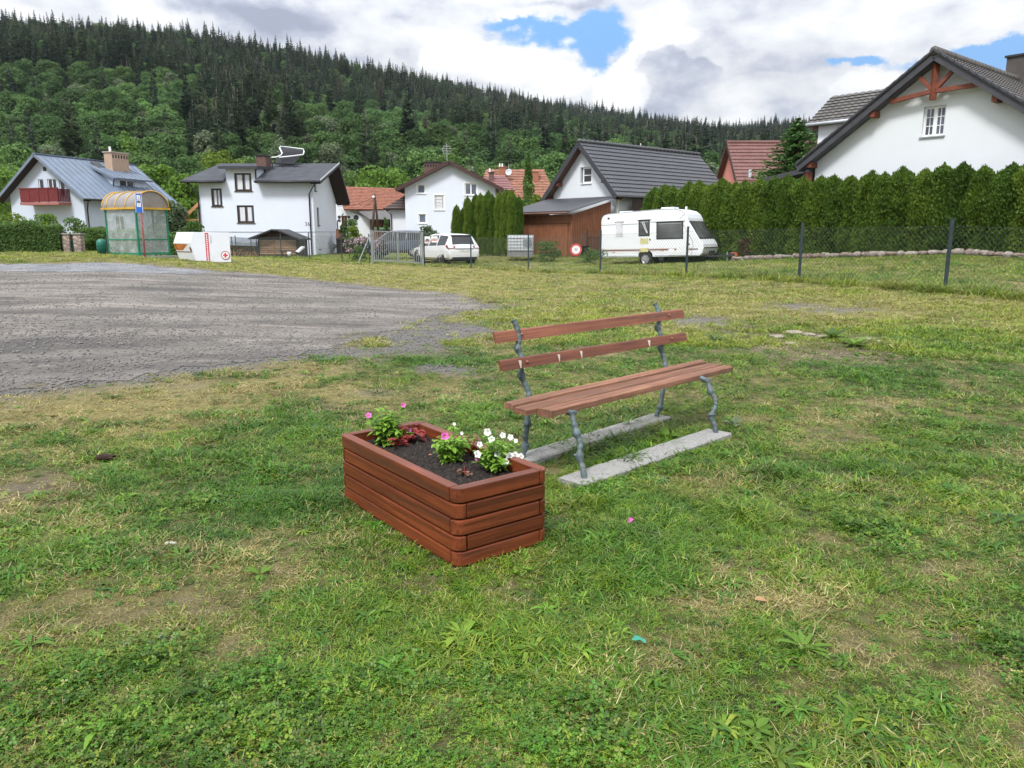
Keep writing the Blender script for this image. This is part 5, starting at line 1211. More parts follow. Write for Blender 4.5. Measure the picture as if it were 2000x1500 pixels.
panel(3.55, 3.85, .50, .80, CW, 'hatch', -.014, .0); panel(3.95, 4.55, .50, .82, CW, 'hatch', -.012, 0); panel(.62, .76, .66, .70, ORGS, 'side_marker', -.016, 0); panel(3.18, 3.32, .70, .74, ORGS, 'side_marker', -.016, 0)
panel(.36, .46, 2.28, 2.37, CBLK, 'side_light', -.012, 0); panel(4.5, 4.6, .95, 1.03, CBLK, 'cap', -.012, 0); panel(2.58, 2.64, 1.22, 1.30, CBLK, 'door_handle', -.03, 0)
ed = MB(); ed.tube([V((x, -.004, z)) for x, z in prof[3:11]]+[V((4.1, -.004, 2.2)), V((4.45, -.004, 1.6)), V((4.72, -.004, 1.15)), V((4.76, -.004, .9)), V((4.66, -.004, .45))], .012, 6); ed.build('edge_trim', CGRY, cv_)
# front windows on the raked nose
nv = V((.86, 0, .56)).normalized(); sl_a, sl_b = V((4.53, 0, 2.03)), V((5.03, 0, 1.27))
for (y0, y1) in ((.12, .52), (.56, 1.56), (1.60, 2.0)):
    mb = MB(); slab(mb, *[q+nv*.018 for q in (V((sl_b.x, y0, sl_b.z)), V((sl_b.x, y1, sl_b.z)), V((sl_a.x, y1, sl_a.z)), V((sl_a.x, y0, sl_a.z)))], .03); mb.build('front_window', CWIN, cv_, bev=.008)
mb = MB(); slab(mb, *[q+nv*.01 for q in (V((sl_b.x+.03, .05, sl_b.z-.05)), V((sl_b.x+.03, 2.07, sl_b.z-.05)), V((sl_a.x-.02, 2.07, sl_a.z+.04)), V((sl_a.x-.02, .05, sl_a.z+.04)))], .03); mb.build('front_window_frame', CBLK, cv_, bev=.005)
mb = MB(); mb.box(5.2, 5.275, .06, 2.06, .80, .84); mb.build('stripe', STRP, cv_); mb = MB(); mb.box(5.2, 5.3, .9, 1.5, .50, .66); mb.build('handle', CBLK, cv_)
for sg in (-.0, CWID):
    mb = MB(); c = V((2.36, .13 if sg == 0 else CWID-.13, .33)); ax = V((0, -1 if sg == 0 else 1, 0)); mb.lathe(c, ax, [(.18, .10), (.30, .10), (.325, .07), (.325, -.07), (.18, -.08)], 24); w = mb.build('wheel', TYRE, cv_, True)
    k = MB(); k.lathe(c, ax, [(0, .115), (.05, .115), (.06, .085), (.17, .08), (.21, .108)], 20)
    for i in range(7): t = i*.8976; k.beam(c+ax*.108+V((math.cos(t)*.03, 0, math.sin(t)*.03)), c+ax*.108+V((math.cos(t)*.19, 0, math.sin(t)*.19)), .05, .02, (0, 1, 0))
    k.build('rim', RIML, w)
mb = MB(); mb.beam((5.0, .5, .42), (6.2, 1.06, .42), .06, .08); mb.beam((5.0, 1.62, .42), (6.2, 1.06, .42), .06, .08); mb.box(6.1, 6.4, 1.0, 1.12, .4, .52); mb.build('hitch', CBLK, cv_); mb = MB(); mb.tube([(6.0, 1.2, .0), (6.0, 1.2, .6)], .03, 7); mb.build('jockey_wheel', CGRY, cv_)
for (x0, x1, y0, y1, z, h) in ((.75, 1.45, .5, 1.2, 2.57, .09), (2.9, 3.55, .6, 1.3, 2.64, .12), (4.0, 4.1, .9, 1.0, 2.6, .16)):
    mb = MB(); mb.box(x0, x1, y0, y1, z-.05, z+h); mb.build('roof_vent', CW, cv_, bev=.03)
q = D(1435, 497, 37.2); mb = MB(); mb.box(q.x-.17, q.x+.17, q.y-.1, q.y+.1, q.z-.1, q.z+.1); tag(mb.build('hitch_cover', pm('hitch_orange', (.55, .13, .06), .5), None, bev=.03, loc=q), 'orange plastic cover on the ground stand at the caravan hitch', 'cover')

# ---------------- bus shelter
SGRN = pm('shelter_green', (.012, .20, .105), .45, .2); SYEL = pm('shelter_yellow', (.56, .33, .035), .5, .25); SROOF = pm('shelter_smoked', (.22, .205, .20), .3, .2, spec=.5)
m, nt, b = mnew('scratched_glass'); p = opos(nt)
ng_ = noise(nt, p, 2.2, 9, .75); tr = nd(nt, 'ShaderNodeBsdfTransparent'); mx = nd(nt, 'ShaderNodeMixShader')
L(nt, ramp(nt, ng_, [(.35, (.16, .16, .16)), (.55, (.32, .32, .32)), (.68, (.70, .70, .70))]), mx.inputs[0]); L(nt, ramp(nt, noise(nt, p, 3.1, 8, .7), [(.3, (.30, .36, .35)), (.55, (.50, .55, .54)), (.7, (.68, .72, .72))]), b.inputs['Base Color']); sinput(b, 'Roughness', .25)
L(nt, tr.outputs[0], mx.inputs[1]); L(nt, b.outputs[0], mx.inputs[2]); L(nt, mx.outputs[0], nt.nodes['Material Output'].inputs[0])
C0 = onT(273, 30); gam = math.radians(60); ee = V((math.cos(gam), math.sin(gam), 0)); el_ = V((-math.sin(gam), math.cos(gam), 0)); EW, EL = 1.32, 1.9; hp = 1.84
sh = thing('bus_shelter', C0+ee*EW/2+el_*EL/2, 'green framed bus shelter with smoked barrel roof and scratched glass', 'bus shelter')
def SP(a, b, z): return C0+ee*a+el_*b+UP*z
for (a, b) in ((0, 0), (EW, 0), (EW, EL), (0, EL), (EW, EL*.45)):
    mb = MB(); mb.beam(SP(a, b, -.2), SP(a, b, hp), .06, .06, ee); mb.build('post', SGRN, sh)
for (a, b, c, d_) in ((0, 0, 0, EL), (EW, 0, EW, EL), (0, 0, EW, 0)):
    mb = MB(); mb.beam(SP(a, b, .12), SP(c, d_, .12), .04, .07); mb.build('rail', SGRN, sh); mb = MB(); mb.beam(SP(a, b, .66), SP(c, d_, .66), .03, .04); mb.build('rail', SGRN, sh)
    mb = MB(); q0, q1 = V((*SP(a, b, 0).xy, 0)), V((*SP(c, d_, 0).xy, 0)); z0 = C0.z; nn = (q1-q0).normalized().cross(UP)*.004
    mb.hexa([q0-nn+UP*(z0+.16), q1-nn+UP*(z0+.16), q1+nn+UP*(z0+.16), q0+nn+UP*(z0+.16), q0-nn+UP*(z0+hp-.03), q1-nn+UP*(z0+hp-.03), q1+nn+UP*(z0+hp-.03), q0+nn+UP*(z0+hp-.03)]); mb.build('glass_panel', MATS['scratched_glass'], sh)
for (a, b, c, d_) in ((-.08, -.12, -.08, EL+.12), (EW+.08, -.12, EW+.08, EL+.12), (-.1, -.1, EW+.1, -.1), (-.1, EL+.1, EW+.1, EL+.1)):
    mb = MB(); mb.beam(SP(a, b, hp), SP(c, d_, hp), .06, .075); mb.build('roof_rail', SYEL, sh)
na_ = 18; arc = [(EW/2-(EW/2+.07)*math.cos(math.pi*i/na_), hp+.03+.62*math.sin(math.pi*i/na_)) for i in range(na_+1)]
mb = MB()
for i in range(na_):
    (a0_, z0), (a1_, z1) = arc[i], arc[i+1]; mb.hexa([SP(a0_, -.1, z0-.012), SP(a1_, -.1, z1-.012), SP(a1_, EL+.1, z1-.012), SP(a0_, EL+.1, z0-.012), SP(a0_, -.1, z0), SP(a1_, -.1, z1), SP(a1_, EL+.1, z1), SP(a0_, EL+.1, z0)])
ro = mb.build('roof', SROOF, sh)
for b in (-.1, .52*EL/1.9, 1.15*EL/1.9, EL*.9, EL+.1):
    mb = MB(); mb.tube([SP(a_, b, z_+.015) for a_, z_ in arc], .022, 6); mb.build('roof_rib', SYEL, ro, True)
mb = MB(); mb.add([SP(a_, -.05, z_-.02) for a_, z_ in arc]+[SP(a_, -.055, z_-.02) for a_, z_ in arc], [tuple(range(na_+1)), tuple(range(2*na_+1, na_, -1))]); mb.build('end_panel', pm('end_panel', (.28, .25, .235), .6, .2), sh)
mb = MB(); mb.beam(SP(EW-.25, .2, .42), SP(EW-.25, EL-.2, .42), .3, .04); bo_ = mb.build('seat', wood('shelter_seat', (.30, .12, .08), (.2, .08, .05), .7, 0), sh)
for b in (.4, EL-.4):
    mb = MB(); mb.beam(SP(EW-.1, b, .0), SP(EW-.3, b, .42), .03, .03); mb.build('seat_leg', SGRN, sh)
pl_ = MB(); pl_.box(0, 1, 0, 1, 0, 1); pl_ = MB(); pl_.hexa([SP(-.9, -.3, -.2), SP(EW+.3, -.3, -.2), SP(EW+.3, EL+.4, -.2), SP(-.9, EL+.4, -.2), SP(-.9, -.3, .02), SP(EW+.3, -.3, .02), SP(EW+.3, EL+.4, .02), SP(-.9, EL+.4, .02)])
tag(pl_.build('shelter_slab', CONC, None, loc=SP(0, 0, 0)), 'low concrete slab under the bus shelter', 'slab')
# bus stop sign on its leaning red pole
bs = onT(283.5, 29.3); sg_ = thing('bus_stop_sign', bs, 'tall blue bus stop sign on a leaning faded red pole before the shelter', 'sign')
tp_ = D(275.5, 412, 29.3); mb = MB(); mb.tube([bs-UP*.2, tp_, tp_+(tp_-bs)*.38], .032, 8); mb.build('pole', pm('pole_red', (.46, .13, .13), .6, .3, 3, dirt=(.5, .4, .38), dscale=3), sg_, True)
q = [D(264.5, 378, 29.2), D(275.0, 379, 29.25), D(279, 415, 29.25), D(266, 415, 29.2)]
def SQ(u, v, d_=0): return (q[3].lerp(q[2], u)).lerp(q[0].lerp(q[1], u), v)-V((0, d_, 0))
def splate(u0, u1, v0, v1, d0, m_, nm, par): mb = MB(); mb.hexa([SQ(u0, v0, d0), SQ(u1, v0, d0), SQ(u1, v0, d0-.01), SQ(u0, v0, d0-.01), SQ(u0, v1, d0), SQ(u1, v1, d0), SQ(u1, v1, d0-.01), SQ(u0, v1, d0-.01)]); return mb.build(nm, m_, par)
BLU = pm('sign_blue', (.02, .12, .52), .4, .1); bd = splate(0, 1, 0, 1, .0, BLU, 'sign_board', sg_)
splate(-.06, 0, 0, 1, .002, SIGN, 'sign_edge', bd); splate(1, 1.06, 0, 1, .002, SIGN, 'sign_edge', bd); splate(.18, .82, .30, .92, .006, SIGN, 'white_field', bd)
mb = MB(); mb.hexa([SQ(.24, .54, .012), SQ(.78, .54, .012), SQ(.78, .54, .006), SQ(.24, .54, .006), SQ(.27, .62, .012), SQ(.72, .62, .012), SQ(.72, .62, .006), SQ(.27, .62, .006)])
for u in (.36, .64): mb.lathe(SQ(u, .54, .008), (0, -1, 0), [(0, .004), (.022, .004), (.022, 0)], 10)
mb.build('bus_symbol', SBLK, bd); splate(.3, .72, .66, .69, .010, SBLK, 'lettering', bd); splate(.36, .66, .75, .86, .010, pm('sign_grey', (.5, .52, .53), .5), 'lettering', bd); splate(.34, .66, .36, .48, .010, MATS['sign_grey'], 'lettering', bd)
# bin on a post
bp = onT(211, 29.9); bn = thing('litter_bin', bp, 'dark green dome topped litter bin on a thin post', 'bin'); mb = MB(); mb.tube([bp-UP*.2, bp+UP*.72], .025, 7); mb.build('post', pm('post_dark', (.03, .04, .035), .6), bn)
c = D(199, 489, 29.9); GBIN = pm('bin_green', (.012, .14, .10), .4, .2); mb = MB(); mb.lathe(c-UP*.13, UP, [(0, 0), (.165, 0), (.175, .38), (.172, .42), (.15, .49), (.10, .54), (.04, .562), (0, .565)], 20); mb.build('bin_body', GBIN, bn, True)
mb = MB(); mb.lathe(c-UP*.13, UP, [(.178, .33), (.186, .345), (.178, .36)], 20); mb.build('bin_rim', GBIN, bn, True)
q = onT(199, 30.6); tag((lambda mb: (mb.box(q.x-.11, q.x-.03, q.y, q.y+.1, q.z-.1, q.z+.28), mb.box(q.x+.05, q.x+.13, q.y, q.y+.1, q.z-.1, q.z+.28), mb.box(q.x-.13, q.x+.15, q.y-.02, q.y+.12, q.z+.28, q.z+.33), mb.build('stone_stool', CONC, None, loc=q))[3])(MB()), 'small pale concrete stand under the green litter bin', 'stand')
# ---------------- clothes collection container
KW = pm('container_white', (.66, .69, .75), .5, .05, 1.5, dirt=(.45, .42, .40), dscale=3, damt=.3); KWL = pm('container_front', (.64, .655, .66), .5, .06, 2); RUST = pm('rust', (.40, .13, .03), .9, .5, 6)
k0 = onT(387, 29.3); k0.z -= .03; kg = V((.985, .17, 0)).normalized(); kn = V((-.17, .985, 0)).normalized(); kt = thing('collection_container', k0, 'white hexagonal steel clothes container with rusty flap and red cross emblem', 'container')
# side panel: outline measured in metres right/up from its lower left corner; the body runs back from it
out = [(.14, 0), (1.10, 0), (1.10, 1.10), (.10, 1.12), (-.02, .70)]
kb = V((*k0.xy, 0))+kg*(-.22); KD = 1.15; kd = V((-.80, .60, 0)).normalized()
def KP(u, z, d_=0): return kb+kg*u+UP*(k0.z+z)+kd*d_
mb = MB(); mb.extrude([KP(u*1.28, z) for u, z in out], kd*KD); mb.build('body', KW, kt, bev=.012)
def kpan(u0, u1, z0, z1, off, m_, nm, par=None): mb = MB(); fbox(mb, lambda u, z, d_=0: kb+kg*u+UP*(k0.z+z)-kn*d_, u0, u1, z0, z1, off-.012, off); return mb.build(nm, m_, par or kt)
st_ = kpan(.53, .65, .01, 1.09, .014, pm('container_red', (.55, .045, .075), .5, .1), 'red_strip')
mb = MB()
for i in range(13): fbox(mb, lambda u, z, d_=0: kb+kg*u+UP*(k0.z+z)-kn*d_, .57, .615, .05+i*.078, .05+i*.078+.05, .010, .018)
mb.build('lettering', SIGN, st_)
def ring(c, r0, r1, off, m_, nm, par): mb = MB(); mb.lathe(c-kn*off, -kn, [(r0, -.004), (r0, .003), (r1, .003), (r1, -.004)], 28); return mb.build(nm, m_, par)
ec = KP(1.22, .26); em = ring(ec, 0, .155, .014, SIGN, 'emblem', kt); ring(ec, .135, .162, .017, pm('emblem_ring', (.34, .10, .12), .5), 'emblem_ring', em)
for (w, h) in ((.085, .03), (.03, .085)):
    mb = MB(); fbox(mb, lambda u, z, d_=0: ec+kg*u+UP*z-kn*d_, -w, w, -h, h, .012, .022 if w > h else .0225); mb.build('red_cross', MATS['container_red'], em)
kpan(.71, .75, .72, 1.0, .014, pm('faint_text', (.45, .48, .55), .6), 'label_sticker')
# flap side (left face): upper flap, rusty slot, lower panel
def KF(t, z, off=0):
    # point on the folded left side: t along the depth, z height
    u = (.14-.16*z/.70) if z < .70 else (-.02+.12*(z-.70)/.42); return KP(u*1.28, z, t*KD)-kg*off
def fpan(t0, t1, z0, z1, off, m_, nm): mb = MB(); mb.hexa([KF(t0, z0, off), KF(t1, z0, off), KF(t1, z0, off-.01), KF(t0, z0, off-.01), KF(t0, z1, off), KF(t1, z1, off), KF(t1, z1, off-.01), KF(t0, z1, off-.01)]); return mb.build(nm, m_, kt)
fpan(.03, .97, .72, 1.08, .016, KWL, 'flap'); fpan(.06, .96, .40, .68, .012, KWL, 'slot_plate'); fpan(.03, .97, .03, .36, .012, KWL, 'lower_panel')
mb = MB(); mb.add([KF(.97, .69, .018), KF(.97, .45, .018), KF(.55, .44, .018), KF(.30, .58, .018), KF(.12, .68, .018)], [(0, 1, 2, 3, 4)]); mb.build('rust_patch', RUST, kt)
mb = MB(); mb.hexa([KF(.05, .37, .018), KF(.98, .37, .018), KF(.98, .37, .01), KF(.05, .37, .01), KF(.05, .40, .018), KF(.98, .40, .018), KF(.98, .40, .01), KF(.05, .40, .01)]); mb.build('rusty_hinge', pm('dark_rust', (.14, .045, .02), .9, .5, 9), kt)
mb = MB(); mb.hexa([KF(.02, .42, .02), KF(.10, .42, .02), KF(.10, .42, .01), KF(.02, .42, .01), KF(.02, .56, .02), KF(.10, .56, .02), KF(.10, .56, .01), KF(.02, .56, .01)]); mb.build('slot_opening', pm('slot_red', (.14, .025, .02), .8), kt)
for t in (.3, .5, .7):
    mb = MB(); mb.ball(KF(t, .9, .018), .012, 6, 4); mb.build('rivet', MATS['dark_rust'], kt)
# ---------------- stone pillars and small green gate in the left hedge
def stonework(name, col):
    m, nt, b = mnew(name); p = opos(nt); v = nd(nt, 'ShaderNodeTexVoronoi'); v.inputs['Scale'].default_value = 4.2; L(nt, mapping(nt, p, (1, 1, 1.5)), v.inputs['Vector'])
    v2 = nd(nt, 'ShaderNodeTexVoronoi', feature='DISTANCE_TO_EDGE'); v2.inputs['Scale'].default_value = 4.2; L(nt, mapping(nt, p, (1, 1, 1.5)), v2.inputs['Vector'])
    hs = nd(nt, 'ShaderNodeSeparateColor'); L(nt, v.outputs['Color'], hs.inputs[0]); c = ramp(nt, hs.outputs[0], [(0, tuple(q*.55 for q in col)), (.5, col), (1, tuple(min(1, q*1.4) for q in col))])
    c = mixc(nt, ramp(nt, v2.outputs[0], [(.02, (1, 1, 1)), (.07, (0, 0, 0))]), c, (.10, .085, .075)); c = mixc(nt, mth(nt, 'MULTIPLY', noise(nt, p, 14, 6), .4), c, (.14, .12, .11)); L(nt, c, b.inputs['Base Color']); sinput(b, 'Roughness', .95)
    bump(nt, b, v2.outputs[0], .05, 1); return m
STN_ = stonework('fieldstone', (.34, .27, .225))
for px, lab in ((134.5, 'rough fieldstone gate pillar beside the end of the trimmed hedge'), (156.5, 'rough fieldstone gate pillar with dark bushes on its right')):
    q = onT(px, 33.2); r_ = thing('stone_pillar', q, lab, 'pillar', 'stone gate pillars'); mb = MB(); mb.box(q.x-.16, q.x+.16, q.y-.16, q.y+.16, q.z-.3, q.z+.74); o = mb.build('pillar_shaft', STN_, r_, bev=.03)
    mb = MB(); mb.box(q.x-.2, q.x+.2, q.y-.2, q.y+.2, q.z+.742, q.z+.80); mb.build('cap_stone', CONC, r_, bev=.01)
q = onT(146, 33.2); r_ = thing('garden_gate', q, 'small dark green garden gate between the two stone pillars', 'gate'); GG = pm('gate_green', (.02, .075, .07), .5, .3)
mb = MB(); mb.box(q.x-.16, q.x+.16, q.y-.015, q.y+.015, q.z+.03, q.z+.50); mb.build('gate_panel', GG, r_); mb = MB()
for i in range(5): x = q.x-.16+i*.08; mb.tube([(x, q.y, q.z+.5), (x, q.y, q.z+.78)], .012, 5)
mb.beam((q.x-.17, q.y, q.z+.76), (q.x+.17, q.y, q.z+.76), .025, .03); mb.build('gate_bars', GG, r_)
# ---------------- things in the yards
# water tank
q = onT(1016.5, 43.5); q.z = D(1016, 494, 43.5).z; tk = thing('water_tank', q, 'white plastic water tank in a metal cage left of the shed', 'tank'); w_ = (D(1042, 480, 43.5).x-D(991, 480, 43.5).x)/2; th_ = D(1016, 459, 43.5).z-q.z
mb = MB(); mb.box(q.x-w_+.03, q.x+w_-.03, q.y, q.y+1.1, q.z+.12, q.z+th_-.03); mb.build('tank_body', pm('tank_plastic', (.60, .63, .66), .5, .12, 2), tk, bev=.07, seg=3)
mb = MB(); cg = lambda u, z, d_=0: V((q.x+u, q.y+d_, q.z+z))
for i in range(9): u = -w_+2*w_*i/8; mb.beam(cg(u, .1, -.02), cg(u, th_, -.02), .022, .022); mb.beam(cg(-w_, .1, i*1.1/8), cg(-w_, th_, i*1.1/8), .02, .02); mb.beam(cg(w_, .1, i*1.1/8), cg(w_, th_, i*1.1/8), .02, .02)
for i in range(6): z = .12+(th_-.12)*i/5; mb.beam(cg(-w_, z, -.02), cg(w_, z, -.02), .022, .022); mb.beam(cg(-w_, z, 0), cg(-w_, z, 1.1), .02, .02); mb.beam(cg(w_, z, 0), cg(w_, z, 1.1), .02, .02)
mb.build('cage', pm('cage_steel', (.30, .32, .34), .5, .2, metal=.3), tk); mb = MB(); mb.box(q.x+w_*.2, q.x+w_*.85, q.y-.05, q.y-.035, q.z+th_*.4, q.z+th_*.75); mb.build('label_plate', pm('plate_grey', (.20, .21, .23), .5), tk); mb = MB(); mb.box(q.x-w_, q.x+w_, q.y, q.y+1.1, q.z-.2, q.z+.1); mb.build('pallet', pm('pallet', (.2, .2, .2), .8), tk)
# round prohibition sign leaning on the shed
q = D(1125, 487.5, 40.5); rs = thing('round_sign', q, 'round white sign with red rim leaning by the shed behind the fence', 'sign'); ax = V((-.25, -1, .12)).normalized(); mb = MB(); mb.lathe(q, ax, [(0, 0), (.30, 0), (.30, -.01)], 28); mb.build('sign_disc', SIGN, rs); mb = MB(); mb.lathe(q+ax*.004, ax, [(.215, 0), (.215, .006), (.31, .006), (.31, -.02)], 28); mb.build('red_rim', SRED, rs); mb = MB(); mb.lathe(q+ax*.006, ax, [(0, .0), (.10, .0)], 6); mb.build('faded_symbol', pm('faded_symbol', (.45, .45, .47), .6), rs)
mb = MB(); mb.tube([D(1128, 478, 40.7), D(1146, 452, 41.2)], .02, 6); tag(mb.build('pole', MATS['post_dark'], None, loc=D(1128, 478, 40.7)), 'thin dark pole slanting up behind the round red rimmed sign', 'pole')
q = onT(1139, 41.0); q.z = D(1139, 499, 41).z; mb = MB(); mb.lathe(q, UP, [(0, 0), (.22, 0), (.30, .5), (.32, .52), (.27, .5), (0, .4)], 18); tag(mb.build('tub', pm('tub_black', (.02, .022, .028), .5), None, True, loc=q), 'black plastic tub standing right of the round sign', 'tub')
gf = thing('iron_fence', onT(1158, 41.5), 'short dark iron picket fence between the shed and the caravan', 'fence'); IR = pm('iron_black', (.03, .022, .02), .7, .3); mb = MB(); a = D(1146, 500, 41.6); b = D(1178, 500, 41.6)
for i in range(12): p = a.lerp(b, i/11); mb.beam(p-UP*.2, p+UP*1.05, .025, .025)
for z in (.1, .95): mb.beam(a+UP*z, b+UP*z, .03, .03)
mb.build('pickets', IR, gf); mb = MB(); p = D(1146, 500, 41.4); mb.beam(p-UP*.3, p+UP*1.35, .07, .07); mb.build('post', IR, gf)
# utility pole (two legs), trestle
PO = pm('pole_wood', (.10, .065, .05), .9, .4, 5); up_ = thing('utility_pole', D(731, 450, 74), 'two legged wooden utility pole before the red tiled barn', 'utility pole')
mb = MB(); mb.tube([D(727, 460, 74), D(732.3, 378, 74)], [.15, .09], 8); mb.build('pole', PO, up_, True); mb = MB(); mb.tube([D(740, 462, 74.6), D(732.5, 384, 74.1)], [.13, .08], 8); mb.build('brace_pole', PO, up_, True); mb = MB(); mb.ball(D(729.5, 385, 73.9), .14, 8, 6); mb.tube([D(729.5, 385, 73.9), D(732.5, 383, 74)], .04, 6); mb.build('insulator', SIGN, up_, True)
for a, b in (((732, 384, 74), (640, 399, 82)), ((732, 386, 74), (700, 398, 79))):
    A_, B_ = D(*a), D(*b); mb = MB(); mb.tube([A_.lerp(B_, t)-UP*(.5*math.sin(math.pi*t)) for t in [i/8 for i in range(9)]], .02, 4); mb.build('cable', IR, up_)
# garden shed with open slatted front
SB = wood('shed_dark_wood', (.085, .06, .05), (.045, .03, .025), .8, 2); SL = wood('pale_slats', (.42, .27, .17), (.28, .17, .10), .7, 0); gs = thing('garden_shed', D(543, 497, 53), 'low brown timber shed with pale slatted front before the number 36 house', 'shed')
y0 = 53; Z = lambda py: D(543, py, y0).z; X = lambda px: D(px, 480, y0).x; fng = lambda u, z, d_=0: V((u, y0+d_, z))
mb = MB(); facade(mb, fng, [(X(504), -.2), (X(584), -.2), (X(584), Z(466)), (X(560), Z(455)), (X(535), Z(451)), (X(512), Z(460)), (X(504), Z(466))], [(X(505), X(578), .15, Z(467))], .1); fbox(mb, fng, X(504), X(504)+.08, -.2, Z(467), 0.0, 2.2); fbox(mb, fng, X(584)-.08, X(584), -.2, Z(467), .0, 2.2); mb.build('wall', SB, gs)
for i in range(7):
    z = .2+i*(Z(468)-.2)/7; mb = MB(); fbox(mb, fng, X(506), X(577.5), z, z+.11, .06, .09); mb.build('slat', SL, gs)
mb = MB(); fbox(mb, fng, X(534), X(536), .15, Z(467), .04, .058); mb.build('door_post', pm('brown_post', (.20, .11, .065), .8), gs); mb = MB(); fbox(mb, fng, X(505), X(578), .0, Z(467), 1.2, 1.25); mb.build('back_wall', SB, gs)
mb = MB(); zr_ = Z(447.5)
slab(mb, V((X(490), y0-.5, Z(465))), V((X(490), y0+2.4, Z(465))), V((X(536), y0+2.4, zr_)), V((X(536), y0-.5, zr_)), .09); slab(mb, V((X(592), y0-.5, Z(466.5))), V((X(592), y0+2.4, Z(466.5))), V((X(546), y0+2.4, zr_)), V((X(546), y0-.5, zr_)), .09); slab(mb, V((X(535.5), y0-.5, zr_-.015)), V((X(535.5), y0+2.4, zr_-.015)), V((X(546.5), y0+2.4, zr_-.017)), V((X(546.5), y0-.5, zr_-.017)), .09); mb.build('roof', pm('shed_felt', (.045, .047, .05), .8), gs)
# wood store
ws_ = thing('wood_store', D(480, 500, 54.5), 'grey roofed open wood store left of the low timber shed', 'wood store'); mb = MB(); slab(mb, D(440, 470, 53.8), D(503, 477, 53.8), D(503, 466, 56), D(440, 461, 56), .1); mb.build('roof', pm('store_roof', (.20, .22, .25), .6, .2), ws_)
for px in (444, 470, 500):
    mb = MB(); p = D(px, 500, 54); mb.beam(p-UP*.4, V((p.x, p.y, D(px, 474, 54).z)), .09, .09); mb.build('post', SB, ws_)
mb = MB(); mb.beam(D(440, 476, 53.7), D(516, 478, 53.7), .2, .2); mb.build('tarpaulin', pm('tarp', (.24, .27, .31), .6, .2), ws_); mb = MB(); mb.box(D(440, 480, 55.6).x, D(505, 480, 55.6).x, 55.5, 55.6, -.2, D(470, 470, 55.5).z); mb.build('back_wall', SB, ws_)
LOG = pm('log_end', (.30, .20, .11), .9, .55, 3); lg = MB(); random.seed(3); fs_n = 0
for row in range(9):
    for i in range(24):
        x = D(443, 490, 54).x+i*.125+random.uniform(-.02, .02)+(row % 2)*.06; z = .1+row*.105+random.uniform(-.02, .02)
        if x > D(519, 490, 54).x or (row > 7 and random.random() < .4): continue
        lg.lathe((x, 54.1+random.uniform(-.05, .05), z), (0, -1, 0), [(.0, .22), (random.uniform(.045, .065), .22), (random.uniform(.05, .065), 0)], 6)
tag(lg.build('firewood', LOG, None, loc=(D(480, 490, 54).x, 54, 0)), 'stacked firewood logs under the grey wood store', 'firewood', None, 'stuff')
# lounger and bucket by the shed
ld = thing('garden_lounger', D(575, 497, 50.5), 'dark folding garden lounger with pale backrest by the low timber shed', 'lounger'); mb = MB(); mb.beam(D(548, 490, 50.5), D(580, 493, 50.5), .5, .08); mb.build('seat', SB, ld); mb = MB(); mb.beam(D(580, 493, 50.5), D(592, 482, 50.8), .5, .07); mb.build('backrest', pm('pale_cloth', (.55, .54, .58), .9), ld)
for px in (552, 578):
    mb = MB(); p = D(px, 492, 50.5); mb.beam(p, V((p.x, p.y, -.1)), .05, .05); mb.build('leg', SB, ld)
q = D(565, 500, 50); mb = MB(); mb.lathe(q, UP, [(0, 0), (.1, 0), (.13, .26), (.12, .26), (0, .1)], 14); tag(mb.build('bucket', SIGN, None, True, loc=q), 'small white bucket in the grass before the timber shed', 'bucket')
# red tiled hut and dark summerhouse roof peeping through the plants
mb = MB(); slab(mb, D(656, 465, 62), D(678, 465, 62), D(668, 449, 63.5), D(656, 447, 63.5), .1); h = thing('hut', D(664, 480, 62), 'tiny red tiled hut beside the right corner of the number 36 house', 'hut'); mb.build('roof', R_RED, h); mb = MB(); mb.box(D(657, 480, 62.3).x, D(682, 480, 62.3).x, 62.3, 64, -.2, D(660, 466, 62.3).z); mb.build('wall', SB, h)
sh2 = thing('summerhouse', onT(48, 37), 'brown tiled summerhouse roof half buried in the left hedge shrubs', 'summerhouse'); mb = MB(); slab(mb, D(52, 447, 36), D(69, 447.5, 36), D(58, 437, 37.5), D(38, 434, 37.5), .1); mb.build('roof', R_BRN, sh2); mb = MB(); p = onT(54, 36.5); mb.box(p.x-.35, p.x+.25, p.y, p.y+.8, p.z-.2, D(54, 447, 36.5).z); mb.build('wall', SB, sh2)
# stone edging along the foot of the right hedge
# ================================================================== TREES, HEDGES, SHRUBS, HILL, FOREST
BARK = pm('bark', (.075, .062, .05), .95, .4, 5); BARKL = pm('pale_bark', (.22, .20, .175), .9, .4, 4)
def two_mat(me, mats, nf_first):
    for q in mats: me.materials.append(q)
    mi = np.ones(len(me.polygons), np.int32); mi[:nf_first] = 0; me.polygons.foreach_set('material_index', mi); return me
def crown_points(n, lobes, rng, inner=.25):
    """points on and a little inside the skins of overlapping lobes (centre, radii)"""
    P = []; N = []
    w = np.array([l[1][0]*l[1][2] for l in lobes]); w = w/w.sum()
    for (c, r), k in zip(lobes, w):
        m = max(8, int(n*k)); s = sph(m, rng); s[:, 2] = np.where(s[:, 2] < -.55, -s[:, 2]*.6, s[:, 2]); q = 1-inner*rng.random((m, 1))**1.6
        c = np.array(c); r = np.array(r); P.append(c+s*r*q); N.append(s/r)
    P = np.concatenate(P); N = np.concatenate(N); return P, N/np.linalg.norm(N, axis=1, keepdims=True)
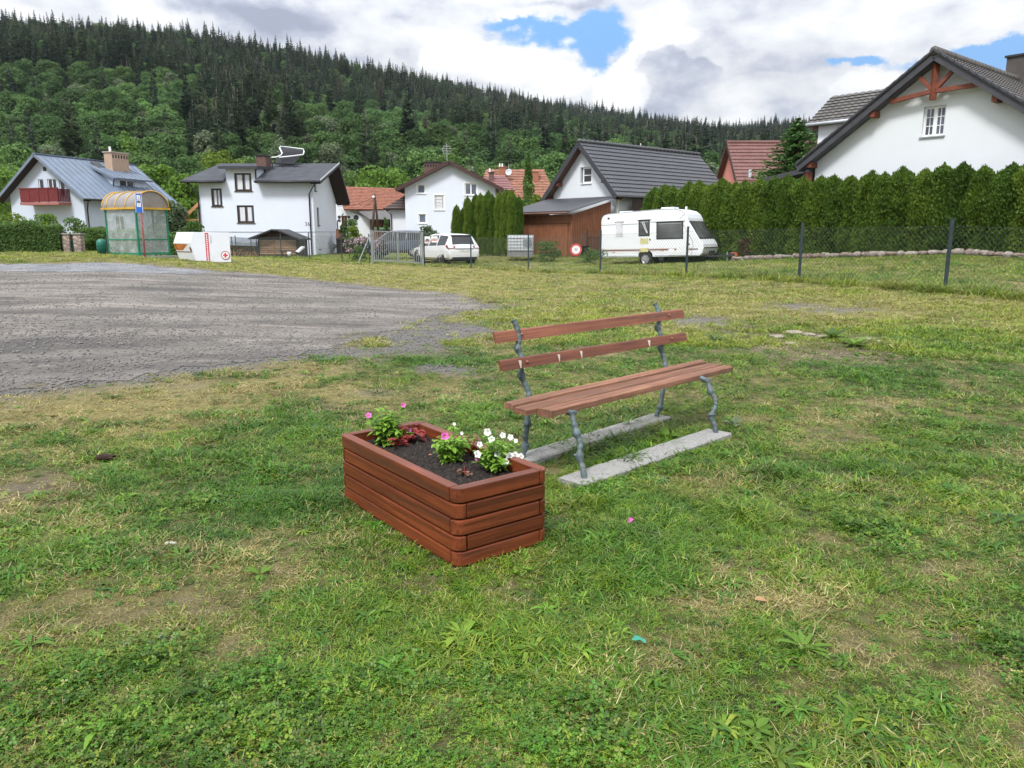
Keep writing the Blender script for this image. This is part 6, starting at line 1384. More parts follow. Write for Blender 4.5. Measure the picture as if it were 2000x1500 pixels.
def lobes_round(h, w, n, rng, base=.25, flat=1.0):
    """an uneven crown: one body and many bulging limbs' ends"""
    L_ = [((0, 0, h*(base+(1-base)*.52)), (w*.33, w*.33, h*(1-base)*.42))]
    for i in range(n):
        a = rng.random()*6.283; t = rng.random()**.8; z = h*(base+(1-base)*(.12+.80*t)); rr = w*.36*math.sin(math.pi*(.14+.72*t))**.8*(.75+.5*rng.random()); s = w*(.13+.13*rng.random())
        L_.append(((math.cos(a)*rr, math.sin(a)*rr, z), (s, s, s*(.7+.3*rng.random())*flat)))
    L_.append(((rng.normal()*w*.05, rng.normal()*w*.05, h*.90), (w*.17, w*.17, h*.10))); return L_
def broad_mesh(name, h, w, n, leaf, seed, nl=14, base=.25, jit=.5):
    rng = np.random.default_rng(seed); P, N = crown_points(n, lobes_round(h, w, nl, rng, base), rng)
    N = N+jit*rng.normal(size=N.shape); v, f, r = leaf_quads(P, N, leaf*(.6+.8*rng.random(len(P))), .75, leaf*.12, rng)
    r = np.repeat(np.clip(.45*rng.random(len(P))+.55*vnoise(P[:, 0]*.55+P[:, 1]*.4, P[:, 2]*.6, seed), 0, 1), 4); return fast_mesh(name, v, f, r)
def trunk_mb(h, r, seed, limbs=5, spread=2.0, base=(0, 0, 0)):
    rd = random.Random(seed); mb = MB(); b = V(base); mb.tube([b+V((0, 0, -.3)), b+V((rd.uniform(-.1, .1), 0, h*.3)), b+V((rd.uniform(-.2, .2), rd.uniform(-.2, .2), h*.6)), b+V((0, 0, h*.88))], [r*1.25, r, r*.65, r*.15], 8)
    for i in range(limbs):
        z = h*(.25+.45*i/limbs); a = rd.random()*6.28; e = V((math.cos(a)*spread*rd.uniform(.6, 1), math.sin(a)*spread*rd.uniform(.6, 1), h*rd.uniform(.15, .32))); mb.tube([b+V((0, 0, z)), b+V((0, 0, z))+e*.5+V((0, 0, -.1)), b+V((0, 0, z))+e], [r*.5, r*.33, r*.1], 6)
    return mb
LG = [leafmat('leaf_bright', [(0, (.070, .145, .016)), (.5, (.115, .22, .026)), (1, (.17, .29, .05))], .35), leafmat('leaf_mid', [(0, (.045, .095, .022)), (.5, (.075, .145, .032)), (1, (.115, .20, .05))], .35),
      leafmat('leaf_grey', [(0, (.070, .105, .055)), (.5, (.105, .15, .08)), (1, (.15, .20, .115))], .3), leafmat('leaf_dark', [(0, (.040, .092, .018)), (.5, (.075, .150, .028)), (1, (.12, .205, .045))], .3),
      leafmat('leaf_yellowgreen', [(0, (.07, .12, .012)), (.5, (.13, .20, .02)), (1, (.21, .28, .04))], .4), leafmat('leaf_thuja', [(0, (.020, .052, .006)), (.5, (.064, .126, .012)), (1, (.175, .24, .026))], .25),
      leafmat('needle_spruce', [(0, (.04, .095, .03)), (.5, (.075, .165, .045)), (1, (.13, .24, .075))], .2), leafmat('leaf_russet', [(0, (.05, .025, .015)), (.5, (.11, .05, .03)), (1, (.17, .09, .05))], .3), leafmat('blossom_pink', [(0, (.36, .20, .30)), (.5, (.50, .31, .42)), (1, (.62, .45, .52))], .3)]
def tree(label, px, d, top, wpx, mi, seed, n=3200, leaf=.36, base=.15, group='garden trees near the houses', nl=16, name='broadleaf_tree', ground=None, bark=None, cat='tree'):
    b = onT(px, d)
    if ground is not None: b.z = ground
    if d > 60: b.z = 0
    h = D(px, top, d).z-b.z; w = wpx*d/F*1.03; r = thing(name, b, label, cat, group)
    o = link_mesh('crown', broad_mesh('crown', h, w, n, leaf, seed, nl, base), LG[mi], r); o.rotation_euler = (0, 0, seed)
    trunk_mb(h, max(.05, h*.022), seed, 5, w*.35, b).build('trunk', bark or BARK, r, True); return r
# garden and foot-of-hill trees one can tell apart
tree('bright green tree at the far left edge beyond the pale blue house', 22, 88, 326, 120, 0, 1, 3600); tree('bright green tree between the left edge and the pale blue gable', -40, 80, 345, 120, 0, 2, 2600)
tree('light green bushy tree right behind the eave of the pale blue house', 312, 84, 322, 84, 0, 3, 3800); tree('light green tree standing left of the number 36 house', 358, 80, 338, 80, 0, 4, 3600); tree('loose grey-green willow behind the bus shelter', 345, 62, 395, 62, 2, 5, 2600, .28, .1)
tree('vivid green round tree above the red barn roof', 752, 112, 334, 112, 0, 6, 4600, .4); tree('smaller vivid green tree left of the round tree above the barn', 700, 118, 341, 70, 1, 7, 2600, .4); tree('mid green tree just right of the dark eave of the number 36 house', 668, 124, 338, 66, 1, 8, 2400, .4)
tree('yellowish green round tree peeping over the dark felt roof', 447, 118, 291, 84, 4, 9, 2600, .42); tree('bright round tree on the hill foot above the pale blue house chimney', 264, 150, 256, 62, 0, 10, 2200, .5); tree('bright round tree on the hill foot above the pale blue gable', 46, 150, 282, 62, 0, 11, 2200, .5)
tree('pale grey-green birch on the hill foot left of the round bright tree', 128, 150, 272, 40, 2, 12, 1500, .45, bark=BARKL); tree('pale slim birch on the hill foot behind the chimney', 208, 158, 262, 44, 2, 13, 1500, .45, bark=BARKL); tree('grey-green leafy birch above the solar panel', 560, 150, 262, 62, 2, 14, 2000, .45, bark=BARKL)
# front row of the wooded hill: individual trees, shared meshes
FT = []
for k, (h, w, mi, sd) in enumerate(((13, 9, 1, 21), (14, 8, 3, 22), (12, 10, 1, 23), (15, 9.5, 3, 24), (13, 8.5, 0, 25), (14, 7, 2, 26))):
    FT.append((broad_mesh('crown', h, w, 3800, .40, sd, 18, .10), trunk_mb(h, .22, sd, 5, w*.3).mesh('trunk', smooth=True), mi, ['mid green rounded broadleaf tree in the front row of the wooded hill', 'dark green tall broadleaf tree in the front row of the wooded hill', 'wide spreading broadleaf tree in the front row of the wooded hill', 'tallest dark broadleaf trees in the front row of the wooded hill', 'light green broadleaf tree in the front row of the wooded hill', 'slim grey-green broadleaf tree in the front row of the wooded hill'][k]))
rd = random.Random(5)
for i in range(96):
    px = -90+1540*i/95+rd.uniform(-12, 12); d = rd.uniform(128, 185); k = rd.choice([0, 0, 1, 1, 2, 3, 3, 4, 5]); c, t, mi, lab = FT[k]
    r = thing('broadleaf_tree', (V(((px-1000)/F*d, d, 0))), lab, 'tree', 'front row of trees at the foot of the hill'); s = rd.uniform(.60, .98); r.scale = (s*rd.uniform(.9, 1.1), s, s*rd.uniform(.9, 1.1)); r.rotation_euler = (0, 0, rd.random()*6.28)
    a = link_mesh('crown', c, LG[mi], r); b = link_mesh('trunk', t, BARK, r)
# ---------------- hill
RIDGE = [(-400, 60), (-200, 30), (0, 32), (100, 36), (200, 40), (300, 50), (400, 68), (500, 86), (600, 104), (700, 124), (800, 146), (900, 166), (1000, 184), (1100, 206), (1200, 226), (1300, 240), (1400, 247), (1500, 243), (1600, 238), (1800, 236), (2300, 250)]
RPX = np.array([r[0] for r in RIDGE], float); RPY = np.array([r[1] for r in RIDGE], float)
def rdist(px): return np.interp(px, [-400, 0, 600, 1100, 1600, 2300], [520, 540, 680, 980, 1350, 1500])
def ridge_z(px):
    py = np.interp(px, RPX, RPY); d = rdist(px); v = (750-py)/F; return H+d*(-ST+v*CT)/(CT+v*ST)-11.0
FOOT = 132.0
def hill_z(x, y):
    px = 1000+F*x/np.maximum(y, 1)*.985; dr = rdist(px); t = (y-FOOT)/(dr-FOOT); zr = ridge_z(px)
    s = np.where(t < 1, np.clip(t, 0, 1)**1.12, 1-.35*(t-1)); n = (fbm(x/90, y/90, 4, 13)-.5)*26*np.clip(t*3, 0, 1)*np.clip((1.25-t)*2, 0, 1)
    return np.where(t > 0, zr*s+n*np.where(t < .9, 1, .35), -1.0)
xa = np.linspace(-1.0, .85, 150); ya = np.concatenate([[FOOT-4], np.geomspace(FOOT, 2000, 130)]); AX, YY = np.meshgrid(xa, ya, indexing='ij'); XX = AX*YY; ZZ = hill_z(XX, YY); ZZ[:, 0] = -2
ii = np.arange(XX.size).reshape(XX.shape); me = fast_mesh('hill', np.stack([XX, YY, ZZ], -1).reshape(-1, 3), np.stack([ii[:-1, :-1], ii[1:, :-1], ii[1:, 1:], ii[:-1, 1:]], -1).reshape(-1, 4))
m, nt, b = mnew('forest_floor'); L(nt, ramp(nt, noise(nt, wpos(nt), .05, 6), [(.35, (.018, .030, .010)), (.6, (.035, .06, .016)), (.72, (.10, .085, .05))]), b.inputs['Base Color']); sinput(b, 'Roughness', 1); me.materials.append(m)
o = bpy.data.objects.new('hill', me); COL.objects.link(o); tag(o, 'steep hill rising behind the village', 'hill', None, 'structure')
# ---------------- forest on the hill (one wood)
def instmat(name, rough=.8, trans=.35):
    m, nt, b = mnew(name); a = nd(nt, 'ShaderNodeAttribute', attribute_name='tint', attribute_type='INSTANCER'); r = nd(nt, 'ShaderNodeAttribute', attribute_name='rnd')
    c = mixc(nt, 1.0, a.outputs['Color'], ramp(nt, r.outputs['Fac'], [(0, (.75, .75, .78)), (.5, (1, 1, 1)), (1, (1.35, 1.3, 1.15))]), 'MULTIPLY'); L(nt, c, b.inputs['Base Color']); sinput(b, 'Roughness', rough); sinput(b, 'Specular IOR Level', .15)
    tr = nd(nt, 'ShaderNodeBsdfTranslucent'); L(nt, c, tr.inputs[0]); mx = nd(nt, 'ShaderNodeMixShader'); mx.inputs[0].default_value = trans; L(nt, b.outputs[0], mx.inputs[1]); L(nt, tr.outputs[0], mx.inputs[2]); L(nt, mx.outputs[0], nt.nodes['Material Output'].inputs[0]); return m
FOL = instmat('forest_leaves'); FBK = pm('forest_bark', (.17, .145, .125), .95, .4, .6)
def trunk_np(h, r, n=5, z0=-1.0):
    a = np.arange(n)/n*6.283; v = np.concatenate([np.stack([np.cos(a)*r, np.sin(a)*r, np.full(n, z0)], -1), np.stack([np.cos(a)*r*.35, np.sin(a)*r*.35, np.full(n, h)], -1)]); f = np.array([[i, (i+1) % n, n+(i+1) % n, n+i] for i in range(n)]); return v, f, np.full(len(v), .5)
def far_broad(h, w, n, leaf, seed):
    rng = np.random.default_rng(seed); P, N = crown_points(n, lobes_round(h, w, 13, rng, .10), rng); N = N+.42*rng.normal(size=N.shape); N[:, 2] += .25; a = leaf_quads(P, N, leaf*(.6+.8*rng.random(len(P))), .8, leaf*.1, rng); b = trunk_np(h*.7, .25)
    v, f, r = join_np([a, b]); return two_mat(fast_mesh('tree_kind', v, f, r), (FOL, FBK), len(a[1]))
def far_conifer(h, w, bare, seed, tiers=34, per=14, dens=1.0):
    rng = np.random.default_rng(seed); P = []; N = []; A = []; S = []
    for i in range(tiers):
        t = i/(tiers-1); z = h*(bare+(1-bare)*t); rr = w*.5*((1-t)**.72)*(.8+.35*rng.random())+.22
        for k in range(max(4, int(per*(1-.45*t)))):
            a = rng.random()*6.283; q = .5*rr; P.append((math.cos(a)*q, math.sin(a)*q, z-.22*rr+rng.normal()*.25)); A.append((math.cos(a), math.sin(a), -.42+.2*rng.normal())); N.append((-.3*math.cos(a)+.4*rng.normal(), -.3*math.sin(a)+.4*rng.normal(), 1)); S.append(rr*.92*(.7+.5*rng.random())+.25)
    a = leaf_quads(np.array(P), np.array(N), np.array(S), .46, .0, rng, np.array(A)); b = trunk_np(h, .24); v, f, r = join_np([a, b]); return two_mat(fast_mesh('tree_kind', v, f, r), (FOL, FBK), len(a[1]))
PF = [proto(far_broad(13, 9.5, 2800, .56, 31), FOL), proto(far_broad(15, 8.5, 2800, .56, 32), FOL), proto(far_broad(12, 11, 3000, .58, 33), FOL), proto(far_broad(9, 6.5, 1700, .48, 34), FOL),
      proto(far_conifer(21, 6.6, .15, 35), FOL), proto(far_conifer(24, 6.4, .40, 36, 26), FOL), proto(far_conifer(18, 6.2, .08, 37), FOL), proto(far_conifer(23, 5.0, .5, 38, 20, 10), FOL)]
rng = np.random.default_rng(77); N0 = 130000; u = rng.random(N0); ax_ = -.86+1.36*rng.random(N0); yy = np.sqrt(FOOT**2+(1500**2-FOOT**2)*u**1.25); xx = ax_*yy
px = 1000+F*xx/yy*.985; tt = (yy-FOOT)/(rdist(px)-FOOT); keep = (tt > .01) & (tt < 1.08); xx, yy, px, tt = xx[keep], yy[keep], px[keep], tt[keep]; zz = hill_z(xx, yy)
# thin out to crown spacing by a coarse occupancy grid
order = rng.permutation(len(xx)); occ = {}; sel = []
for i in order:
    s = 3.2+.0034*yy[i]; kx, ky = int(xx[i]//s), int(yy[i]//s)
    if (kx, ky) in occ: continue
    occ[(kx, ky)] = 1; sel.append(i)
sel = np.array(sel); xx, yy, px, tt, zz = xx[sel], yy[sel], px[sel], tt[sel], zz[sel]
PXp, PYp = project(xx, yy, zz+8); rpy = np.interp(PXp, RPX, RPY); q = PYp-rpy; nn = fbm(xx/38, yy/38, 3, 17); big = fbm(xx/110, yy/110, 3, 19)
pc = np.where(q < 30, np.where(PXp < 330, .55, .76), np.where(q < 95, np.where(PXp < 1050, .66, .30), .07)); pc = np.where((PXp > 1050) & (q < 26), .8, pc)
pc = np.maximum(pc, .95*np.exp(-(((PXp-480)/95)**2+((PYp-225)/85)**2)*1.2)); pc = np.maximum(pc, .85*np.exp(-(((PXp-760)/170)**2+((PYp-188)/34)**2)))
clear = np.exp(-(((PXp-230)/190)**2+((PYp-215)/45)**2))+np.exp(-(((PXp-760)/140)**2+((PYp-250)/34)**2))*.9; pc = pc*(1-.85*np.clip(clear, 0, 1)); con = rng.random(len(xx)) < np.clip(pc+(nn-.5)*.9*(pc > .12), 0, 1)
young = (~con) & (rng.random(len(xx)) < clear*.8); idx = np.where(con, rng.choice([4, 4, 5, 5, 6, 7], len(xx)), np.where(young, 3, rng.choice([0, 1, 2], len(xx)))); trunky = con & (np.abs(PYp-rpy-55) < 40) & (PXp > 560) & (PXp < 1010); idx = np.where(trunky, rng.choice([5, 7], len(xx)), idx)
g = rng.random(len(xx)); v = .58+.50*rng.random(len(xx))+.6*(big-.5)
T = np.where(con[:, None], np.array([.040, .070, .047])*(1-g[:, None])+np.array([.066, .098, .050])*g[:, None], np.array([.062, .125, .042])*(1-g[:, None])+np.array([.105, .185, .056])*g[:, None]); T = np.where(young[:, None], np.array([.105, .205, .055])+0*T, T)
ghost = (~con) & (rng.random(len(xx)) < .10); T = np.where(ghost[:, None], np.array([.12, .155, .09]), T); dead = con & (rng.random(len(xx)) < .012); T = np.where(dead[:, None], np.array([.12, .095, .075]), T); T = T*(v*np.where(con, 1.05, 1.14)*(1+.45*np.clip(clear, 0, 1)))[:, None]
s = .56+.42*rng.random(len(xx)); s = np.where(con, s*1.0, s*.98); s = np.where(con & (tt > .90), s*np.where(px > 1000, .72, .82), s)
scatter('forest', np.stack([xx, yy, zz-.3], -1), PF, idx, np.stack([rng.normal(0, .03, len(xx)), rng.normal(0, .03, len(xx)), rng.random(len(xx))*6.28], -1), np.stack([s, s, s*(.9+.25*rng.random(len(xx)))], -1), T, 'mixed wood of dark spruces and green broadleaf trees covering the hill', 'forest')
print('forest', len(xx))
# ---------------- thuja rows
def thuja_mesh(h, w, n, seed, top=.62):
    rng = np.random.default_rng(seed); t = rng.random(n)**.85; a = rng.random(n)*6.283
    prof = lambda t: np.where(t < .12, .80+1.6*t, np.where(t < top, 1.0, np.clip(1-((t-top)/(1-top))**4.5, 0, 1)*1.0+.01))
    lump = 1+.30*(vnoise(a*1.9+seed, t*8, seed)-.5)*2+.12*rng.normal(size=n); rr = w*.5*prof(t)*lump*(1-.22*rng.random(n)**2)
    lead = .06*h*(vnoise(a*1.6+3, a*0+seed, seed+4)-.25)*np.clip((t-.6)/.4, 0, 1)+.05*rng.normal(size=n)*np.clip((t-.8)*5, 0, 1); P = np.stack([np.cos(a)*rr+.10*np.sin(t*9+seed), np.sin(a)*rr, t*h*.93+lead], -1); A = np.stack([np.cos(a)*.55, np.sin(a)*.55, np.full(n, 1.0)], -1)+.35*rng.normal(size=(n, 3)); N = np.stack([-np.sin(a)+.8*rng.normal(size=n), np.cos(a)+.8*rng.normal(size=n), .4*rng.normal(size=n)], -1)
    v, f, r = leaf_quads(P, N, .098*(.6+.9*rng.random(n)), .42, .01, rng, A)
    r = np.repeat(np.clip(.45*rng.random(n)+.65*vnoise(P[:, 0]*9+P[:, 1]*7, P[:, 2]*7, seed+2)-.05, 0, 1), 4)
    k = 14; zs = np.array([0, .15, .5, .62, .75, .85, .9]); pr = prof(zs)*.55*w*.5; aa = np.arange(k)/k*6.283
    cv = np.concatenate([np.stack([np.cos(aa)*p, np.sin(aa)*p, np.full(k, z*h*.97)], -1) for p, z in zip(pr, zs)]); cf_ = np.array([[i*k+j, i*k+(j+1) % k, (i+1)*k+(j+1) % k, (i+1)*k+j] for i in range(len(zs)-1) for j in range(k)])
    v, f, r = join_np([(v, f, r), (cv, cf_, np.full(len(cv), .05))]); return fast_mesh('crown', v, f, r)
TM = [thuja_mesh(3.75, 1.0, 17000, 41, .72), thuja_mesh(3.75, .92, 17000, 42, .78), thuja_mesh(3.75, 1.04, 17000, 43, .68), thuja_mesh(3.75, .96, 17000, 44, .75)]; tmb = MB(); tmb.tube([(0, 0, -.3), (0, 0, 1.0)], [.07, .05], 6); TT = tmb.mesh('trunk')
rd = random.Random(9)
def thuja(p, s, k, label, group, wx=1.0):
    r = thing('thuja', p, label, 'thuja', group); r.scale = (s*wx, s*wx, s); r.rotation_euler = (rd.uniform(-.02, .02), rd.uniform(-.02, .02), rd.random()*6.28); link_mesh('crown', TM[k], LG[5], r); link_mesh('trunk', TT, BARK, r)
A_, B_ = onT(1272, 42), onT(1990, 28.3); dd = (B_-A_)
NR = 25
for i in range(-0, NR+4):
    t = i/(NR-1); p = A_+dd*t; p = p+V((rd.uniform(-.08, .08), rd.uniform(-.08, .08), 0)); p.z = zt1(p.x, p.y)
    top = np.interp(project(p.x, p.y, p.z)[0], [1250, 1380, 1500, 1620, 1700, 1800, 1900, 2000, 2200], [360, 352, 340, 336, 330, 322, 316, 312, 300]); sx = project(p.x, p.y, p.z)[0]; h = D(sx, top, p.y).z-p.z
    thuja(p, h/3.75*rd.uniform(.965, 1.035), rd.choice([0, 1, 2, 3]), 'clipped green thuja in the long hedge row above the low stone edging', 'thujas in the long hedge by the caravan', .98)
for i in range(11):
    pxx = 892+120*i/10; p = onT(pxx, 50-.35*i); p.z = D(pxx, 496, p.y).z; h = D(pxx, [398, 404, 380, 376, 375, 369, 377, 372, 366, 368, 380][i], p.y).z-p.z
    thuja(p, h/3.75, i % 3, 'tall narrow thuja in the row between the white gable and the shed', 'thujas in the row left of the shed', .58)
# stone edging: separate small boulders along the hedge foot
random.seed(12); rd = random.Random(21); se = 0; A2, B2 = onT(1430, 37.2), onT(2010, 26.9); d2 = B2-A2; n2 = V((-d2.y, d2.x, 0)).normalized(); SMAT = [pm('boulder_a', (.25, .215, .185), .95, .45, 9), pm('boulder_b', (.20, .155, .13), .95, .45, 9), pm('boulder_c', (.30, .265, .23), .95, .4, 9)]
mb = MB(); mb.hexa([q+n2*o_-UP*.3 for q, o_ in ((A2, .16), (B2+d2*.1, .16), (B2+d2*.1, -.16), (A2, -.16))]+[q+n2*o_+UP*.10 for q, o_ in ((A2, .12), (B2+d2*.1, .12), (B2+d2*.1, -.12), (A2, -.12))]); tag(mb.build('low_wall', STN_, None, loc=A2), 'low rubble wall footing under the edging stones of the thuja hedge', 'wall')
pos = 0.0
while pos < d2.length:
    s = rd.uniform(.22, .60); p = A2+d2.normalized()*(pos+s/2); p.z = zt1(p.x, p.y); mb = MB(); mb.ball((p.x+rd.uniform(-.05, .05), p.y+rd.uniform(-.05, .05), p.z+.11), (s*.60, .17, rd.uniform(.08, .15)), 8, 5, .24); o = mb.build('edging_stone', SMAT[rd.randrange(3)], None, True, loc=p); tag(o, 'pinkish grey boulder in the low stone edging along the foot of the thuja hedge', 'stone', 'edging stones under the thuja hedge'); pos += s*.86
# ---------------- spruce by the right house
def spruce(label, px, d, top, wpx, base_z, seed, name='spruce'):
    b = onT(px, d); b.z = base_z; h = D(px, top, d).z-base_z; w = wpx*d/F; rng = np.random.default_rng(seed); P = []; A = []; N = []; S = []
    tiers = 40
    for i in range(tiers):
        t = i/(tiers-1); z = h*(.06+.93*t); R = w*.5*(1-t)**.8+.06; nb = int(34-18*t)
        for k in range(nb):
            a = rng.random()*6.283; ln_ = R*(.75+.4*rng.random()); m_ = max(6, int(ln_/.055))
            for j in range(m_):
                q = (j+rng.random())/m_; rr = ln_*q; droop = -.22*rr+.20*rr*q; side = rng.normal()*.10*(1-q*.5)*ln_*.5
                P.append((math.cos(a)*rr-math.sin(a)*side, math.sin(a)*rr+math.cos(a)*side, z+droop+rng.normal()*.03)); A.append((math.cos(a)+.6*rng.normal(), math.sin(a)+.6*rng.normal(), -.05+.25*rng.normal())); N.append((.35*rng.normal(), .35*rng.normal(), 1)); S.append(.20+.14*rng.random())
    v, f, r = leaf_quads(np.array(P), np.array(N), np.array(S), .46, .0, rng, np.array(A)); root = thing(name, b, label, 'spruce'); link_mesh('crown', fast_mesh('crown', v, f, r), LG[6], root); mb = MB(); mb.tube([b+V((0, 0, -.3)), b+V((0, 0, h*.97))], [.14, .02], 7); mb.build('trunk', BARK, root, True)
spruce('green spruce before the maroon roofed salmon house', 1541, 44, 230, 300, .3, 51)
def cyp(label, px, d, top, bot, wpx, mi, seed, n=2600, leaf=.28, name='cypress', cat='cypress'):
    b = onT(px, d); b.z = 0; h = D(px, top, d).z; z0 = D(px, bot, d).z; w = wpx*d/F; rng = np.random.default_rng(seed); t = rng.random(n); a = rng.random(n)*6.283; pr = np.sin(np.pi*np.clip(.14+t*.84, 0, 1))**.8; rr = w*.5*pr*(1+.35*(vnoise(a*2, t*14, seed)-.5)*2)*(1-.3*rng.random(n)**2); P = np.stack([np.cos(a)*rr, np.sin(a)*rr, z0*.0+t*h], -1)
    A = np.stack([np.cos(a)*.6, np.sin(a)*.6, np.ones(n)], -1)+.4*rng.normal(size=(n, 3)); v, f, r = leaf_quads(P, sph(n, rng), leaf*(.6+.8*rng.random(n)), .45, .0, rng, A); root = thing(name, b, label, cat); link_mesh('crown', fast_mesh('crown', v, f, r), LG[mi], root); mb = MB(); mb.tube([b+V((0, 0, -.2)), b+V((0, 0, h*.9))], [.12, .02], 6); mb.build('trunk', BARK, root, True)
cyp('slim dark conifer rising before the orange red roofs', 1031, 66, 300, 450, 20, 3, 61)
# ---------------- shrubs
def shrub(label, px, d, top, bot, wpx, mi, seed, n=1500, leaf=.12, nl=10, name='shrub', group='garden shrubs', blossom=None, stems=True, depth=1.0):
    b = onT(px, d); z0 = D(px, bot, d).z; b.z = min(b.z, z0); h = D(px, top, d).z-b.z; w = wpx*d/F; rng = np.random.default_rng(seed); P, N = crown_points(n, lobes_round(h, w, nl, rng, .05), rng); P[:, 1] *= depth; N = N+.8*rng.normal(size=N.shape)
    v, f, r = leaf_quads(P, N, leaf*(.6+.8*rng.random(len(P))), .6, leaf*.12, rng); root = thing(name, b, label, 'shrub', group); link_mesh('foliage', fast_mesh('foliage', v, f, r), LG[mi], root)
    if stems: trunk_mb(h*.9, max(.02, w*.02), seed, 6, w*.3, b).build('stem', BARK, root, True)
    if blossom is not None:
        P, N = crown_points(int(n*.28), lobes_round(h*1.03, w*1.06, nl, np.random.default_rng(seed), .05), rng, .08); k = P[:, 2] > h*.35; v, f, r = leaf_quads(P[k], N[k]+.5*rng.normal(size=N[k].shape), leaf*1.1*(.6+.8*rng.random(k.sum())), .9, .0, rng); link_mesh('blossom', fast_mesh('blossom', v, f, r), LG[blossom], root)
    return root
S_ = shrub
S_('bright bushy shrub at the left edge behind the trimmed hedge', 12, 36, 418, 470, 80, 3, 71, 2600, .10); S_('yellowish green shrub over the brown summerhouse roof', 38, 40, 414, 470, 70, 4, 72, 2200, .11); S_('tall light green lilac behind the trimmed hedge end', 88, 37, 417, 500, 62, 0, 73, 2600, .10); S_('sparse tan stemmed bush before the light green lilac', 106, 35.5, 438, 500, 44, 4, 74, 900, .09)
S_('low leafy bush in front of the summerhouse wall', 72, 35, 446, 500, 40, 3, 75, 1400, .09); S_('small airy apple tree left of the dark downpipe', 150, 36, 425, 500, 50, 3, 76, 1100, .10, name='apple_tree'); S_('dark dense bush between the stone pillar and the litter bin', 176, 34.5, 456, 508, 40, 3, 77, 2200, .08); S_('tall rounded shrub just left of the shelter post', 202, 35, 442, 508, 36, 1, 78, 1900, .09); S_('olive bush behind the shelter glass', 238, 36, 452, 508, 60, 3, 79, 1800, .09); S_('leafy bush showing under the shelter roof on the right', 306, 37, 440, 508, 70, 3, 80, 1900, .10)
S_('clipped round shrub right of the satellite dish under the orange roof', 378, 56, 432, 500, 44, 1, 81, 1900, .14); S_('mid green bush left of the red cross container', 345, 44, 452, 505, 50, 3, 82, 1600, .12)
S_('dark leaved bush right of the number 36 house corner', 688, 60, 428, 490, 44, 3, 83, 1900, .14); S_('yellow-green rounded bush before the barn wall', 692, 52, 440, 492, 30, 4, 84, 1500, .11); S_('pink blossoming rhododendron at the number 36 house corner', 684, 49, 464, 504, 26, 3, 85, 1000, .11, blossom=8); S_('leafy garden bush with pale pink bloom left of the gate', 712, 48, 464, 506, 44, 3, 86, 1500, .11, blossom=8); S_('pink flowering bush seen through the gate bars', 742, 47, 470, 506, 34, 3, 87, 1100, .11, blossom=8); S_('rough weed clump at the foot of the leaning brace pole', 704, 40.4, 484, 516, 34, 1, 88, 1100, .09, stems=False)
S_('spiky tall leaved plant between the gate and the white car roof', 838, 46, 440, 500, 40, 2, 89, 900, .14); S_('green creeper hanging on the barn planks', 755, 76, 424, 452, 14, 1, 90, 500, .14); S_('low green hedge bush behind the middle of the number 36 fence', 640, 64, 470, 500, 30, 3, 91, 900, .12)
S_('broad dark shrub below the slim dark conifer', 1030, 62, 354, 450, 36, 3, 92, 1900, .17); S_('yellow-green shrub beside the left verge of the graphite roof', 1044, 57, 378, 440, 34, 4, 93, 1500, .15); S_('bare russet bush at the hedge foot right of the caravan', 1456, 36.8, 463, 503, 34, 7, 94, 700, .07)
S_('tall uncut weeds under the white caravan tail', 1160, 38.5, 486, 508, 50, 1, 95, 900, .09, stems=False); S_('weedy nettle clump before the shed wall', 1075, 43, 476, 500, 60, 1, 96, 1500, .10, stems=False)
def hedge_box(label, pxa, pxb, d, h0, seed, n, leaf, mi, th=.5):
    rng = np.random.default_rng(seed); a = onT(pxa, d); b = onT(pxb, d); u = rng.random(n); sel_ = rng.random(n); hh = h0*(1+.10*(vnoise(u*9, u*0+1, seed)-.5)*2)
    y = np.where(sel_ < .62, -th/2-.05*rng.random(n)+.10*(vnoise(u*30, rng.random(n)*3, seed)-.5), (rng.random(n)-.5)*th); z = np.where(sel_ < .62, rng.random(n)*hh, hh-.12*rng.random(n)**2+.08*rng.normal(size=n)*.5)
    e = np.clip((u-.97)/.03, 0, 1); z = z*(1-.25*e**2); P = np.stack([a.x+(b.x-a.x)*u, a.y+(b.y-a.y)*u+y, a.z+(b.z-a.z)*u+z], -1); N = np.stack([.8*rng.normal(size=n), -1+.8*rng.normal(size=n), .6+.8*rng.normal(size=n)], -1)
    o_ = np.array([a.x, a.y, a.z]); v, f, r = leaf_quads(P-o_, N, leaf*(.6+.8*rng.random(n)), .6, leaf*.12, rng); root = thing('hedge', a, label, 'hedge'); link_mesh('foliage', fast_mesh('foliage', v, f, r), LG[mi], root); mb = MB()
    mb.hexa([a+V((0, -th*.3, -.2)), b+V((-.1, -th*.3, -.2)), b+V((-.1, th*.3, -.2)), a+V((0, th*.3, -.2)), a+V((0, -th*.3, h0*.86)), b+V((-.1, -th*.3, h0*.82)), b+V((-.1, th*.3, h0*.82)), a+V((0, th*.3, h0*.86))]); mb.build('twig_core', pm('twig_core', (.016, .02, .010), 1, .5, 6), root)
hedge_box('long trimmed hedge with yellowish new tips along the left edge', -160, 127, 33.2, 1.16, 97, 17000, .085, 1); hedge_box('dark hedge running behind the bus shelter and the bin', 162, 350, 34.8, .95, 98, 9000, .085, 3)
P_ = []
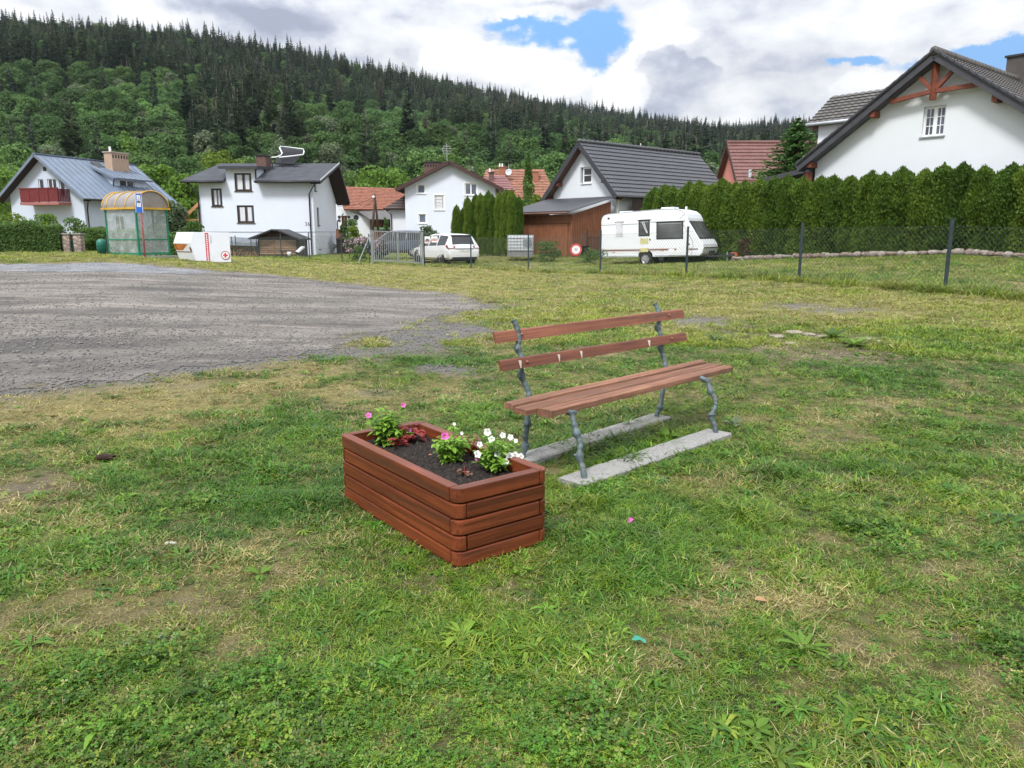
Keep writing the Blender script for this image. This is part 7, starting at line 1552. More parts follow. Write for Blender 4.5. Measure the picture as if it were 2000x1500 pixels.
# ================================================================== GRASS
def blade_strip(p, az_, lean, h, w, curl, tw=0):
    """bent grass blade: 4 cross-sections, tapered"""
    st = [(0, .8), (.38, 1.0), (.72, .72), (1.0, .06)]; d = np.array([math.cos(az_), math.sin(az_), 0]); s = np.array([-math.sin(az_+tw), math.cos(az_+tw), 0]); vs = []
    for t, k in st:
        an = lean+curl*t; c = np.array(p)+d*(h*t*math.sin(an*.75))+np.array([0, 0, h*t*math.cos(an*.75)]); c[2] = max(c[2], .002+.004*t); vs += [c-s*w*k*.5, c+s*w*k*.5]
    return vs
def tuft(nb, hmin, hmax, wmin, wmax, rad, lean, curl, seed):
    rng = np.random.default_rng(seed); vs = []; fs = []; rs = []
    for i in range(nb):
        a = rng.random()*6.283; r_ = rad*math.sqrt(rng.random()); b = rng.random()*6.283; base = len(vs)
        vs += blade_strip((math.cos(b)*r_, math.sin(b)*r_, -.004), a, lean*(.3+.9*rng.random()), hmin+(hmax-hmin)*rng.random(), wmin+(wmax-wmin)*rng.random(), curl*(.4+1.2*rng.random()), .5*rng.normal()); fs += [(base+j*2, base+j*2+1, base+j*2+3, base+j*2+2) for j in range(3)]; rs += [rng.random()]*8
    me = fast_mesh('tuft', np.array(vs), np.array(fs), np.array(rs)); me.polygons.foreach_set('use_smooth', [True]*len(me.polygons)); return me
def rosette_me(n, ln_, w, seed, up=.25):
    rng = np.random.default_rng(seed); vs = []; fs = []; rs = []
    for i in range(n):
        a = 6.283*i/n+rng.normal()*.25; l_ = ln_*(.6+.6*rng.random()); st = [(0, .18), (.3, .7), (.6, 1), (.85, .7), (1, .1)]; d = np.array([math.cos(a), math.sin(a), 0]); s = np.array([-math.sin(a), math.cos(a), 0]); q = rng.random(); b = len(vs)
        for t, k in st:
            c = d*l_*t+np.array([0, 0, .006+l_*(up*1.6*t-up*1.5*t*t)*(.5+rng.random())]); vs += [c-s*w*k*.5*l_/ln_+np.array([0, 0, .12*w*k]), c, c+s*w*k*.5*l_/ln_+np.array([0, 0, .12*w*k])]; rs += [q]*3
        for j in range(4):
            k = b+j*3; fs += [(k, k+1, k+4, k+3), (k+1, k+2, k+5, k+4)]
    return fast_mesh('rosette', np.array(vs), np.array(fs), np.array(rs))
def clover_me(n, rad, seed):
    rng = np.random.default_rng(seed); vs = []; fs = []; rs = []
    for i in range(n):
        r_ = rad*math.sqrt(rng.random()); b = rng.random()*6.283; c = np.array([math.cos(b)*r_, math.sin(b)*r_, .018+.030*rng.random()]); tilt = .35*rng.normal(size=2); a0 = rng.random()*6.283; s = .0048+.0040*rng.random(); q = rng.random()
        for k in range(3):
            a = a0+k*2.094; d = np.array([math.cos(a), math.sin(a), 0]); e = np.array([-math.sin(a), math.cos(a), 0]); base = len(vs)
            for (t, u) in ((.05, 0), (.75, -.62), (1.45, -.55), (1.6, 0), (1.45, .55), (.75, .62)):
                p = c+d*s*t+e*s*u; p[2] += (p[0]-c[0])*tilt[0]+(p[1]-c[1])*tilt[1]+s*.25*abs(u); vs.append(p); rs.append(q)
            fs += [(base, base+1, base+2, base+3), (base, base+3, base+4, base+5)]
    return fast_mesh('clover', np.array(vs), np.array(fs), np.array(rs))
def flower_me(seed, r=.008, h=.06):
    rng = np.random.default_rng(seed); P = sph(46, rng); P[:, 2] = np.abs(P[:, 2])*1.2-.25; v, f, rr = leaf_quads(P*r+np.array([0, 0, h]), P, r*.7, .45, .0, rng, P); return fast_mesh('clover_head', v, f, rr)
m, nt, b = mnew('grass_blade'); ti = nd(nt, 'ShaderNodeAttribute', attribute_name='tint', attribute_type='INSTANCER'); sp = nd(nt, 'ShaderNodeSeparateXYZ'); L(nt, ti.outputs['Vector'], sp.inputs[0]); rn = nd(nt, 'ShaderNodeAttribute', attribute_name='rnd').outputs['Fac']
gcol = ramp(nt, mth(nt, 'ADD', mth(nt, 'MULTIPLY', sp.outputs[1], .65), mth(nt, 'MULTIPLY', rn, .35)), [(0, (.036, .115, .010)), (.35, (.075, .190, .014)), (.65, (.165, .255, .020)), (1, (.33, .345, .038))])
r2 = mth(nt, 'FRACT', mth(nt, 'MULTIPLY', rn, 7.31)); scol = ramp(nt, r2, [(0, (.17, .13, .040)), (.4, (.30, .25, .075)), (.75, (.40, .34, .125)), (1, (.48, .43, .22))])
r3 = mth(nt, 'FRACT', mth(nt, 'MULTIPLY', rn, 13.7)); fac = nd(nt, 'ShaderNodeMapRange', interpolation_type='SMOOTHSTEP'); L(nt, mth(nt, 'SUBTRACT', sp.outputs[0], r3), fac.inputs['Value']); fac.inputs['From Min'].default_value = -.12; fac.inputs['From Max'].default_value = .14
c = mixc(nt, fac.outputs[0], gcol, scol); c = mixc(nt, 1.0, c, ramp(nt, sp.outputs[2], [(0, (.50, .50, .50)), (1, (1.45, 1.45, 1.45))]), 'MULTIPLY'); L(nt, c, b.inputs['Base Color']); sinput(b, 'Roughness', .42); sinput(b, 'Specular IOR Level', .4)
tr = nd(nt, 'ShaderNodeBsdfTranslucent'); L(nt, c, tr.inputs[0]); mx = nd(nt, 'ShaderNodeMixShader'); mx.inputs[0].default_value = .32; L(nt, b.outputs[0], mx.inputs[1]); L(nt, tr.outputs[0], mx.inputs[2]); L(nt, mx.outputs[0], nt.nodes['Material Output'].inputs[0]); GBL = m
CLW = pm('clover_white', (.56, .50, .46), .8, .3, 40)
GP = [tuft(20, .022, .058, .0030, .0060, .045, .65, .9, 1), tuft(20, .025, .070, .0032, .0066, .050, .9, 1.1, 2), tuft(18, .03, .090, .0034, .0070, .045, .6, 1.3, 3),          # 0-2 mown lawn
      tuft(24, .06, .13, .0036, .0070, .055, .5, 1.3, 4), tuft(26, .07, .16, .0036, .0072, .06, .65, 1.5, 5),                                                          # 3-4 longer grass
      tuft(30, .015, .055, .0020, .0038, .080, 1.6, .5, 6), tuft(26, .015, .065, .0018, .0034, .08, 1.7, .4, 7),                                                        # 5-6 flattened dry thatch
      rosette_me(9, .060, .018, 8), rosette_me(7, .045, .022, 9, .15), rosette_me(12, .085, .016, 10, .5),                                                              # 7-9 broad leaved weeds
      clover_me(26, .085, 11), clover_me(20, .075, 12),                                                                                                              # 10-11 clover
      tuft(30, .05, .11, .006, .011, .12, .6, 1.0, 13), tuft(30, .04, .10, .006, .011, .13, .9, 1.0, 14), tuft(34, .16, .36, .007, .013, .18, .5, 1.0, 15)]             # 12-13 far lawn, 14 far tall grass
GP = [proto(q, GBL) for q in GP]
rng = np.random.default_rng(5); X_, Y_, R_ = [], [], []
for r0, r1, dens in ((.9, 1.75, 500), (1.75, 3.2, 1650), (3.2, 5, 1150), (5, 7.5, 680), (7.5, 12, 300), (12, 20, 130), (20, 34, 40), (34, 62, 16)):
    hw_ = 1.2 if r1 < 8 else (1.0 if r1 < 13 else .80); area = hw_*1.08*(r1*r1-r0*r0); n = int(area*dens); rr = np.sqrt(r0*r0+(r1*r1-r0*r0)*rng.random(n)); aa = -hw_+2*hw_*rng.random(n); X_.append(rr*np.sin(aa)); Y_.append(rr*np.cos(aa)); R_.append(rr)
x = np.concatenate(X_); y = np.concatenate(Y_); R = np.concatenate(R_); n = len(x); dry, bare, grav, sd = masks(x, y); lush = np.clip(field(LUSHB, x, y, 61), 0, 1.2)
# keep clear of the planter, the strips, the lot and the slab
la = math.cos(PA)*(x+.266)+math.sin(PA)*(y-3.478); lb = -math.sin(PA)*(x+.266)+math.cos(PA)*(y-3.478); inpl = (la > -.005) & (la < PWX+.005) & (lb > -.005) & (lb < PLY+.005); ring_ = (la > -.10) & (la < PWX+.10) & (lb > -.10) & (lb < PLY+.10)
def segd(ax, ay, bx, by): ex, ey = bx-ax, by-ay; t = np.clip(((x-ax)*ex+(y-ay)*ey)/(ex*ex+ey*ey), 0, 1); return np.hypot(x-ax-t*ex, y-ay-t*ey)
s1 = segd(.37, 4.70, 1.665, 5.98); s2 = segd(-.02, 5.13, 1.30, 6.52); strip = (s1 < .086+.075*(vnoise(x*7, y*7, 3)-.5)) | (s2 < .080+.07*(vnoise(x*7, y*7, 4)-.5)); nearb = np.exp(-(np.minimum(s1, s2)/.30)**2)
keep = ~inpl & ~strip & (rng.random(n) > np.clip(bare*.66, 0, .8)) & (rng.random(n) > np.clip(grav*1.15-.15, 0, .97)) & (sd > -.25+1.0*(vnoise(x*1.6, y*1.6, 8)-.5))
keep &= (rng.random(n) > .25*np.clip(dry-.45, 0, 1))
fx = [onT(*q) for q in [(2330, 13.2), (1845, 17), (1560, 21), (1340, 25.2), (1172, 29), (1032, 33), (920, 36.3), (829, 38.4), (728, 39.5), (605, 41.5), (503, 47.5)]]; fd = np.full(n, 1e9)
for a, b_ in zip(fx[:-1], fx[1:]): fd = np.minimum(fd, segd(a.x, a.y, b_.x, b_.y))
fy = np.interp(x, [p.x for p in fx][::-1], [p.y for p in fx][::-1]); inside = (y > fy) & (x > -15)
gc = segd(fx[7].x, fx[7].y, fx[8].x, fx[8].y)
far = R > 11; idx = np.zeros(n, int); u = rng.random(n); idx = np.where(u < .34, 0, np.where(u < .68, 1, 2))
longg = (lush*.85+nearb*.9+(fbm(x*1.1, y*1.1, 3, 33)-.5)*.8 > .52); idx = np.where(longg & (rng.random(n) < .55), rng.choice([3, 3, 4], n), idx)
th = rng.random(n) < np.clip(.06+.35*dry+.55*np.clip(dry-.55, 0, 1)+.5*bare, 0, .75); idx = np.where(th & ~((nearb > .3) & longg), rng.choice([5, 6], n), idx); wd_ = rng.random(n) < .022+.05*(fbm(x*1.7, y*1.7, 2, 44) > .58); idx = np.where(wd_, rng.choice([7, 8, 8, 9], n), idx)
cl = (fbm(x*1.5+9, y*1.5, 3, 55)+.22*field([blob(350, 1390, 420, 120, 1), blob(150, 1450, 300, 100, 1), blob(1150, 1430, 260, 90, .8), blob(800, 1400, 250, 90, .7)], x, y, 3) > .64) & (R < 8); idx = np.where(cl & (rng.random(n) < .34), rng.choice([10, 11], n), idx)
idx = np.where(far, np.where(u < .5, 12, 13), idx); tall = far & ((fd < .45) | (inside & (fd < 2.5) & (rng.random(n) < .5)) | (inside & (rng.random(n) < .10))); idx = np.where(tall, 14, idx)
th2 = far & (rng.random(n) < np.clip(dry-.35, 0, .5)); idx = np.where(th2 & ~tall, rng.choice([5, 6], n), idx)
clump = fbm(x*3.6, y*3.6, 3, 88); s = (.62+.45*rng.random(n))*np.clip(.55+1.7*(clump-.22), .55, 1.7); s = np.where(idx < 3, s*(.8+.45*lush+.25*nearb), s); s = np.where((idx == 3) | (idx == 4), s*(.55+.28*lush+.30*nearb), s); fs_ = (s1 < .30) & ((-math.sin(math.atan2(1.28, 1.295))*(x-.37)+math.cos(math.atan2(1.28, 1.295))*(y-4.70)) < 0); s = np.where(fs_ & ((idx == 3) | (idx == 4)), s*.55, s); s = np.where(far & ((idx == 5) | (idx == 6)), s*2.4, s); s = np.where((idx >= 12) & (idx < 14), s*np.clip(.75+R/60, .75, 1.3), s); s = np.where(idx == 14, s*np.where(fd < .5, .95, .62), s); s = np.where(far & (idx == 14) & (gc < .6), s*.7, s)
s = np.where((idx == 10) | (idx == 11), s*.82, s); s = np.where((R > 5) & (R < 11) & (idx < 7), s*1.18, s); flat = 1-.35*np.clip(dry-.3, 0, 1)
dryv = np.clip(dry*.95-.10+.12*rng.normal(size=n), 0, 1); dryv = np.where((idx == 5) | (idx == 6), np.clip(.50+.5*dry, 0, 1), dryv); dryv = np.where((idx >= 7) & (idx <= 11), dryv*.18, dryv); dryv = np.where(inside & far, dryv*.55, dryv); dryv = np.where(inside & far & (fd < .8), np.clip(dryv+.35, 0, .8), dryv); dryv = np.where((nearb > .35) & (idx < 5), dryv*.45, dryv)
hue = np.clip(.42+.55*(fbm(x*.7, y*.7, 3, 66)-.5)*2+.22*rng.normal(size=n)-.30*lush+.22*far, 0, 1); hue = np.where((idx >= 7) & (idx <= 11), np.clip(.28+.25*rng.normal(size=n), 0, .8), hue); hue = np.where(inside & far, np.clip(hue*.75+.1, 0, 1), hue); dryv = np.where(far & ~inside, dryv*.66, dryv); hue = np.where(far & ~inside, np.clip(hue+.24, 0, 1), hue); val = np.clip(.5+.24*rng.normal(size=n)+.5*(fbm(x*3, y*3, 2, 77)-.5), 0, 1)
k = keep; z = zt(x, y); rot = np.stack([.10*rng.normal(size=n), .10*rng.normal(size=n), rng.random(n)*6.283], -1)
scatter('grass', np.stack([x, y, z], -1)[k], GP, idx[k], rot[k], np.stack([s, s, s*flat], -1)[k], np.stack([dryv, hue, val], -1)[k], 'short mown grass mixed with dry straw, clover and broad leaved weeds', 'grass'); print('grass tufts', int(k.sum()))
# white and pinkish clover heads
nf = 900; rr = 1.9+5.5*rng.random(nf)**1.2; aa = -.7+1.4*rng.random(nf); fxx = rr*np.sin(aa); fyy = rr*np.cos(aa); pr = .10+.9*np.clip(field([blob(140, 1420, 220, 90, 1), blob(1210, 1230, 110, 60, 1.2), blob(1560, 950, 160, 50, .7), blob(1300, 1250, 140, 60, .6), blob(1150, 1440, 100, 60, .7)], fxx, fyy, 5), 0, 1); kk = rng.random(nf) < pr*.9
la = math.cos(PA)*(fxx+.266)+math.sin(PA)*(fyy-3.478); lb = -math.sin(PA)*(fxx+.266)+math.cos(PA)*(fyy-3.478); kk &= ~((la > -.02) & (la < PWX+.02) & (lb > -.02) & (lb < PLY+.02)); nk = int(kk.sum()); ss = .7+.6*rng.random(nk)
CP = [proto(flower_me(1), CLW), proto(flower_me(2, .0095, .05), CLW)]
scatter('clover_heads', np.stack([fxx, fyy, zt(fxx, fyy)], -1)[kk], CP, rng.integers(0, 2, nk), np.stack([.3*rng.normal(size=nk), .3*rng.normal(size=nk), rng.random(nk)*6.28], -1), np.stack([ss, ss, ss], -1), rng.random((nk, 3)), 'small whitish clover heads dotted through the lawn', 'clover')
# a few plants and scraps one can point at
def weed(label, px, py, ln_, n, mi, seed, name='weed', w=.4, up=.8):
    b = Gt(px, py); root = thing(name, b, label, 'weed', 'weeds standing out of the lawn'); random.seed(seed); lf = MB()
    for i in range(n):
        a = 6.283*i/n+random.uniform(-.4, .4); l_ = ln_*random.uniform(.6, 1.1); d = V((math.cos(a), math.sin(a), up*random.uniform(.3, 1.2))); leaf_blade(lf, b+V((math.cos(a)*.01, math.sin(a)*.01, .01)), d, (0, 0, 1), l_, l_*w)
    set_rnd(lf.build('leaves', LG[mi], root, recalc=False))
weed('large leaved dock growing out of the soil mound', 1625, 662, .30, 12, 1, 1, w=.34, up=1.2); weed('second dock with paler leaves at the right of the soil mound', 1668, 676, .24, 10, 0, 2, w=.36, up=1.0); weed('spiky dark weed at the left of the soil mound', 1395, 668, .20, 14, 2, 3, w=.16, up=1.3)
weed('broad leaved weed between the bench concrete strips', 1303, 858, .14, 9, 0, 4, w=.5, up=.9); weed('grey-green dock right of the far bench leg', 1432, 832, .11, 9, 2, 5, w=.42, up=1.1); weed('silvery plantain left of the pink petal', 1285, 940, .08, 8, 2, 6, w=.5, up=.6); weed('pale silvery thistle rosette in the lower left lawn', 325, 1272, .10, 13, 2, 7, w=.2, up=.6)
weed('broad plantain in the lower right lawn', 1690, 1410, .075, 8, 0, 8, w=.5, up=.4); weed('upright plantain tuft right of the planter front', 1570, 1270, .13, 11, 0, 9, w=.24, up=1.0); weed('low plantain near the bottom middle of the lawn', 1475, 1430, .06, 7, 0, 10, w=.55, up=.5); weed('small bright dock left of the planter', 508, 1125, .07, 8, 0, 11, w=.35, up=.8)
q = Gt(1225, 1035); mb = MB(); leaf_blade(mb, q+V((0, 0, .05)), (.3, -.6, .5), (0, -.6, .5), .045, .03); o = mb.build('fallen_petal', PETP, None, loc=q, recalc=False); tag(o, 'pink fallen petunia petal in the grass right of the planter', 'petal')
q = Gt(1240, 1262); mb = MB()
for k_ in range(4): leaf_blade(mb, q+V((.008*k_, 0, .03)), (math.cos(k_*1.7), math.sin(k_*1.7), .3), (0, -.3, 1), .03, .018)
tag(mb.build('litter_scrap', pm('litter_green', (.03, .26, .18), .5), None, loc=q, recalc=False), 'scrap of turquoise green wrapper in the clover', 'litter')
q = Gt(335, 1077); mb = MB()
for k_ in range(3): mb.ball(q+V((-.02+.02*k_, .005*(k_ % 2), .045)), (.009, .008, .008), 8, 6, .3)
tag(mb.build('white_tuft', pm('tuft_white', (.42, .42, .34), .95, .3, 60), None, loc=q), 'pale fluffy seed tuft in the grass lower left', 'seed tuft')
q = Gt(207, 901); mb = MB(); mb.ball(q+V((0, 0, .03)), (.07, .03, .025), 9, 6, .3); tag(mb.build('bark_piece', pm('bark_dark', (.035, .02, .014), .95, .4, 20), None, loc=q), 'dark piece of bark lying in the grass on the left', 'bark')
q = Gt(1482, 1183); mb = MB(); leaf_blade(mb, q+V((-.02, 0, .03)), (1, .1, .1), (0, -.2, 1), .06, .035); tag(mb.build('dry_leaf', pm('dry_leaf_tan', (.36, .22, .11), .9, .3), None, loc=q, recalc=False), 'curled tan leaf lying on the lawn right of centre', 'leaf')
for (px, py, w, h_, lab) in ((1520, 660, .26, .08, 'broken pale stone at the left end of the soil mound'), (1548, 652, .30, .10, 'tallest pale stone at the back of the soil mound'), (1604, 660, .22, .07, 'pale stone lump under the dock leaves on the soil mound'), (1545, 672, .16, .05, 'small tan stone in the middle of the soil mound'), (1710, 668, .16, .05, 'little pale stone at the far right of the soil mound'), (1578, 656, .24, .08, 'pale sandy stone lying on the soil mound'), (1690, 664, .30, .06, 'flat pale stone at the right edge of the soil mound'), (1590, 690, .05, .03, 'small white pebble on the bare soil of the mound'), (228, 772, .07, .02, 'whitish flat stone beside the gravel edge')):
    q = Gt(px, py); mb = MB(); mb.ball(q+V((0, 0, h_*.15)), (w*.5, w*.32, h_*.42), 9, 6, .28); tag(mb.build('stone', pm('sandy_stone', (.28, .245, .19), .95, .45, 14), None, True, loc=q), lab, 'stone')
# ================================================================== LIGHT, SKY, CAMERA
SUN_EL, SUN_AZ = math.radians(52), math.radians(205)     # azimuth clockwise from +Y (the view direction)
sd_ = V((math.sin(SUN_AZ)*math.cos(SUN_EL), math.cos(SUN_AZ)*math.cos(SUN_EL), math.sin(SUN_EL)))
sun = bpy.data.lights.new('sun', 'SUN'); sun.energy = 2.6; sun.angle = math.radians(12); sun.color = (1, .98, .95)
so = bpy.data.objects.new('sun', sun); COL.objects.link(so); so.rotation_euler = sd_.to_track_quat('Z', 'Y').to_euler()
w = bpy.data.worlds.new('World'); SC.world = w; w.use_nodes = True; nt = w.node_tree; nt.nodes.clear()
out = nd(nt, 'ShaderNodeOutputWorld'); bg = nd(nt, 'ShaderNodeBackground'); L(nt, bg.outputs[0], out.inputs[0]); bg.inputs[1].default_value = 1.0
sky = nd(nt, 'ShaderNodeTexSky', sky_type='NISHITA'); sky.sun_disc = False; sky.sun_elevation = SUN_EL; sky.sun_rotation = SUN_AZ
sky.air_density = 1.0; sky.dust_density = .6; sky.ozone_density = 1.6
skyc = mixc(nt, 1.0, sky.outputs[0], (.10, .10, .10), 'MULTIPLY')
tc = nd(nt, 'ShaderNodeTexCoord').outputs['Generated']
sx = nd(nt, 'ShaderNodeSeparateXYZ'); L(nt, tc, sx.inputs[0]); X, Y, Z = sx.outputs
az = mth(nt, 'ARCTAN2', X, Y); el = mth(nt, 'ARCSINE', Z)
cv = nd(nt, 'ShaderNodeCombineXYZ'); L(nt, az, cv.inputs[0]); L(nt, mth(nt, 'MULTIPLY', el, 1.5), cv.inputs[1]); cvo = cv.outputs[0]
wn = nd(nt, 'ShaderNodeTexNoise'); wn.inputs['Scale'].default_value = 9; wn.inputs['Detail'].default_value = 8; wn.inputs['Roughness'].default_value = .62; L(nt, cvo, wn.inputs['Vector'])
ws = nd(nt, 'ShaderNodeSeparateXYZ'); L(nt, wn.outputs['Color'], ws.inputs[0])
WA = mth(nt, 'MULTIPLY', mth(nt, 'SUBTRACT', ws.outputs[0], .5), 1.0); WE = mth(nt, 'MULTIPLY', mth(nt, 'SUBTRACT', ws.outputs[1], .5), 1.0)
wn2 = nd(nt, 'ShaderNodeTexNoise'); wn2.inputs['Scale'].default_value = 34; wn2.inputs['Detail'].default_value = 8; wn2.inputs['Roughness'].default_value = .6; L(nt, cvo, wn2.inputs['Vector'])
ws2 = nd(nt, 'ShaderNodeSeparateXYZ'); L(nt, wn2.outputs['Color'], ws2.inputs[0])
def dirof(px, py):
    d = (D(px, py, 100)-V((0, 0, H))).normalized(); return math.atan2(d.x, d.y), math.asin(d.z)
def eblob(px, py, rx, ry, amt, warp=.05, power=1.0, fine=.012):
    """soft lobe about a fixed sky direction (azimuth, elevation), frayed by noise"""
    a, e = dirof(px, py); a2, _ = dirof(px+rx, py); _, e2 = dirof(px, py-ry)
    ra = abs(a2-a); re_ = abs(e2-e)
    dx = mth(nt, 'ADD', mth(nt, 'SUBTRACT', az, a), mth(nt, 'ADD', mth(nt, 'MULTIPLY', WA, warp), mth(nt, 'MULTIPLY', mth(nt, 'SUBTRACT', ws2.outputs[0], .5), fine)))
    dy = mth(nt, 'ADD', mth(nt, 'SUBTRACT', el, e), mth(nt, 'ADD', mth(nt, 'MULTIPLY', WE, warp), mth(nt, 'MULTIPLY', mth(nt, 'SUBTRACT', ws2.outputs[1], .5), fine)))
    q = mth(nt, 'ADD', mth(nt, 'POWER', mth(nt, 'ABSOLUTE', mth(nt, 'DIVIDE', dx, ra)), 2), mth(nt, 'POWER', mth(nt, 'ABSOLUTE', mth(nt, 'DIVIDE', dy, re_)), 2))
    return mth(nt, 'MULTIPLY', mth(nt, 'POWER', 2.718, mth(nt, 'MULTIPLY', q, -1.0*power)), amt)
def crisp(v, lo, hi, amt):
    n = nd(nt, 'ShaderNodeMapRange', interpolation_type='SMOOTHSTEP'); L(nt, v, n.inputs['Value']); n.inputs['From Min'].default_value = lo; n.inputs['From Max'].default_value = hi; n.inputs['To Max'].default_value = amt; return n.outputs[0]
def total(l):
    r = l[0]
    for q in l[1:]: r = mth(nt, 'ADD', r, q)
    return r
gap = total([eblob(1075, 66, 120, 30, 1.0, .045, 1, .02), eblob(1190, 45, 56, 44, .95, .045, 1, .02), eblob(1168, 112, 40, 44, 1.0, .03, 1, .02), eblob(985, 44, 70, 12, .7, .04, 1, .02), eblob(1870, 116, 170, 24, 1.5, .04, 1, .02), eblob(2000, 122, 100, 34, 1.2, .04, 1, .02), eblob(1635, 120, 28, 12, 1.1, .02, 1, .02), eblob(1690, 124, 34, 11, 1.0, .02, 1, .02),
             eblob(2300, 20, 250, 60, .8), eblob(-500, 120, 240, 50, .8), eblob(900, -700, 400, 120, .7, .2), eblob(2600, -300, 500, 150, .7, .2)])
wisp = mth(nt, 'ADD', mth(nt, 'MULTIPLY', ramp(nt, ws2.outputs[2], [(.42, (0, 0, 0)), (.72, (1, 1, 1))]), .50), mth(nt, 'MULTIPLY', ramp(nt, ws.outputs[2], [(.48, (0, 0, 0)), (.68, (1, 1, 1))]), .30))
gapm = mth(nt, 'SUBTRACT', gap, wisp)
blue = nd(nt, 'ShaderNodeMapRange', interpolation_type='SMOOTHSTEP'); L(nt, gapm, blue.inputs['Value']); blue.inputs['From Min'].default_value = .22; blue.inputs['From Max'].default_value = .80
# cloud light: broad soft shade, billows, and the brighter and darker masses of this sky
f1 = noise(nt, cvo, 4.2, 9, .58); f2 = noise(nt, mapping(nt, cvo, (1, 1.25, 1)), 13, 9, .55)
val = mth(nt, 'ADD', mth(nt, 'ADD', mth(nt, 'MULTIPLY', mth(nt, 'SUBTRACT', f1, .5), 1.5), mth(nt, 'MULTIPLY', mth(nt, 'SUBTRACT', f2, .5), 1.35)), .58)
brt = total([crisp(total([eblob(848, 112, 26, 24, 1, .015, 1, .02), eblob(886, 98, 30, 22, 1, .015, 1, .02), eblob(930, 92, 34, 22, 1, .015, 1, .02), eblob(985, 100, 40, 24, 1, .015, 1, .02), eblob(1040, 116, 40, 22, 1, .015, 1, .02), eblob(1092, 136, 36, 20, 1, .015, 1, .02), eblob(930, 140, 110, 30, 1, .02, 1, .02)]), .34, .62, .26), crisp(total([eblob(1180, 168, 26, 18, 1, .015, 1, .02), eblob(1212, 140, 26, 22, 1, .015, 1, .02), eblob(1236, 108, 22, 24, 1, .015, 1, .02), eblob(1262, 78, 26, 22, 1, .015, 1, .02), eblob(1330, 70, 50, 22, .8, .02, 1, .02)]), .34, .62, .26), crisp(eblob(1060, 150, 110, 40, 1, .035, 1, .02), .32, .48, .22), crisp(eblob(1215, 175, 60, 52, 1, .03, 1, .02), .32, .48, .30), crisp(eblob(1480, 185, 110, 44, 1, .04, 1, .02), .32, .5, .12), crisp(eblob(1700, 170, 90, 34, 1, .03, 1, .02), .32, .5, .2), eblob(960, 105, 120, 40, .45), eblob(1060, 150, 90, 20, .35), eblob(1210, 165, 45, 50, .42), eblob(1290, 60, 60, 40, .3), eblob(1700, 165, 70, 22, .3), eblob(1480, 60, 160, 50, .16), eblob(300, 35, 90, 15, .3), eblob(700, 60, 90, 40, .18), eblob(1060, 195, 60, 14, .3), eblob(1330, 205, 90, 20, .15), eblob(30, 10, 60, 14, .3), eblob(850, 60, 100, 30, .2)])
_, e_lo = dirof(1290, 172); _, e_hi = dirof(1290, 112)
bf = nd(nt, 'ShaderNodeMapRange', interpolation_type='SMOOTHSTEP'); L(nt, mth(nt, 'ADD', el, mth(nt, 'MULTIPLY', WE, .04)), bf.inputs['Value']); bf.inputs['From Min'].default_value = e_lo; bf.inputs['From Max'].default_value = e_hi
drk = total([mth(nt, 'MULTIPLY', bf.outputs[0], crisp(total([eblob(1292, 96, 26, 20, 1, .02, 1, .02), eblob(1262, 118, 26, 20, 1, .02, 1, .02), eblob(1318, 112, 28, 20, 1, .02, 1, .02), eblob(1288, 138, 46, 22, 1, .02, 1, .02), eblob(1372, 128, 26, 17, .9, .02, 1, .02), eblob(1396, 140, 20, 14, .9, .02, 1, .02), eblob(1345, 158, 50, 18, .8, .03, 1, .02)]), .36, .80, .34)), eblob(1320, 165, 110, 36, .22, .05), eblob(1200, 215, 160, 18, .16), eblob(560, 30, 150, 30, .36), eblob(430, 22, 120, 24, .28), eblob(690, 110, 130, 24, .22), eblob(1500, 150, 120, 40, .12), eblob(1250, 210, 110, 20, .14), eblob(1480, 215, 100, 16, .12), eblob(1050, 15, 90, 10, .3), eblob(800, 40, 60, 12, .12)])
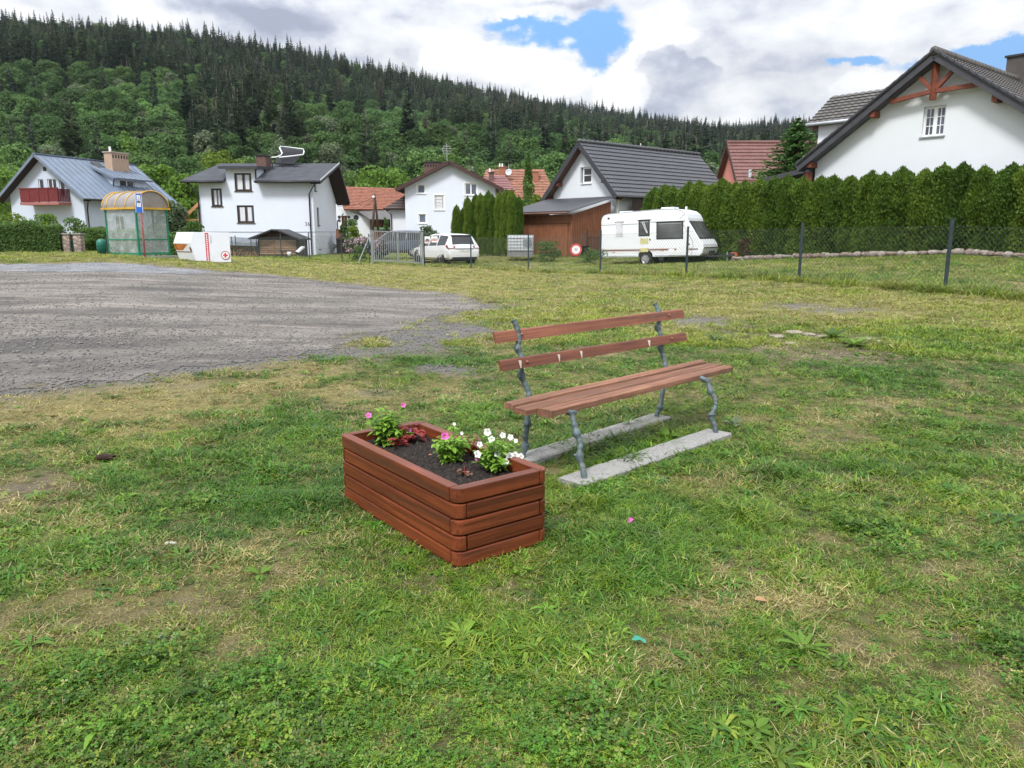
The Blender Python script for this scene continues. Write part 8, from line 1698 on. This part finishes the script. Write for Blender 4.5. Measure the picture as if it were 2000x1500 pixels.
val = mth(nt, 'SUBTRACT', mth(nt, 'ADD', val, brt), drk)
cloud = ramp(nt, val, [(.0, (.27, .30, .38)), (.28, (.38, .41, .49)), (.50, (.535, .555, .60)), (.75, (.655, .665, .685)), (1.0, (.75, .755, .76))])
bluec = mixc(nt, .75, skyc, (.15, .35, .68))
fin = mixc(nt, blue.outputs[0], cloud, bluec)
# an overcast sky is about three times as bright overhead as near the horizon
zen = mth(nt, 'ADD', mth(nt, 'MULTIPLY', mth(nt, 'MAXIMUM', mth(nt, 'SUBTRACT', Z, .18), 0), 1.9), 1.0)
zc = nd(nt, 'ShaderNodeCombineXYZ')
for i in range(3): L(nt, zen, zc.inputs[i])
lit = mixc(nt, 1.0, fin, zc.outputs[0], 'MULTIPLY'); L(nt, lit, bg.inputs[0])
# the air: even, thin haze in one closed box round everything
hz = MB(); hz.box(-2600, 2600, -2600, 2600, -4, 270); m, nt2, b2 = mnew('air'); nt2.nodes.remove(b2); pv = nd(nt2, 'ShaderNodeVolumePrincipled'); pv.inputs['Density'].default_value = .00006; pv.inputs['Color'].default_value = (.80, .90, 1.0, 1); pv.inputs['Anisotropy'].default_value = .2
L(nt2, pv.outputs[0], nt2.nodes['Material Output'].inputs['Volume']); tag(hz.build('haze', m, None), 'thin bluish air haze over the valley', 'haze', None, 'stuff')
cam = bpy.data.cameras.new('camera'); co = bpy.data.objects.new('camera', cam); COL.objects.link(co)
co.location = (0, 0, H); co.rotation_euler = (math.radians(90)-TH, 0, 0); cam.sensor_width = 36; cam.lens = F/2000*36; cam.clip_end = 8000; cam.clip_start = .05
SC.camera = co
SC.view_settings.view_transform = 'Standard'; SC.view_settings.look = 'None'; SC.view_settings.gamma = 1; SC.view_settings.exposure = 0.52
SC.render.resolution_x = 1024; SC.render.resolution_y = 768
SC.cycles.max_bounces = 6; SC.cycles.diffuse_bounces = 3; SC.cycles.glossy_bounces = 3; SC.cycles.transmission_bounces = 4; SC.cycles.transparent_max_bounces = 12
SC.cycles.use_denoising = False if False else SC.cycles.use_denoising
